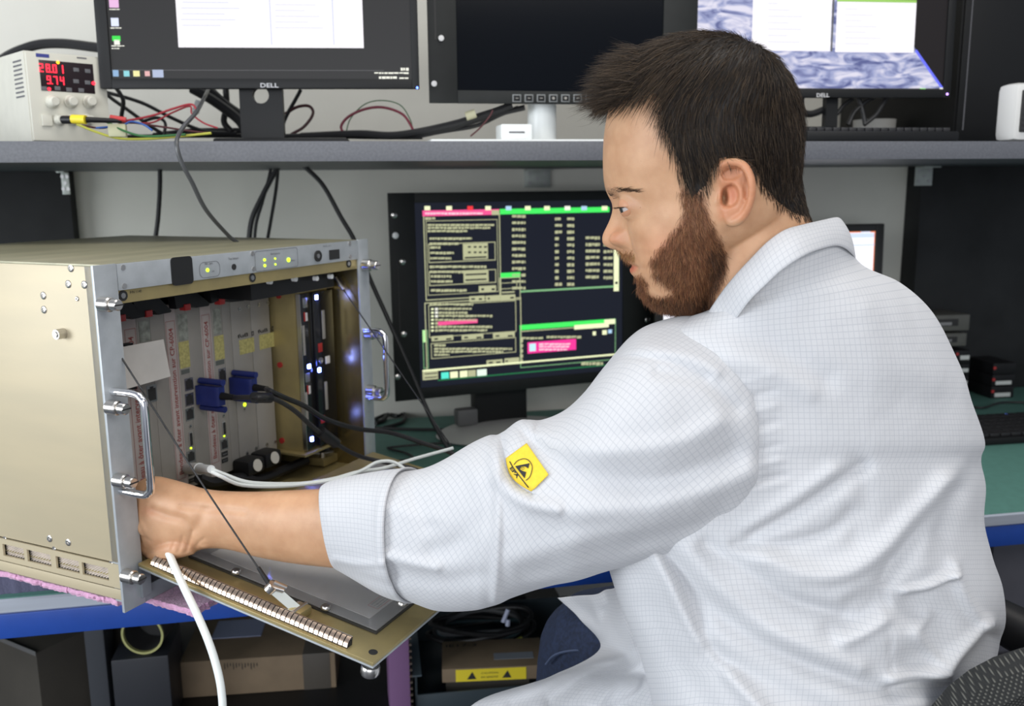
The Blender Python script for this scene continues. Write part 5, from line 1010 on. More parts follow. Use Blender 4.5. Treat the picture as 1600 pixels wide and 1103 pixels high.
hm = MB(); V = []
for i in range(NV):
    v = vv[i]; uc = uF[i]*.42+uB[i]*.58
    af = uc-uF[i]-pro[i]; ab = uB[i]-uc
    c, s_ = np.cos(th), np.sin(th)
    ex = 2.08
    rc = np.sign(c)*np.abs(c)**(2/ex); rs = np.sign(s_)*np.abs(s_)**(2/ex)
    X = np.where(c > 0, rc*af, rc*ab)*1.0; Yv = rs*wd[i]
    X = X+np.where(c > 0, pro[i]*np.exp(-(Yv/sg[i])**2), 0)
    U_ = uc-X
    V_ = np.full(NT, v)
    # local features (pixel units)
    for sd in (1, -1):
        e_ = Yv*sd
        # eye socket
        g = np.exp(-((e_-54)/27)**2-((v-317)/16)**2)*np.where(c > 0, 1, 0); U_ = U_+g*15
        dd_ = np.sqrt((e_-54)**2+(v-316)**2); rb_ = 22.6-4.6*math.exp(-((v-323.5)/6.0)**2)/(1+np.exp(np.clip((e_-72.5)/1.2, -30, 30))); us = np.where(dd_ < rb_-1, 994-np.sqrt(np.maximum(rb_**2-dd_**2, 0)), 987.6+(dd_-rb_+1)*3.0); us = np.where(c > 0, us, 5000); U_ = -4.5*np.logaddexp(-U_/4.5, -us/4.5)
        g = np.exp(-((e_-26)/11)**2-((v-314)/16)**2)*np.where(c > 0, 1, 0); U_ = U_+g*11      # inner corner
        g = np.exp(-((e_-50)/34)**2-((v-292)/9)**2)*np.where(c > 0, 1, 0); U_ = U_-g*4.5      # brow ridge
        g = np.exp(-((e_-62)/26)**2-((v-352)/16)**2)*np.where(c > 0, 1, 0); U_ = U_-g*6      # cheek
        # nostril wing
        g = np.exp(-((e_-26)/9)**4-((v-367)/13)**4)*np.where(c > 0, 1, 0); U_ = U_-g*13
        g = np.exp(-((e_-39)/5)**2-((v-366)/14)**2)*np.where(c > 0, 1, 0); U_ = U_+g*3.5
        g = np.exp(-((e_-13)/6)**2-((v-384)/4)**2)*np.where(c > 0, 1, 0); U_ = U_+g*6
        # naso labial fold and mouth corner
        g = np.exp(-((e_-46+(v-392)*-.5)/6)**2-((v-392)/20)**2)*np.where(c > 0, 1, 0); U_ = U_+g*1.8
        g = np.exp(-((e_-40)/8)**2-((v-414)/5)**2)*np.where(c > 0, 1, 0); U_ = U_+g*4
    # lip parting
    g = np.exp(-((v-412.5)/2.2)**2)*np.clip(1-(np.abs(Yv)/44)**3, 0, 1)*np.where(c > 0, 1, 0); U_ = U_+g*1.6
    g = np.exp(-((v-440)/5)**2)*np.exp(-(Yv/34)**2)*np.where(c > 0, 1, 0); U_ = U_+g*2
    V.append(hp(U_, V_, Yv*HS))
V = np.vstack(V); F = grid_faces(NV, NT)+[tuple(range(NT))[::-1], tuple(range((NV-1)*NT, NV*NT))]
hm.add(V, F, None, True)
# neck: rings (front pixel, back pixel), continuing down inside the collar
def ring3(A, B, near, n=64, far=1.0):
    """closed ring through A (front), near point, B (back)"""
    A, B, near = map(np.array, (A, B, near)); c = (A+B)/2; a = (A-B)/2; b = near-c; t = np.linspace(0, 2*np.pi, n, endpoint=False)
    return c+np.cos(t)[:, None]*a+np.sin(t)[:, None]*b
nk = MB(); rings = []
for (au, av), (bu, bv), hw in (((1075, 330), (1238, 250), 88), ((1078, 385), (1246, 300), 93), ((1086, 430), (1256, 335), 96), ((1100, 475), (1268, 365), 99), ((1110, 520), (1290, 400), 105), ((1110, 580), (1320, 470), 125)):
    A = hp(au, av, -.004); B = hp(bu, bv, -.004); Nn = (A+B)/2+h_sd*hw*HS; rings.append(ring3(A, B, Nn))
nk.add(np.vstack(rings), grid_faces(len(rings), 64)+[tuple(range(64))[::-1], tuple(range(5*64, 6*64))], None, True)
# sterno-mastoid cord
nk2 = MB(); nk2.tube([hp(1165, 352, 86*HS), hp(1158, 400, 90*HS), hp(1140, 450, 84*HS), hp(1128, 490, 76*HS)], [.003, .004, .004, .003], 12)
for mb_ in (nk,): hm.add(mb_.v, mb_.f, None, True)
def hq(u, v, y):
    """point y metres to the side that lies on the sight line of (u, v)"""
    ya = abs(y); R_ = ray(u, v); t = ((hc-C0)@h_sd+ya)/(R_@h_sd); q = C0+R_*t; return q+h_sd*(y-ya)
# ear: rim tube, antihelix, bowl, lobe
def ear(sd):
    y0 = 116*HS*sd
    def ep(u, v, y): return hq(u, v, y0+y*HS*sd)
    e = MB()
    rim = [(1122, 296, 0), (1118, 282, 5), (1120, 268, 10), (1130, 257, 15), (1145, 253, 19), (1160, 257, 22), (1170, 270, 25), (1174.5, 287, 26), (1174.5, 305, 24), (1170, 322, 20), (1163, 335, 14), (1153, 344, 9), (1143, 347, 5), (1136, 343, 2)]
    e.tube([ep(*p) for p in rim], [.0028, .0030, .0032, .0034, .0034, .0034, .0034, .0033, .0032, .0032, .0038, .0044, .0040, .003], 12, sub=6)
    anti = [(1138, 278, 9), (1148, 284, 12), (1157, 296, 14.5), (1159, 311, 14), (1154, 325, 11), (1143, 333, 8)]
    e.tube([ep(*p) for p in anti], [.0018, .0026, .0030, .0030, .0028, .0022], 10, sub=6)
    e.tube([ep(*p) for p in ((1157, 298, 14), (1156, 280, 12.5), (1158, 268, 11))], [.0026, .0022, .0014], 10, sub=6)
    e.tube([ep(*p) for p in ((1122, 296, 2), (1132, 290, 6), (1140, 291, 7))], [.003, .0022, .0012], 10, sub=6)
    e.tube([ep(*p) for p in ((1124, 318, 2), (1127, 309, 6.5), (1126, 300, 5))], [.0028, .0032, .002], 10, sub=6)     # tragus
    # back plate (bowl): ellipsoid sheet inside the rim
    ellipsoid(e, ep(1147, 300, 8), [h_fw*.0140+h_sd*sd*-.0030, h_up*.0235, h_sd*.0036])
    ellipsoid(e, ep(1146, 276, 9), [h_fw*.0125, h_up*.0115, h_sd*.0045])
    ellipsoid(e, ep(1145, 336, 3.5), [h_fw*.0085, h_up*.0075, h_sd*.0040])
    ellipsoid(e, ep(1140, 300, -6), [h_fw*.012, h_up*.020, h_sd*.010])
    return e
for sd in (1, -1):
    e = ear(sd); hm.add(e.v, e.f, None, True)
HV, HF = remesh(hm, .0013, 3)
def to_h(Vw):
    """photo pixel of a head point (far side mirrored to the near side) and its side offset"""
    q = Vw-hc; y = q@h_sd; n_ = Vw+h_sd*(np.abs(y)-y)[:, None]; u, v, _ = proj(n_); return u, v, y/HS
# concha hollow and ear canal pressed into the ear
u, v, y = to_h(HV)
el_ = lambda cu, cv, ru, rv_, rot=0., k=3.: np.clip((1-(((u-cu)*math.cos(rot)+(v-cv)*math.sin(rot))/ru)**2-(((v-cv)*math.cos(rot)-(u-cu)*math.sin(rot))/rv_)**2)*k, 0, 1)*(y > 104)
for cu_, cv_, ru_, rv2, ro_, dp_ in ((1141, 306, 14, 19, .15, .0048), (1143, 272, 17, 10, -.25, .0026), (1165, 300, 4.5, 26, .08, .0005)):
    HV = HV-h_sd*(el_(cu_, cv_, ru_, rv2, ro_)*dp_)[:, None]
HV = HV-h_sd*(np.exp(-((u-1132)/4.5)**2-((v-309)/10)**2)*(y > 104)*.013)[:, None]

# arm, wrist and hand: silhouette loft from the photograph, then fingers
def sil(sec, n=48, ex=2.0):
    """sec: (top px), (bottom px), depth, half thickness towards the camera (m), near-point shift px"""
    out = []
    for (tu, tv), (bu, bv), d, kd, sh in sec:
        A, B = P(tu, tv, d), P(bu, bv, d); c = (A+B)/2; Nn = P((tu+bu)/2+sh[0], (tv+bv)/2+sh[1], d-kd)
        t = np.linspace(0, 2*np.pi, n, endpoint=False); cc, ss = np.cos(t), np.sin(t)
        cc = np.sign(cc)*np.abs(cc)**(2/ex); ss = np.sign(ss)*np.abs(ss)**(2/ex)
        out.append(c+cc[:, None]*(A-B)/2+ss[:, None]*(Nn-c))
    return np.array(out)
def resample(rings, m):
    """catmull along the loft"""
    nr, n, _ = rings.shape; out = catmull(rings.reshape(nr, -1), m); return out.reshape(len(out), n, 3)
am = MB()
arm_sec = [((1090, 560), (1090, 800), .84, .055, (0, 0)), ((960, 640), (950, 860), .85, .052, (0, 0)), ((820, 700), (800, 890), .87, .048, (0, 0)), ((700, 745), (690, 900), .89, .043, (0, 0)), ((600, 758), (600, 893), .91, .040, (0, 0)),
           ((508, 763), (518, 887), .935, .0375, (0, 0)), ((450, 766), (455, 880), .95, .034, (0, 0)), ((400, 768), (405, 871), .96, .031, (0, 0)), ((350, 767), (358, 859), .97, .029, (0, 0)), ((318, 763), (326, 857), .975, .0285, (0, 0)), ((298, 757), (302, 861), .98, .029, (0, 0)), ((270, 749), (276, 862), .985, .030, (0, 0)), ((245, 744), (252, 864), .99, .030, (0, 0)), ((225, 748), (232, 862), .995, .029, (0, 0)), ((206, 762), (214, 846), 1.0, .024, (0, 0)), ((200, 785), (205, 825), 1.003, .012, (0, 0))]
rg = resample(sil(arm_sec, 56, 2.15), 8)
# hand frame: back of the hand looks at the camera
nr, n = rg.shape[:2]
am.add(rg.reshape(-1, 3), grid_faces(nr, n)+[tuple(range(n))[::-1], tuple(range((nr-1)*n, nr*n))], None, True)
# knuckle of the index finger (bright bump), metacarpal ridge and tendons
def bump_(u, v, d, ru, rv_, rd): ellipsoid(am, P(u, v, d), [CX*ru, CU*rv_, CF*rd], 20)
bump_(231, 822, .976, .0115, .0125, .009)
bump_(226, 800, .983, .0095, .010, .008)
am.tube([P(231, 822, .978), P(252, 812, .9695), P(285, 808, .960), P(330, 808, .955)], [.008, .0075, .006, .004], 12)
am.tube([P(232, 770, .975), P(262, 775, .968), P(310, 786, .960), P(360, 800, .952)], [.008, .007, .006, .004], 12)
am.tube([P(318, 846, .968), P(345, 838, .962), P(390, 840, .953)], [.008, .009, .007], 12)
# fingers: each its own chain rooted in the palm, curling away round the plug
def finger(pts, rad): 
    am.tube([P(*p) for p in pts], rad, 14, sub=8)
    for p, r in ((pts[-1], rad[-1]),): ellipsoid(am, P(*p), [CX*r, CU*r, CF*r], 14)
finger([(240, 822, .985), (228, 832, .988), (227, 852, .994), (236, 862, 1.004), (252, 862, 1.016)], [.0092, .0092, .0088, .0082, .0070])   # index
finger([(240, 800, .990), (217, 806, 1.0), (212, 824, 1.010), (218, 842, 1.022), (232, 848, 1.030)], [.0094, .0094, .0088, .0082, .0070])   # middle
finger([(240, 785, .998), (206, 785, 1.006), (198, 800, 1.018), (202, 818, 1.032), (218, 828, 1.040)], [.0090, .0090, .0084, .0078, .0066])   # ring
finger([(245, 768, 1.002), (212, 765, 1.012), (202, 776, 1.024), (205, 792, 1.036), (218, 802, 1.044)], [.0082, .0080, .0074, .0068, .0058])   # little
finger([(300, 848, .975), (276, 856, .972), (258, 860, .978), (244, 864, .990), (236, 864, 1.000)], [.0125, .0115, .0100, .0092, .0075])   # thumb
AV, AF = remesh(am, .0016, 3)
uu, vv_, dd = proj(AV)[0], proj(AV)[1], proj(AV)[2]
# skin creases at the wrist, web and tendon valleys
def crease(Vx, line, depth, wid, near=None):
    """press (or lift) a soft line, traced in the photograph, into a surface that faces the camera"""
    U_, V_, D_ = proj(Vx); L = catmull(line, 10); best = np.full(len(Vx), 1e9)
    for i in range(len(L)-1):
        a, b = L[i], L[i+1]; ab = b-a; q = np.clip(((U_-a[0])*ab[0]+(V_-a[1])*ab[1])/(ab@ab+1e-9), 0, 1)
        best = np.minimum(best, np.hypot(U_-a[0]-q*ab[0], V_-a[1]-q*ab[1]))
    g = np.exp(-(best/wid)**2)
    if near is not None: g = g*near
    e_ = CF*1.0
    return Vx+e_*(g*depth)[:, None]
for ln, dp, wd_ in ((((238, 797), (262, 806), (285, 812), (300, 826)), .0022, 7), (((290, 862), (296, 845), (300, 830)), .0012, 2.5), (((278, 862), (283, 848), (285, 838)), .0010, 2.5), (((303, 860), (310, 848), (318, 842)), .0012, 3), (((268, 858), (272, 846)), .0009, 2.2),
                    (((285, 792), (330, 796), (380, 800)), .0012, 6), (((213, 812), (224, 836), (236, 846)), .0010, 3), (((320, 800), (306, 825), (296, 840)), .0016, 9)):
    AV = crease(AV, ln, dp, wd_)
# upper body under the coat (torso, far arm and hand), coarser, one surface
tm = MB()
def rr3(c, a, b, n=40):
    t = np.linspace(0, 2*np.pi, n, endpoint=False); return np.array(c)+np.cos(t)[:, None]*np.array(a)+np.sin(t)[:, None]*np.array(b)
tors = []
for (lu, ru, v, d, kd) in ((1120, 1300, 470, .86, .075), (1085, 1370, 520, .88, .13), (1040, 1440, 600, .90, .14), (1030, 1470, 720, .90, .13), (1035, 1480, 860, .90, .12), (1050, 1490, 1000, .90, .13), (1060, 1480, 1180, .90, .14), (1080, 1460, 1300, .90, .12)):
    A, B = P(lu, v, d), P(ru, v, d); c = (A+B)/2; tors.append(rr3(c, (A-B)/2, CF*kd))
tr = resample(np.array(tors), 4); tm.add(tr.reshape(-1, 3), grid_faces(len(tr), 40)+[tuple(range(40))[::-1], tuple(range((len(tr)-1)*40, len(tr)*40))], None, True)
far_sh = P(1235, 590, 1.0); far_el = P(1190, 900, 1.08); far_wr = P(1120, 960, .98); far_ha = P(1090, 985, .95)
tm.tube([P(1240, 540, .98), far_sh, P(1215, 740, 1.07), far_el, P(1160, 940, 1.04), far_wr, far_ha], [.06, .058, .047, .040, .036, .027, .026], 20)
for k in range(4): tm.tube([far_ha+np.array([0, 0, .012*k-.018]), far_ha+(far_ha-far_wr)*.9+np.array([0, 0, .013*k-.02]), far_ha+(far_ha-far_wr)*1.5+np.array([0, -.0, .013*k-.028])], [.010, .0085, .007], 10)
tm.tube([far_wr, far_wr+(far_ha-far_wr)*.6+np.array([0, -.02, .02]), far_ha+np.array([-.01, -.03, .03])], [.013, .011, .009], 10)
TV, TF = remesh(tm, .006, 2)

# skin material with pigment from a per-point attribute
def skin_mat():
    m = bpy.data.materials.new('skin'); m.use_nodes = True; nt = m.node_tree; b = nt.nodes['Principled BSDF']; L = nt.links.new
    at = nt.nodes.new('ShaderNodeAttribute'); at.attribute_name = 'pigment'
    tc = nt.nodes.new('ShaderNodeTexCoord'); n1 = nt.nodes.new('ShaderNodeTexNoise'); n1.inputs['Scale'].default_value = 60; n1.inputs['Detail'].default_value = 5; L(tc.outputs['Object'], n1.inputs['Vector'])
    r = nt.nodes.new('ShaderNodeValToRGB'); r.color_ramp.elements[0].position = .3; r.color_ramp.elements[0].color = (.485, .265, .145, 1); r.color_ramp.elements[1].position = .7; r.color_ramp.elements[1].color = (.565, .33, .19, 1); L(n1.outputs[0], r.inputs[0])
    mx_ = nt.nodes.new('ShaderNodeMix'); mx_.data_type = 'RGBA'; mx_.blend_type = 'MULTIPLY'; mx_.inputs['Factor'].default_value = 1; L(r.outputs[0], mx_.inputs['A']); L(at.outputs['Color'], mx_.inputs['B'])
    n3 = nt.nodes.new('ShaderNodeTexNoise'); n3.inputs['Scale'].default_value = 330; n3.inputs['Detail'].default_value = 2; L(tc.outputs['Object'], n3.inputs['Vector'])
    r3 = nt.nodes.new('ShaderNodeValToRGB'); r3.color_ramp.elements[0].position = .20; r3.color_ramp.elements[0].color = (.70, .58, .54, 1); r3.color_ramp.elements[1].position = .27; r3.color_ramp.elements[1].color = (1, 1, 1, 1); L(n3.outputs[0], r3.inputs[0])
    m3 = nt.nodes.new('ShaderNodeMix'); m3.data_type = 'RGBA'; m3.blend_type = 'MULTIPLY'; m3.inputs['Factor'].default_value = .8; L(mx_.outputs['Result'], m3.inputs['A']); L(r3.outputs[0], m3.inputs['B'])
    L(m3.outputs['Result'], b.inputs['Base Color'])
    b.inputs['Roughness'].default_value = .47; b.inputs['Specular IOR Level'].default_value = .4
    b.inputs['Subsurface Weight'].default_value = .12; b.inputs['Subsurface Radius'].default_value = (.9, .35, .2); b.inputs['Subsurface Scale'].default_value = .004
    n2 = nt.nodes.new('ShaderNodeTexNoise'); n2.inputs['Scale'].default_value = 900; n2.inputs['Detail'].default_value = 3; L(tc.outputs['Object'], n2.inputs['Vector'])
    bp = nt.nodes.new('ShaderNodeBump'); bp.inputs['Strength'].default_value = .22; bp.inputs['Distance'].default_value = .0006; L(n2.outputs[0], bp.inputs['Height']); L(bp.outputs[0], b.inputs['Normal'])
    return m
SKIN = skin_mat(); MATS['skin'] = SKIN
def pigment_head(V_):
    u, v, y = to_h(V_); c = np.ones((len(V_), 3)); ay = np.abs(y)
    def mixc(g, col): 
        nonlocal c; g = np.clip(g, 0, 1)[:, None]; c = c*(1-g)+c*np.array(col)*g
    mixc(np.exp(-((u-962)/20)**2-((v-367)/15)**2)*(ay < 45), (1.03, .90, .88))          # nose
    mixc(np.exp(-((ay-28)/7)**2-((v-376)/8)**2)*(u < 1000)*.35, (.9, .66, .62))
    mixc(smooth(110, 122, ay)*smooth(246, 256, v)*smooth(352, 338, v)*smooth(1114, 1128, u)*.9, (1.06, .82, .77))              # ears
    mixc(np.exp(-((u-1143)/10)**2-((v-303)/15)**2)*(ay > 100)*.6, (.9, .58, .54))
    lip = np.exp(-((v-420)/6.5)**4)*np.clip(1.15-(ay/40)**2, 0, 1)*(u < 1016)*(v > 411.5); mixc(lip*1.3, (.95, .50, .50))
    lip = np.exp(-((v-408.5)/3)**4)*np.clip(1-(ay/36)**2, 0, 1)*(u < 1010); mixc(lip*.5, (.95, .62, .60))
    mixc(np.exp(-((u-985)/16)**2-((v-322)/11)**2)*(ay > 20)*.55, (.84, .74, .76))       # below the eye
    mixc(np.exp(-((u-1035)/34)**2-((v-385)/26)**2)*(ay > 50)*.5, (1.08, .82, .80))
    beard = beard_mask(u, v, ay); mixc(beard*.75, (.52, .36, .30))
    return c
def smooth(a, b, x): t = np.clip((x-a)/(b-a), 0, 1); return t*t*(3-2*t)
def poly_mask(u, v, pts, soft):
    """signed soft inside-ness of a polygon in head pixels"""
    P_ = np.array(pts, float); n = len(P_); ins = np.zeros(len(u), bool); dmin = np.full(len(u), 1e9)
    for i in range(n):
        a, b = P_[i], P_[(i+1) % n]
        cond = ((a[1] > v) != (b[1] > v)) & (u < (b[0]-a[0])*(v-a[1])/(b[1]-a[1]+1e-12)+a[0]); ins ^= cond
        ab = b-a; q = np.clip(((u-a[0])*ab[0]+(v-a[1])*ab[1])/(ab@ab), 0, 1); dmin = np.minimum(dmin, np.hypot(u-a[0]-q*ab[0], v-a[1]-q*ab[1]))
    sd = np.where(ins, dmin, -dmin); return smooth(-soft, soft, sd)
BEARD = [(1064, 295), (1098, 300), (1103, 330), (1112, 352), (1122, 372), (1131, 395), (1133, 415), (1122, 440), (1112, 455), (1110, 480), (1085, 490), (1040, 490), (1015, 484), (1003, 470), (994, 447), (990, 436), (1000, 432), (1008, 440), (1010, 458), (1030, 468), (1052, 462), (1050, 448), (1035, 438), (1020, 425), (1016, 408), (1028, 392), (1044, 372), (1060, 352), (1070, 330)]
def beard_mask(u, v, ay): return np.maximum(poly_mask(u, v, BEARD, 8)*(v > 290), .35*np.exp(-((v-398)/7)**2)*(ay < 42)*(u < 1015)*(v > 386))
V_all = np.vstack([HV, AV, TV]); pg = np.vstack([pigment_head(HV), np.ones((len(AV), 3)), np.ones((len(TV), 3))])
au, avv, ad = proj(AV)
k0 = len(HV); g = (np.exp(-((au-232)/14)**2-((avv-800)/9)**2)*.5)[:, None]; pg[k0:k0+len(AV)] *= 1-g*(1-np.array([.92, .68, .64]))
g = (np.exp(-((au-270)/40)**2-((avv-852)/10)**2)*.35)[:, None]; pg[k0:k0+len(AV)] *= 1-g*(1-np.array([.95, .72, .66]))
body = MB(); body.v = [tuple(x) for x in V_all]; off = 0
body.f = list(HF)+[tuple(i+len(HV) for i in f) for f in AF]+[tuple(i+len(HV)+len(AV) for i in f) for f in TF]
body.sm = [True]*len(body.f); body.m = [0]*len(body.f)
me = bpy.data.meshes.new('person')
base = np.array(P(1280, 1500, .90)); base[2] = .0
PB = base
me.from_pydata((V_all-base).tolist(), [], body.f); me.materials.append(SKIN); me.polygons.foreach_set('use_smooth', [True]*len(me.polygons))
at = me.color_attributes.new('pigment', 'FLOAT_COLOR', 'POINT'); at.data.foreach_set('color', np.hstack([pg, np.ones((len(pg), 1))]).ravel())
me.update()
man = bpy.data.objects.new('person', me); COL.objects.link(man); man.location = base
tag(man, 'bearded person in a white lab coat reaching left into the rack chassis', 'person')
def pbuild(mb, name, m=None, parent=None):
    mb.v = [tuple(np.array(x)-PB) for x in mb.v]
    return mb.build(name, m, parent or man)

# eyes with lids
EYE = mat('eye white', (.50, .45, .43), .25, spec=.4); IRIS = mat('grey blue iris', (.17, .20, .20), .2); 
for sd in (1, -1):
    r = 21.0; ec = hp(994, 316, sd*54*HS); fw0, sd0 = h_fw, h_sd; tt_ = math.radians(20); h_fw, h_sd = fw0*math.cos(tt_)+sd0*sd*math.sin(tt_), sd0*math.cos(tt_)-fw0*sd*math.sin(tt_)
    e = MB(); ellipsoid(e, ec, [h_fw*r*HS, h_sd*r*HS, h_up*r*HS], 32); eye = pbuild(e, 'eyeball', EYE)
    gd = h_fw*.92-h_up*.33+h_sd*sd*.12; gd /= np.linalg.norm(gd)
    i_ = MB(); i_.lathe([(.0001, 0), (6*HS*.5, -.0003), (9.5*HS, -.0022), (9.6*HS, -.004)], ec+gd*(r+.9)*HS, gd, 24, m=IRIS); i_.lathe([(.0001, .0003), (4*HS, .0001), (4.2*HS, -.001)], ec+gd*(r+.9)*HS, gd, 20, m=M['ink']); pbuild(i_, 'iris', None, eye)
    # lids: shells of a slightly larger sphere above and below the opening; opening axis runs side to side
    for lo, hi, nm in ((-8, 100, 'upper_eyelid'), (-84, -29, 'lower_eyelid')):
        Vv = []; na, nb = 28, 36
        for ia in range(na):
            for ib in range(nb):
                b = math.radians(-88+176*ib/(nb-1)); open_ = math.cos(b)**.7
                if lo > -20: el = math.radians(-17+(lo+17)*open_+(hi-(-17+(lo+17)*open_))*ia/(na-1))
                else: el = math.radians((-17+(hi+17)*open_)+(-17+(lo+17)*open_**.35-(-17+(hi+17)*open_))*ia/(na-1))
                q_ = ia/(na-1); rr_ = r+2.5*math.cos(b)**.4-.8*(1-math.cos(b))-3.2*q_**1.5; rr_ = rr_ if ia else r+.2
                d_ = math.cos(b)*(math.cos(el)*h_fw+math.sin(el)*h_up)+math.sin(b)*h_sd
                Vv.append(ec+d_*rr_*HS)
        l = MB(); l.add(Vv, grid_faces(na, nb, False), None, True); o_ = pbuild(l, nm, SKIN)
        o_.data.color_attributes.new('pigment', 'FLOAT_COLOR', 'POINT').data.foreach_set('color', [.97, .84, .82, 1]*len(o_.data.vertices))
    h_fw, h_sd = fw0, sd0
# ------------------------------------------------------------------ lab coat
def fabric():
    m = bpy.data.materials.new('white grid lab coat fabric'); m.use_nodes = True; nt = m.node_tree; L = nt.links.new; b = nt.nodes['Principled BSDF']
    uv = nt.nodes.new('ShaderNodeUVMap'); uv.uv_map = 'cloth'; sp_ = nt.nodes.new('ShaderNodeSeparateXYZ'); L(uv.outputs[0], sp_.inputs[0])
    def line(i):
        a = nt.nodes.new('ShaderNodeMath'); a.operation = 'DIVIDE'; a.inputs[1].default_value = .0047; L(sp_.outputs[i], a.inputs[0])
        f = nt.nodes.new('ShaderNodeMath'); f.operation = 'FRACT'; L(a.outputs[0], f.inputs[0])
        s_ = nt.nodes.new('ShaderNodeMath'); s_.operation = 'SUBTRACT'; s_.inputs[1].default_value = .5; L(f.outputs[0], s_.inputs[0])
        ab = nt.nodes.new('ShaderNodeMath'); ab.operation = 'ABSOLUTE'; L(s_.outputs[0], ab.inputs[0])
        mr = nt.nodes.new('ShaderNodeMapRange'); mr.interpolation_type = 'SMOOTHSTEP'; mr.inputs[1].default_value = .0; mr.inputs[2].default_value = .10; mr.inputs[3].default_value = 1; mr.inputs[4].default_value = 0; L(ab.outputs[0], mr.inputs[0]); return mr.outputs[0]
    mx_ = nt.nodes.new('ShaderNodeMath'); mx_.operation = 'MAXIMUM'; L(line(0), mx_.inputs[0]); L(line(1), mx_.inputs[1])
    mu = nt.nodes.new('ShaderNodeMath'); mu.operation = 'MULTIPLY'; mu.inputs[1].default_value = .36; L(mx_.outputs[0], mu.inputs[0])
    c = nt.nodes.new('ShaderNodeMix'); c.data_type = 'RGBA'; c.inputs['A'].default_value = (.56, .565, .58, 1); c.inputs['B'].default_value = (.25, .28, .33, 1); L(mu.outputs[0], c.inputs['Factor'])
    L(c.outputs['Result'], b.inputs['Base Color']); b.inputs['Roughness'].default_value = .85; b.inputs['Specular IOR Level'].default_value = .2; b.inputs['Sheen Weight'].default_value = .15
    tc = nt.nodes.new('ShaderNodeTexCoord'); n = nt.nodes.new('ShaderNodeTexNoise'); n.inputs['Scale'].default_value = 38; n.inputs['Detail'].default_value = 4; L(tc.outputs['Object'], n.inputs['Vector'])
    n2 = nt.nodes.new('ShaderNodeTexNoise'); n2.inputs['Scale'].default_value = 1400; L(tc.outputs['Object'], n2.inputs['Vector'])
    bp = nt.nodes.new('ShaderNodeBump'); bp.inputs['Strength'].default_value = .35; bp.inputs['Distance'].default_value = .004; L(n.outputs[0], bp.inputs['Height'])
    b2 = nt.nodes.new('ShaderNodeBump'); b2.inputs['Strength'].default_value = .12; b2.inputs['Distance'].default_value = .0004; L(n2.outputs[0], b2.inputs['Height']); L(bp.outputs[0], b2.inputs['Normal']); L(b2.outputs[0], b.inputs['Normal'])
    return m
FAB = fabric()
def cloth(rings, name, parent, closed=True, thick=.0016, uvs=(1, 1), uo=(0, 0), extra=None):
    """rings (nr, nc, 3) -> mesh with cloth uv in metres"""
    nr, nc = rings.shape[:2]
    ext = np.concatenate([rings, rings[:, :1]], 1); du = np.linalg.norm(np.diff(ext, axis=1), axis=2); Us = np.concatenate([np.zeros((nr, 1)), np.cumsum(du, 1)], 1); Us = Us-Us[:, nc//4][:, None]
    kn = nc//4; dv = np.linalg.norm(np.diff(rings[:, kn], axis=0), axis=1); Vs = np.concatenate([[0], np.cumsum(dv)])
    F = grid_faces(nr, nc, closed); me = bpy.data.meshes.new(name); me.from_pydata((rings.reshape(-1, 3)-PB).tolist(), [], F); me.materials.append(FAB)
    me.polygons.foreach_set('use_smooth', [True]*len(F)); uv = me.uv_layers.new(name='cloth'); K = nc if closed else nc-1; dat = []
    for i in range(nr-1):
        for k in range(K):
            for a, b in ((i, k), (i, k+1), (i+1, k+1), (i+1, k)): dat += [Us[a, b]*uvs[0]+uo[0], Vs[a]*uvs[1]+uo[1]]
    uv.data.foreach_set('uv', dat); me.update()
    o = bpy.data.objects.new(name, me); COL.objects.link(o); o.parent = parent
    if thick: so = o.modifiers.new('thick', 'SOLIDIFY'); so.thickness = thick; so.offset = 0
    return o
def wr(Vx, folds, shape=None):
    """soft folds; each (polyline px, depth m, width px)"""
    sh_ = Vx.shape; X = Vx.reshape(-1, 3); cen = X.mean(0)
    # near-side weight: how much the surface sits in front of its ring centre
    rc = Vx.mean(1, keepdims=True); nd = ((rc-Vx)@CF); mxn = np.abs(nd).max(1, keepdims=True)+1e-9; near = np.clip(nd/mxn*2.2+.15, 0, 1).reshape(-1)
    for ln_, dp, wd_ in folds: X = crease(X, ln_, dp, wd_, near)
    return X.reshape(sh_)
def noise_fold(Vx, amp, sc, seed, stretch=(1, 1, 1)):
    sh_ = Vx.shape; X = Vx.reshape(-1, 3); rc = Vx.mean(1, keepdims=True); N = (Vx-rc); N = (N/(np.linalg.norm(N, axis=2, keepdims=True)+1e-9)).reshape(-1, 3)
    h = np.array([mnoise(Vector((p[0]*sc*stretch[0]+seed, p[1]*sc*stretch[1], p[2]*sc*stretch[2]))) for p in X])
    return (X+N*(h*amp)[:, None]).reshape(sh_)
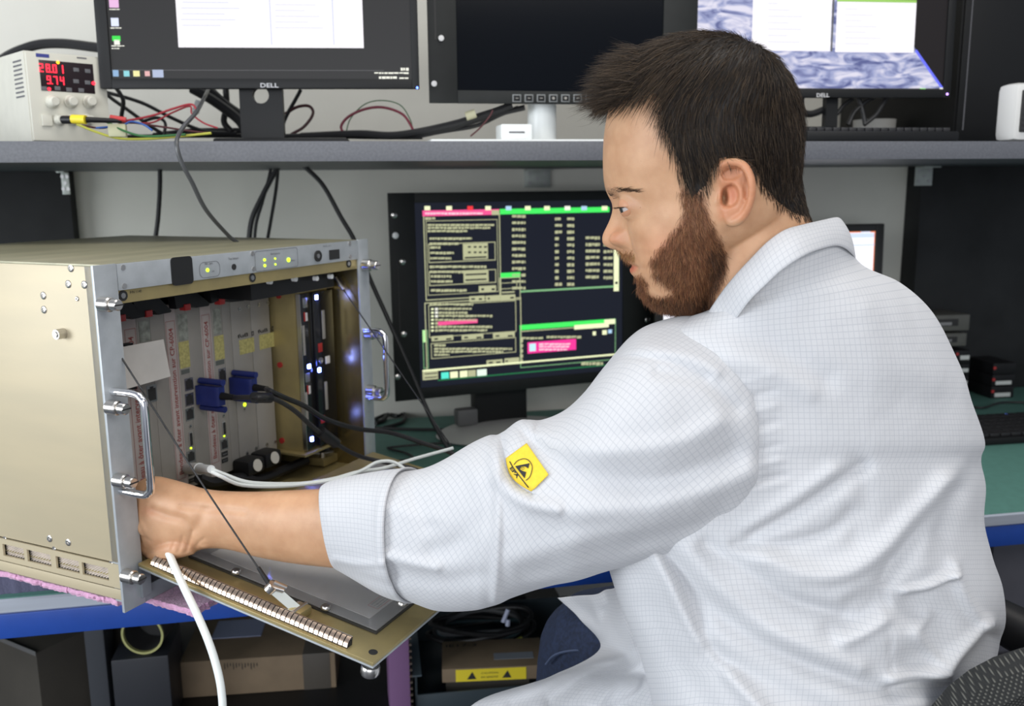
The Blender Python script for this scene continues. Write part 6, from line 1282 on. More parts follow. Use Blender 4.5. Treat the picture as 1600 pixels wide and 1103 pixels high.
# torso
TS = [((1142, 442), (1322, 380), .83, .084, (0, -6)), ((1112, 482), (1345, 416), .85, .100, (0, 0)), ((1065, 500), (1402, 444), .875, .128, (0, 0)), ((1020, 525), (1450, 490), .885, .143, (0, 0)), ((995, 565), (1493, 575), .89, .150, (0, 0)),
      ((975, 625), (1512, 632), .895, .152, (0, 0)), ((962, 690), (1530, 690), .895, .152, (0, 0)), ((958, 720), (1526, 716), .895, .150, (0, 0)), ((955, 760), (1531, 760), .895, .150, (0, 0)), ((955, 820), (1532, 822), .895, .148, (0, 0)), ((958, 872), (1545, 870), .895, .148, (0, 0)),
      ((968, 915), (1560, 918), .895, .15, (0, 0)), ((982, 955), (1566, 962), .895, .15, (0, 0)), ((1000, 1000), (1560, 998), .89, .15, (0, 0)), ((1014, 1050), (1548, 1040), .89, .15, (0, 0)), ((1025, 1103), (1535, 1090), .885, .15, (0, 0)), ((1035, 1180), (1520, 1180), .88, .15, (0, 0)), ((1040, 1290), (1520, 1290), .88, .155, (0, 0)), ((1030, 1400), (1535, 1390), .885, .17, (0, 0)), ((1020, 1480), (1540, 1460), .89, .18, (0, 0))]
R0 = resample(sil(TS, 340, 2.25), 18)
# extend the lowest rows down over the seat
TF_ = [
 (((1118, 508), (1170, 522), (1225, 548), (1290, 590)), .0045, 18), (((1140, 560), (1200, 578), (1262, 612)), -.0025, 14), (((1190, 470), (1250, 500), (1330, 560)), .002, 30),
 (((1175, 835), (1240, 800), (1305, 758), (1350, 728)), .0055, 9), (((1170, 822), (1235, 782), (1300, 735)), -.0030, 9), (((1150, 852), (1230, 850), (1300, 828), (1330, 800)), .0045, 9),
 (((1190, 868), (1250, 893), (1310, 893), (1375, 858), (1425, 808), (1475, 755)), -.0075, 13), (((1385, 905), (1405, 870), (1445, 815), (1490, 768)), .0055, 11),
 (((1105, 852), (1170, 890), (1235, 935), (1320, 963)), .0055, 11), (((1140, 860), (1220, 912), (1300, 930), (1360, 912)), -.0035, 12),
 (((1038, 866), (1090, 925), (1155, 985), (1230, 1025), (1300, 1055), (1380, 1085)), .006, 13), (((1075, 862), (1125, 920), (1195, 975), (1270, 1015), (1340, 1040)), -.0045, 12),
 (((1022, 858), (1042, 900), (1066, 955), (1105, 1015), (1150, 1065), (1190, 1110)), -.0075, 9), (((1038, 868), (1068, 912), (1090, 955), (1102, 1000), (1130, 1040)), .0065, 10),
 (((1000, 900), (1030, 980), (1070, 1050), (1110, 1110)), .004, 16), (((1110, 1020), (1150, 1045), (1230, 1085), (1300, 1120)), .004, 14),
 (((1393, 1064), (1440, 1058), (1474, 1050), (1482, 1038), (1512, 1005), (1540, 972)), -.011, 7), (((1400, 1082), (1450, 1074), (1498, 1078), (1520, 1040), (1552, 1000)), .010, 12),
 (((1413, 924), (1450, 914), (1488, 893)), -.0065, 4.5), (((1488, 880), (1500, 920), (1525, 962), (1538, 974)), -.0060, 7), (((1385, 905), (1387, 950), (1390, 1000), (1394, 1056)), .0020, 2),
 (((1430, 945), (1460, 975), (1455, 1015), (1430, 1035)), .0075, 22), (((1318, 1000), (1350, 985), (1382, 965)), -.004, 9), (((1300, 985), (1340, 970), (1375, 940)), .005, 14), (((1445, 960), (1432, 990), (1470, 1040)), -.004, 7),
 (((1500, 735), (1470, 770), (1440, 850), (1440, 880)), -.003, 14), (((1520, 730), (1500, 765), (1470, 830)), .005, 12), (((1395, 880), (1380, 905), (1330, 940)), .003, 10),
 (((1340, 720), (1350, 780), (1335, 840)), .002, 12), (((1240, 470), (1300, 440), (1350, 470)), -.002, 20)]
for k in range(9):
    y_ = 598+k*21+((k*5) % 4)*3; TF_.append((((1158+k*2.2, y_), (1178+k*2.2, y_-5), (1205+k*2.2, y_-12)), .0024 *(.5+.5*((k*7) % 5)/4) if k % 2 else -.0018*(.4+.6*((k*3) % 4)/3), 4.5))
TF_ = [(a_, b_*1.2, c_*1.3) for a_, b_, c_ in TF_]
R0 = wr(noise_fold(noise_fold(R0, .0035, 9, 3.1, (1, 1, .8)), .0012, 28, 8.1), TF_)
coat = cloth(R0, 'lab_coat', man, uo=(.001, 0)); coat['label'] = 'white lab coat with a fine grey grid weave'
# near sleeve
SS = [((1128, 545), (1128, 800), .850, .080, (52, 6)), ((1106, 512), (1104, 842), .846, .104, (76, 10)), ((1070, 496), (1062, 858), .841, .111, (62, 12)), ((1020, 507), (1010, 868), .836, .113, (40, 12)), ((985, 528), (975, 878), .836, .112, (28, 6)), ((945, 574), (935, 892), .838, .108, (12, 0)), ((912, 617), (898, 904), .842, .104, (5, 0)), ((882, 645), (862, 913), .848, .098, (0, 0)), ((850, 659), (828, 922), .853, .093, (-5, 0)), ((828, 659), (800, 933), .857, .089, (-8, 0)), ((812, 661), (782, 942), .860, .087, (-10, 0)),
      ((784, 681), (760, 948), .865, .085, (-14, 0)), ((765, 684), (742, 951), .87, .082, (-10, 0)), ((735, 697), (712, 953), .877, .078, (-8, 0)), ((700, 717), (682, 952), .884, .074, (-8, 0)), ((668, 731), (655, 944), .89, .070, (-10, 0)), ((642, 737), (632, 934), .897, .066, (-16, 0)), ((624, 739), (616, 926), .902, .063, (-22, 0)), ((618, 743), (612, 918), .904, .056, (-18, 0))]
R1 = resample(sil(SS, 260, 2.2), 16)
SF = [(((783, 678), (786, 705), (793, 735), (808, 757), (832, 772)), .0085, 5), (((770, 700), (780, 745), (800, 772), (835, 786), (870, 793)), -.0055, 10), (((830, 784), (900, 797), (1000, 792), (1100, 766), (1170, 738)), -.0065, 20),
      (((850, 705), (895, 738), (960, 752), (1050, 750), (1145, 712)), .0080, 24), (((836, 668), (860, 688), (900, 700), (970, 703), (1060, 690), (1120, 660)), -.0045, 16), (((808, 668), (830, 688), (858, 712)), .004, 8),
      (((935, 556), (985, 558), (1050, 566), (1105, 588)), .0035, 6), (((950, 545), (1020, 546), (1085, 560), (1120, 580)), -.003, 9), (((1030, 580), (1100, 596), (1150, 638)), .0045, 12), (((1010, 520), (1070, 522), (1110, 540)), .002, 12),
      (((777, 745), (778, 800), (777, 860), (774, 935)), -.0040, 7), (((765, 770), (748, 815), (712, 850), (680, 862)), .0055, 18), (((725, 700), (742, 740), (752, 780), (735, 830)), -.003, 14), (((606, 868), (640, 878), (682, 885)), -.0045, 9), (((612, 895), (680, 908), (750, 900)), .004, 16), (((800, 872), (900, 842), (1000, 818), (1080, 800)), -.003, 16), (((820, 900), (920, 872), (1040, 838), (1120, 808)), .003, 16), (((640, 740), (650, 780), (670, 820)), .003, 14), (((600, 790), (640, 800), (680, 810)), -.002, 14),
      (((850, 660), (842, 664), (838, 672)), .004, 5)]
R1 = wr(noise_fold(noise_fold(R1, .003, 11, 9.7), .001, 30, 4.2), SF)
sleeve = cloth(R1, 'sleeve', coat, uvs=(.86, .86), uo=(.0, .001))
# rotate the weave of the sleeve against the body: shear the uv
uvl = sleeve.data.uv_layers['cloth'].data; n_ = len(uvl); a_ = np.empty(n_*2); uvl.foreach_get('uv', a_); a_ = a_.reshape(-1, 2); cs, sn = math.cos(.62), math.sin(.62)
uvl.foreach_set('uv', np.stack([a_[:, 0]*cs-a_[:, 1]*sn, a_[:, 0]*sn+a_[:, 1]*cs], 1).ravel())
# turned-back cuff
CS = [((600, 752), (602, 905), .905, .048, (-8, 0)), ((640, 732), (642, 938), .900, .069, (-42, 0)), ((630, 733), (632, 938), .902, .071, (-42, 0)), ((600, 736), (606, 931), .908, .069, (-22, 0)), ((560, 743), (572, 915), .918, .064, (-12, 0)), ((520, 752), (538, 896), .928, .060, (-10, 2)), ((507, 758), (527, 889), .932, .057, (-12, 2)), ((506, 763), (526, 884), .932, .052, (-10, 2)), ((530, 768), (540, 882), .928, .050, (-10, 0)), ((590, 768), (590, 890), .915, .050, (-10, 0))]
R2 = resample(sil(CS, 200, 2.2), 12)
R2 = wr(noise_fold(R2, .0016, 16, 5.5), [(((524, 874), (560, 880), (600, 880)), -.003, 6), (((530, 892), (570, 905), (610, 915)), .003, 9), (((512, 800), (516, 840), (522, 870)), -.001, 5)])
cloth(R2, 'sleeve_cuff', coat, thick=.001)
# seam roll where the sleeve joins
# collar
near_T = [(1108, 487, .785), (1128, 457, .772), (1150, 430, .760), (1176, 402, .752), (1200, 378, .748), (1226, 360, .750), (1252, 352, .757), (1282, 345, .772), (1308, 340, .795)]
far_T = [(1312, 346, .835), (1296, 356, .875), (1250, 380, .895), (1195, 415, .895), (1145, 455, .875), (1112, 484, .83)]
near_B = [(1132, 520, .775), (1150, 500, .757), (1172, 470, .742), (1196, 446, .735), (1220, 424, .731), (1250, 404, .733), (1277, 392, .745), (1306, 386, .768), (1326, 396, .795)]
far_B = [(1334, 408, .84), (1322, 420, .885), (1270, 446, .912), (1205, 475, .912), (1150, 505, .89), (1125, 525, .835)]
Tc = catmull([P(*p) for p in near_T+far_T], 14, True); Bc = catmull([P(*p) for p in near_B+far_B], 14, True)
rows = []
cc_ = Tc.mean(0)
for t in np.linspace(0, 1, 22):
    q = Tc*(1-t)+Bc*t; o_ = q-q.mean(0); o_ /= np.linalg.norm(o_, axis=1)[:, None]; rows.append(q+o_*(.0035*math.sin(math.pi*t)**.8+.0015*t))
# inner stand going back down round the neck
inn = []
for t in np.linspace(0, 1, 10)[1:]:
    q = Tc*(1-t*.75)+Bc*t*.75; o_ = q-q.mean(0); o_ /= np.linalg.norm(o_, axis=1)[:, None]; inn.append(q-o_*(.004+.006*t)-CU*.004*t)
rows = np.array(inn[::-1]+rows)
cloth(noise_fold(rows, .0010, 22, 2.2), 'collar', coat, thick=.0012)
# skirt of the coat over the thighs
SK = [[(872, 934, 1.12), (900, 931, 1.10), (935, 928, 1.06), (968, 922, 1.0), (1010, 915, .95)], [(905, 965, 1.10), (930, 968, 1.08), (955, 972, 1.04), (985, 975, .99), (1030, 975, .94)], [(938, 1013, 1.06), (955, 1016, 1.03), (975, 1018, 1.0), (1000, 1022, .96), (1045, 1025, .93)],
      [(860, 1058, 1.00), (900, 1045, .99), (945, 1040, .98), (1000, 1050, .95), (1060, 1060, .92)], [(735, 1104, .95), (800, 1095, .95), (880, 1085, .95), (980, 1085, .93), (1075, 1095, .91)], [(700, 1200, .92), (790, 1190, .92), (880, 1180, .91), (980, 1180, .91), (1090, 1190, .9)], [(700, 1290, .90), (790, 1290, .90), (880, 1290, .90), (980, 1290, .90), (1100, 1290, .89)]]
G = np.array([[P(*p) for p in r] for r in SK]); G = catmull(G.reshape(len(G), -1), 14).reshape(-1, 5, 3); G = np.array([catmull(r, 24) for r in G])
X = G.reshape(-1, 3)
for ln_, dp, wd_ in ((((1000, 1000), (985, 960), (965, 925)), .012, 10), (((948, 925), (955, 945), (950, 955)), .012, 9), (((980, 1035), (920, 1060), (860, 1100)), .007, 10), (((1010, 1030), (975, 1050), (930, 1100)), -.006, 9), (((920, 965), (960, 1000), (985, 1010)), -.006, 12), (((880, 1060), (850, 1085), (800, 1103)), .004, 9), (((1012, 1060), (1000, 1085), (960, 1110)), .006, 8), (((925, 940), (935, 965)), -.004, 8)): X = crease(X, ln_, dp, wd_)
G = X.reshape(G.shape)
cloth(noise_fold(G, .0008, 20, 1.3), 'coat_skirt', coat, closed=False, thick=.0014)
# yellow badge sewn on the sleeve: laid onto the cloth
svV = R1.reshape(-1, 3); sb = BVHTree_ = None
from mathutils.bvhtree import BVHTree
sb = BVHTree.FromPolygons([Vector(x) for x in svV.tolist()], grid_faces(*R1.shape[:2]))
def lay(px, py, off):
    h = sb.ray_cast(Vector(C0), Vector(ray(px, py)).normalized()); q = np.array(h[0]) if h[0] is not None else P(px, py, .78); return q-ray(px, py)*off
def layed(mb, pts, faces, off, m): mb.add([lay(a, b, off) for a, b in pts], faces, m)
A_, B_, C_, D_ = map(np.array, ((823., 692.), (857., 741.), (830., 768.), (790., 716.)))
n_ = 26; pts_ = [tuple((A_*(1-i/n_)+B_*i/n_)*(1-j/n_)+(D_*(1-i/n_)+C_*i/n_)*j/n_+np.array([-10., 4.5])*math.sin(math.pi*i/n_)*j/n_) for i in range(n_+1) for j in range(n_+1)]
bd = MB(); layed(bd, pts_, grid_faces(n_+1, n_+1, False), .0032, mat('yellow badge cloth', (.82, .58, .035), .7, var=.06, scale=300)); bd.sm = [True]*len(bd.sm)
badge = pbuild(bd, 'yellow_badge', None, coat)
so = badge.modifiers.new('t', 'SOLIDIFY'); so.thickness = .0007
bp_ = MB()
def stroke(L_, w_, off=.0040):
    L_ = catmull(L_, 8); T_ = np.gradient(L_, axis=0); T_ /= np.linalg.norm(T_, axis=1)[:, None]; N_ = np.stack([-T_[:, 1], T_[:, 0]], 1)*w_/2
    p_ = [tuple(x) for q in zip(L_+N_, L_-N_) for x in q]; layed(bp_, p_, [(2*i, 2*i+1, 2*i+3, 2*i+2) for i in range(len(L_)-1)], off, M['ink'])
stroke([(796.2, 720.9), (801.9, 730.9), (813.3, 746.2), (825.6, 762)], 1.5)
stroke([(802.7, 726), (809, 719.5), (818.8, 716.6), (826.4, 719.5), (831.3, 727.7), (830.7, 736.4), (827.5, 745), (821.5, 750.7)], 1.1)
for q in ([(804.8, 728.2), (827.5, 723.5), (825.3, 731.8), (820.9, 728.8), (814.4, 728.8)], [(804.8, 728.2), (814.4, 728.8), (812.2, 733.1)], [(804.8, 728.2), (812.2, 733.1), (816.6, 735.8), (822, 737.5), (819.6, 747.3)]): layed(bp_, q, [tuple(range(len(q)))], .0040, M['ink'])
stroke([(815, 730.5), (817.5, 729.8), (819, 731.5), (818, 733.4), (815.8, 733.2), (815, 730.5)], .6)
cu = MB(); text_mb(cu, 'EPA', 0, 0, 5.3, 0, M['ink'], width=20, bold=.03)
an = math.radians(54); ca, sa = math.cos(an), math.sin(an)
tp = [(796+x*ca+z*sa, 731.5+x*sa-z*ca) for x, _, z in cu.v]
for f in cu.f: bp_.add([lay(*tp[i], .0040) for i in f], [tuple(range(len(f)))], M['ink'])
pbuild(bp_, 'badge_print', None, coat)

# jeans and shoes
JE = mat('dark blue denim', (.012, .022, .055), .85, var=.35, scale=220, bump=.3, bscale=1500)
j = MB()
for hip, knee, ank, r_ in ((P(1170, 1200, 1.02), P(932, 1018, 1.16), P(900, 1420, 1.28), (.085, .078, .073, .062, .05)), (P(1190, 1330, .93), P(850, 1275, .99), P(830, 1750, 1.04), (.088, .082, .074, .06, .05))):
    ank[2] = .09; md = (hip+knee)/2; j.tube([hip, md+np.array([0, 0, .01]), knee, (knee+ank)/2, ank], list(r_), 24)
    ellipsoid(j, knee, [CX*r_[2]*1.02, CU*r_[2]*1.0, CF*r_[2]*1.02])
ellipsoid(j, P(1270, 1330, .90), [CX*.16, CU*.11, CF*.17])
JV, JF = remesh(j, .005, 3)
jo = MB(); jo.add(JV, JF, None, True)
jeans = pbuild(jo, 'jeans', JE)
st = MB(); st.tube([lay2 for lay2 in [P(853, 1038, 1.112), P(866, 1024, 1.10), P(890, 1017, 1.088), (P(920, 1017, 1.082)), P(945, 1022, 1.08)]], .0016, 6); pbuild(st, 'jeans_seam', mat('jeans seam', (.05, .07, .13), .8), jeans)
for ank in (P(900, 1420, 1.28), P(830, 1750, 1.02)):
    s_ = MB(); c_ = np.array([ank[0], ank[1], .0]); f_ = -CX*.9+CF*.35; f_[2] = 0; f_ /= np.linalg.norm(f_); sd_ = np.cross(f_, [0, 0, 1])
    secs = []
    for t, hw_, hh_ in ((-.08, .02, .05), (-.07, .036, .085), (-.02, .040, .10), (.05, .042, .075), (.12, .047, .055), (.18, .042, .042), (.205, .02, .022)):
        a_ = np.linspace(0, 2*np.pi, 20, endpoint=False); secs.append(c_+f_*t+np.cos(a_)[:, None]*sd_*hw_+np.array([0, 0, 1])*((np.sin(a_)*.5+.5)**.8*hh_)[:, None])
    rs = resample(np.array(secs), 4); s_.add(rs.reshape(-1, 3), grid_faces(len(rs), 20)+[tuple(range(20)), tuple(range((len(rs)-1)*20, len(rs)*20))], None, True); pbuild(s_, 'shoe', mat('dark leather', (.02, .015, .012), .5))

# office chair
CB = Frame(P(1845, 1362, .74), -.30, .10)
ch = Frame([P(1420, 1500, .9)[0], P(1420, 1500, .9)[1], 0], -.35).empty('office_chair', 'dark woven fabric office chair the bearded man sits on', 'chair')
def chl(V_): 
    Fr_ = Frame(ch.location, -.35); return [tuple(Fr_.loc(v)) for v in V_]
def chbuild(mb, name, m): mb.v = chl(mb.v); return mb.build(name, m, ch)
def weave():
    m = bpy.data.materials.new('woven chair fabric'); m.use_nodes = True; nt = m.node_tree; L = nt.links.new; b = nt.nodes['Principled BSDF']
    tc = nt.nodes.new('ShaderNodeTexCoord'); mp = nt.nodes.new('ShaderNodeMapping'); L(tc.outputs['Object'], mp.inputs[0]); mp.inputs['Rotation'].default_value = (0, .5, 0)
    sp_ = nt.nodes.new('ShaderNodeSeparateXYZ'); L(mp.outputs[0], sp_.inputs[0])
    def w_(i, p):
        a = nt.nodes.new('ShaderNodeMath'); a.operation = 'MULTIPLY'; a.inputs[1].default_value = 2*math.pi/p; L(sp_.outputs[i], a.inputs[0]); s_ = nt.nodes.new('ShaderNodeMath'); s_.operation = 'SINE'; L(a.outputs[0], s_.inputs[0]); return s_.outputs[0]
    mu = nt.nodes.new('ShaderNodeMath'); mu.operation = 'MULTIPLY'; L(w_(0, .0042), mu.inputs[0]); L(w_(2, .0034), mu.inputs[1])
    r = nt.nodes.new('ShaderNodeValToRGB'); L(mu.outputs[0], r.inputs[0]); r.color_ramp.elements[0].position = .3; r.color_ramp.elements[0].color = (.012, .013, .013, 1); r.color_ramp.elements[1].position = .85; r.color_ramp.elements[1].color = (.10, .10, .088, 1)
    L(r.outputs[0], b.inputs['Base Color']); b.inputs['Roughness'].default_value = .9
    bp = nt.nodes.new('ShaderNodeBump'); bp.inputs['Strength'].default_value = .6; bp.inputs['Distance'].default_value = .001; L(mu.outputs[0], bp.inputs['Height']); L(bp.outputs[0], b.inputs['Normal']); return m
bk = MB(); ol = []
for sx, sz, t0 in ((1, 1, 0), (-1, 1, 90), (-1, -1, 180), (1, -1, 270)):
    for q in range(9): a_ = math.radians(t0+q*11.25); ol.append((sx*(.21-.11)+.11*math.cos(a_), sz*(.17-.08)+.11*math.sin(a_)))
lay_ = [(-.022, .90), (-.026, .96), (-.012, 1.0), (.012, 1.0), (.024, .95)]
V = []
for y_, s_ in lay_: V += [CB.w(x*s_, y_+.10*(x*s_)**2*2, z*s_+.0) for x, z in ol]
n_ = len(ol); bk.add(V, grid_faces(5, n_)+[tuple(range(n_)), tuple(range(4*n_, 5*n_))], None, True)
chbuild(bk, 'backrest', weave())
seat = MB(); sc_ = P(1290, 1560, .9); sc_ = np.array([sc_[0], sc_[1], .43])
so_ = []
for z, k in ((.0, .9), (.01, .98), (.05, 1.0), (.07, .96), (.075, .8)): so_.append([sc_+np.array([.25*k*np.sign(math.cos(a))*abs(math.cos(a))**.6, .24*k*np.sign(math.sin(a))*abs(math.sin(a))**.6, z-.04]) for a in np.linspace(0, 2*np.pi, 40, endpoint=False)])
seat.add(np.array(so_).reshape(-1, 3), grid_faces(5, 40)+[tuple(range(40)), tuple(range(160, 200))], None, True); chbuild(seat, 'seat', MATS.get('x') or M['black'])
b_ = MB(); b_.cyl(sc_-[0, 0, .04], [sc_[0], sc_[1], .08], .03); chbuild(b_, 'gas_column', M['dark'])
for k in range(5):
    a_ = k*2*math.pi/5+.3; e_ = np.array([sc_[0]+.28*math.cos(a_), sc_[1]+.28*math.sin(a_), .075]); b_ = MB(); b_.tube([[sc_[0], sc_[1], .10], e_], [.024, .016], 10, sub=3); chbuild(b_, 'base_arm', M['dark'])
    b_ = MB(); b_.cyl(e_+[-.012, 0, -.045], e_+[.012, 0, -.045], .03); chbuild(b_, 'caster', M['black'])
b_ = MB(); b_.tube([sc_+[.1, -.05, -.03], sc_+[.28, -.1, .05], CB.w(-.02, .03, -.1)], .018, 12); chbuild(b_, 'back_support', M['dark'])
ar = MB(); a0, a1 = P(1530, 952, .97), P(1640, 1010, .93); d_ = a1-a0
ar.tube([a0, a0+d_*.15, a0+d_*.6, a1, a1+d_*.5], [.014, .022, .024, .024, .012], 16); ar.tube([a0+d_*.8, a0+d_*.8-[0, 0, .2], sc_+[.22, .05, 0]], .014, 12)
chbuild(ar, 'armrest', M['black'])
# ------------------------------------------------------------------ hair: strands as thin tapering prisms
from mathutils.bvhtree import BVHTree
bv = BVHTree.FromPolygons([Vector(x) for x in HV.tolist()], HF)
def strands(roots, dirs, length, bend, rad, name, mats_, seg=5, jit=.25, lift=.12, lab=None):
    """roots Nx3, dirs Nx3 (growth), bend Nx3 (added along the strand); one object"""
    N = len(roots); V = np.zeros((N, (seg+1)*3, 3)); F = []; 
    t = np.linspace(0, 1, seg+1)
    L = length*(1+rng.normal(0, .18, N)); D = dirs+rng.normal(0, jit, (N, 3))*.5; D /= np.linalg.norm(D, axis=1)[:, None]
    side = np.cross(D, rng.normal(0, 1, (N, 3))); side /= np.linalg.norm(side, axis=1)[:, None]; s2 = np.cross(D, side)
    wob = rng.normal(0, 1, (N, 3))*.06
    for i, ti in enumerate(t):
        c = roots+D*(L*ti)[:, None]+bend*(L*ti**2)[:, None]+wob*(L*np.sin(ti*3))[:, None]*.5
        r_ = rad*(1-ti*.75) if i < seg else rad*.1
        for k in range(3):
            a = 2*np.pi*k/3; V[:, i*3+k] = c+(np.cos(a)*side+np.sin(a)*s2)*r_
    base_f = [(i*3+k, i*3+(k+1) % 3, (i+1)*3+(k+1) % 3, (i+1)*3+k) for i in range(seg) for k in range(3)]
    bf = np.array(base_f); n_ = (seg+1)*3
    Fa = (bf[None]+(np.arange(N)*n_)[:, None, None]).reshape(-1, 4)
    me = bpy.data.meshes.new(name); VV = V.reshape(-1, 3)-PB
    me.vertices.add(len(VV)); me.vertices.foreach_set('co', VV.ravel()); nf = len(Fa)
    me.loops.add(nf*4); me.loops.foreach_set('vertex_index', Fa.ravel()); me.polygons.add(nf); me.polygons.foreach_set('loop_start', np.arange(nf)*4)
    for m_ in mats_: me.materials.append(m_)
    mi = np.repeat(rng.integers(0, len(mats_), N), len(bf)); me.polygons.foreach_set('material_index', mi.astype(np.int32))
    me.polygons.foreach_set('use_smooth', np.ones(nf, bool)); me.update(calc_edges=True); me.validate()
    o = bpy.data.objects.new(name, me); COL.objects.link(o); o.parent = man
    o['kind'] = 'stuff'
    return o
def hmat(n, c, r=.38): return mat(n, c, r+.08, spec=.25)
H1 = [hmat('dark brown hair', (.022, .014, .009)), hmat('brown hair', (.042, .027, .016)), hmat('mid brown hair', (.085, .058, .036)), hmat('near black hair', (.008, .0055, .004))]
B1 = [hmat('red brown beard', (.26, .10, .045)), hmat('dark beard', (.07, .032, .018)), hmat('ginger beard', (.40, .20, .09)), hmat('brown beard', (.15, .065, .032)), hmat('auburn beard', (.20, .085, .04))]
# area-weighted sampling of the head surface
FA = np.array([f for f in HF if len(f) == 4]); A0, A1, A2, A3 = (HV[FA[:, i]] for i in range(4))
nrm = np.cross(A2-A0, A3-A1); ar = np.linalg.norm(nrm, axis=1); nrm = nrm/ar[:, None]
def sample(N, maskf):
    cen = (A0+A1+A2+A3)/4; m_ = maskf(*to_h(cen)); p = ar*m_; p = p/p.sum(); idx = rng.choice(len(FA), N, p=p)
    s_, t_ = rng.random(N)[:, None], rng.random(N)[:, None]
    pts = A0[idx]*(1-s_)*(1-t_)+A1[idx]*s_*(1-t_)+A2[idx]*s_*t_+A3[idx]*(1-s_)*t_
    nn = nrm[idx]; out = pts-hc+0; flip = np.sum(nn*(pts-hp(1110, 250, 0)), 1) < 0; nn[flip] *= -1
    return pts, nn, to_h(pts)
HAIR = [(948, 60), (1300, 40), (1300, 345), (1262, 345), (1235, 336), (1215, 322), (1200, 306), (1188, 292), (1178, 270), (1170, 258), (1150, 249), (1128, 252), (1115, 268), (1108, 292), (1096, 302), (1082, 318), (1072, 300), (1062, 278), (1058, 255), (1048, 232), (1036, 205), (1030, 180), (1030, 160), (1024, 152), (1005, 154), (985, 162), (962, 176), (940, 178)]
def hair_mask(u, v, y):
    ay = np.abs(y); m_ = poly_mask(u, v, HAIR, 7)
    m_ = m_*np.where((ay < 75) & (u < 1040), v < 168, 1)
    m_ = m_*np.where((ay > 108) & (((u-1146)/35)**2+((v-299)/52)**2 < 1), 0, 1)
    return m_*(v < 350)
# scalp cap so no skin shows between strands: faces of the head lifted by a millimetre or two
cen = (A0+A1+A2+A3)/4; hm_ = hair_mask(*to_h(cen)); sel = FA[hm_ > .97]; used = np.unique(sel); remap = -np.ones(len(HV), int); remap[used] = np.arange(len(used))
vn = np.zeros_like(HV); 
for i in range(4): np.add.at(vn, FA[:, i], nrm)
vn /= np.linalg.norm(vn, axis=1)[:, None]+1e-9
fl = np.sum(vn*(HV-hp(1110, 250, 0)), 1) < 0; 
if fl.mean() > .5: vn = -vn
cu_, cv_, cy_ = to_h(HV[used]); capthick = np.where(cv_ < 250, 1, np.clip((345-cv_)/95, .12, 1))*hair_mask(cu_, cv_, cy_)
# volume: thicker on top and at the swept-up front
thick = capthick*(.0012+.0030*smooth(260, 120, cv_)+.003*smooth(1040, 960, cu_)*smooth(190, 150, cv_))
capV = HV[used]+vn[used]*thick[:, None]
cap = MB(); cap.add(capV, remap[sel].tolist(), None, True); pbuild(cap, 'scalp_hair', H1[3])
pts, nn, (u, v, y) = sample(24000, hair_mask)
lift = (.0012+.0030*smooth(260, 120, v)+.003*smooth(1040, 960, u)*smooth(190, 150, v))*.85; lift *= np.where(v < 250, 1, np.clip((345-v)/95, .12, 1))
pts = pts+nn*lift[:, None]
top = smooth(230, 120, v)
# flow: on top swept forward-left and up; on sides down and a little forward/back
ay = np.abs(y)
fwd_top = -0
tx = np.where(u < 1150, .95, np.where(u < 1200, .2, -.2)); tz = np.where(u < 1150, -.10, -.4)
crown = hp(1172, 78, 0); rad_ = pts-crown; rad_ = rad_/np.linalg.norm(rad_, axis=1)[:, None]
flow_top = rad_
flow_sd = (-.25+.35*smooth(1080, 1040, u))[:, None]*h_fw-1.0*h_up[None]
fl_ = flow_top*top[:, None]+flow_sd*(1-top)[:, None]
fl_ = fl_-nn*np.sum(fl_*nn, 1)[:, None]; fl_ /= np.linalg.norm(fl_, axis=1)[:, None]+1e-9
ln = .009+.010*top*smooth(40, 160, np.abs(u-1172))+.006*smooth(300, 230, v); ln = ln*np.where(v > 300, .6, 1)
frontal = smooth(1035, 960, u)*smooth(200, 165, v)
dirs = fl_+nn*(.20+.06*top+.35*frontal)[:, None]; bend = -nn*.18+(h_up*.2*frontal[:, None])
strands(pts, dirs, ln, bend, .00021, 'hair', H1, seg=5, jit=.16)
# fringe swept up and out at the front
pts, nn, (u, v, y) = sample(2200, lambda u, v, y: hair_mask(u, v, y)*(u < 1015)*(v < 185)*(np.abs(y) < 100))
pts = pts+nn*.005
strands(pts, h_fw*1.0+h_up*rng.uniform(-.25, .35, len(pts))[:, None]+nn*.25, np.full(len(pts), .026), -h_up*.15+0*nn, .00019, 'hair_fringe', H1, seg=6, jit=.22)
pts, nn, (u, v, y) = sample(40, lambda u, v, y: hair_mask(u, v, y)*(u < 990)*(v < 180)*(np.abs(y) < 80))
strands(pts, h_fw*1.0-h_up*.35+0*nn, np.full(len(pts), .036), h_up*.3+0*nn, .00014, 'stray_hair', H1, seg=8, jit=.3)
# beard
bm_ = lambda u, v, y: beard_mask(u, v, np.abs(y))*(v < 493)*(rng.random(len(u)) < 2) if False else beard_mask(u, v, np.abs(y))*(v < 493)
pts, nn, (u, v, y) = sample(25000, bm_)
fl_ = -h_up[None]*1.0+h_fw*(.15-.6*smooth(1050, 1120, u))[:, None]*1.0
fl_ = fl_-nn*np.sum(fl_*nn, 1)[:, None]; dirs = fl_+nn*.45
strands(pts-nn*.0004, dirs, .0085+.003*smooth(420, 480, v), -nn*.30, .00013, 'beard', B1, seg=3, jit=.42)
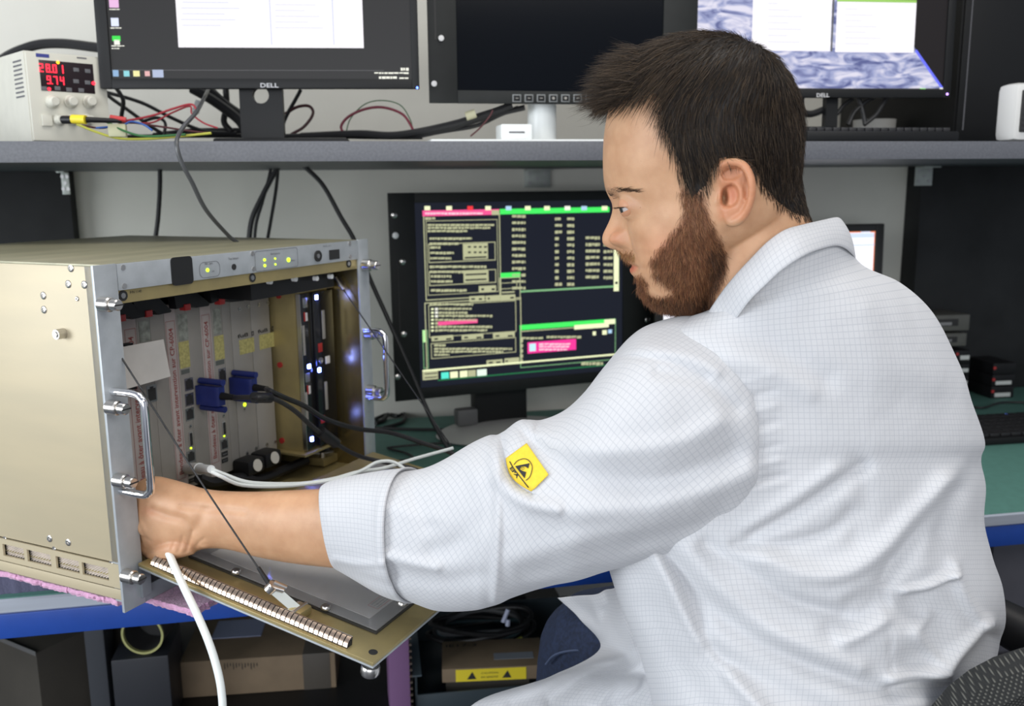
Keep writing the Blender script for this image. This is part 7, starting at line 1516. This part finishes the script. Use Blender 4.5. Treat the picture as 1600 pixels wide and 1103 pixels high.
# denser, darker along the jaw line
pts, nn, (u, v, y) = sample(4200, lambda u, v, y: bm_(u, v, y)*np.clip(smooth(455, 475, v)+smooth(1100, 1120, u)*smooth(380, 400, v), 0, 1))
fl_ = -h_up[None]*1.0-h_fw*.35; fl_ = fl_-nn*np.sum(fl_*nn, 1)[:, None]*.6
strands(pts, fl_+nn*.30, np.full(len(pts), .0095), 0*nn, .00016, 'jaw_beard', [B1[1], B1[3], H1[1]], seg=3, jit=.3)
# moustache
pts, nn, (u, v, y) = sample(330, lambda u, v, y: np.exp(-((v-397-np.abs(y)*.12)/5.5)**2)*(np.abs(y) < 44)*(u < 1025)*(v > 389)*(v < 408))
strands(pts, nn*.35-h_up*.7+h_sd*(np.sign(y)*.5)[:, None]-h_fw*.3, np.full(len(pts), .0055), 0*nn, .00016, 'moustache', [B1[2], hmat('blond moustache', (.40, .24, .10))], seg=3, jit=.25)
# under-lip and chin tuft
# brows and lashes
for s_ in (1, -1):
    n_ = 520; t = rng.random(n_)**1.7; bu = 951+t*50+rng.normal(0, 1, n_); bvv = 296-5*np.sin(t*2.6)+rng.normal(0, 3.0*(1-t*.6), n_)+2; ys = (14+t*76)*s_
    rts = []
    for a, b, c in zip(bu, bvv, ys):
        o_ = Vector(hp(1090, float(b), float(c)*HS)); hit = bv.ray_cast(Vector(hp(880, float(b), float(c)*HS)), Vector(-h_fw)); rts.append(np.array(hit[0]) if hit[0] is not None else np.array(o_))
    rts = np.array(rts); strands(rts, -h_fw*.55+h_sd*s_*.7+h_up*.18+0*rts, np.full(n_, .0075), -h_up*.15+0*rts, .00015, 'eyebrow', [H1[1], H1[2], B1[1]], seg=3, jit=.16)
    n_ = 46; b = np.linspace(-60, 60, n_); ec = hp(994, 316, s_*54*HS); rts = []; ds = []
    for bb in b:
        bb = math.radians(bb); el = math.radians(-17+11*math.cos(bb)**.7); d_ = math.cos(bb)*(math.cos(el)*h_fw+math.sin(el)*h_up)+math.sin(bb)*h_sd; rts.append(ec+d_*22.5*HS); ds.append(d_-h_up*.35)
    strands(np.array(rts), np.array(ds), np.full(n_, .0065), h_up*.35+0*np.array(ds), .00016, 'eyelashes', [H1[1]], seg=3, jit=.15)
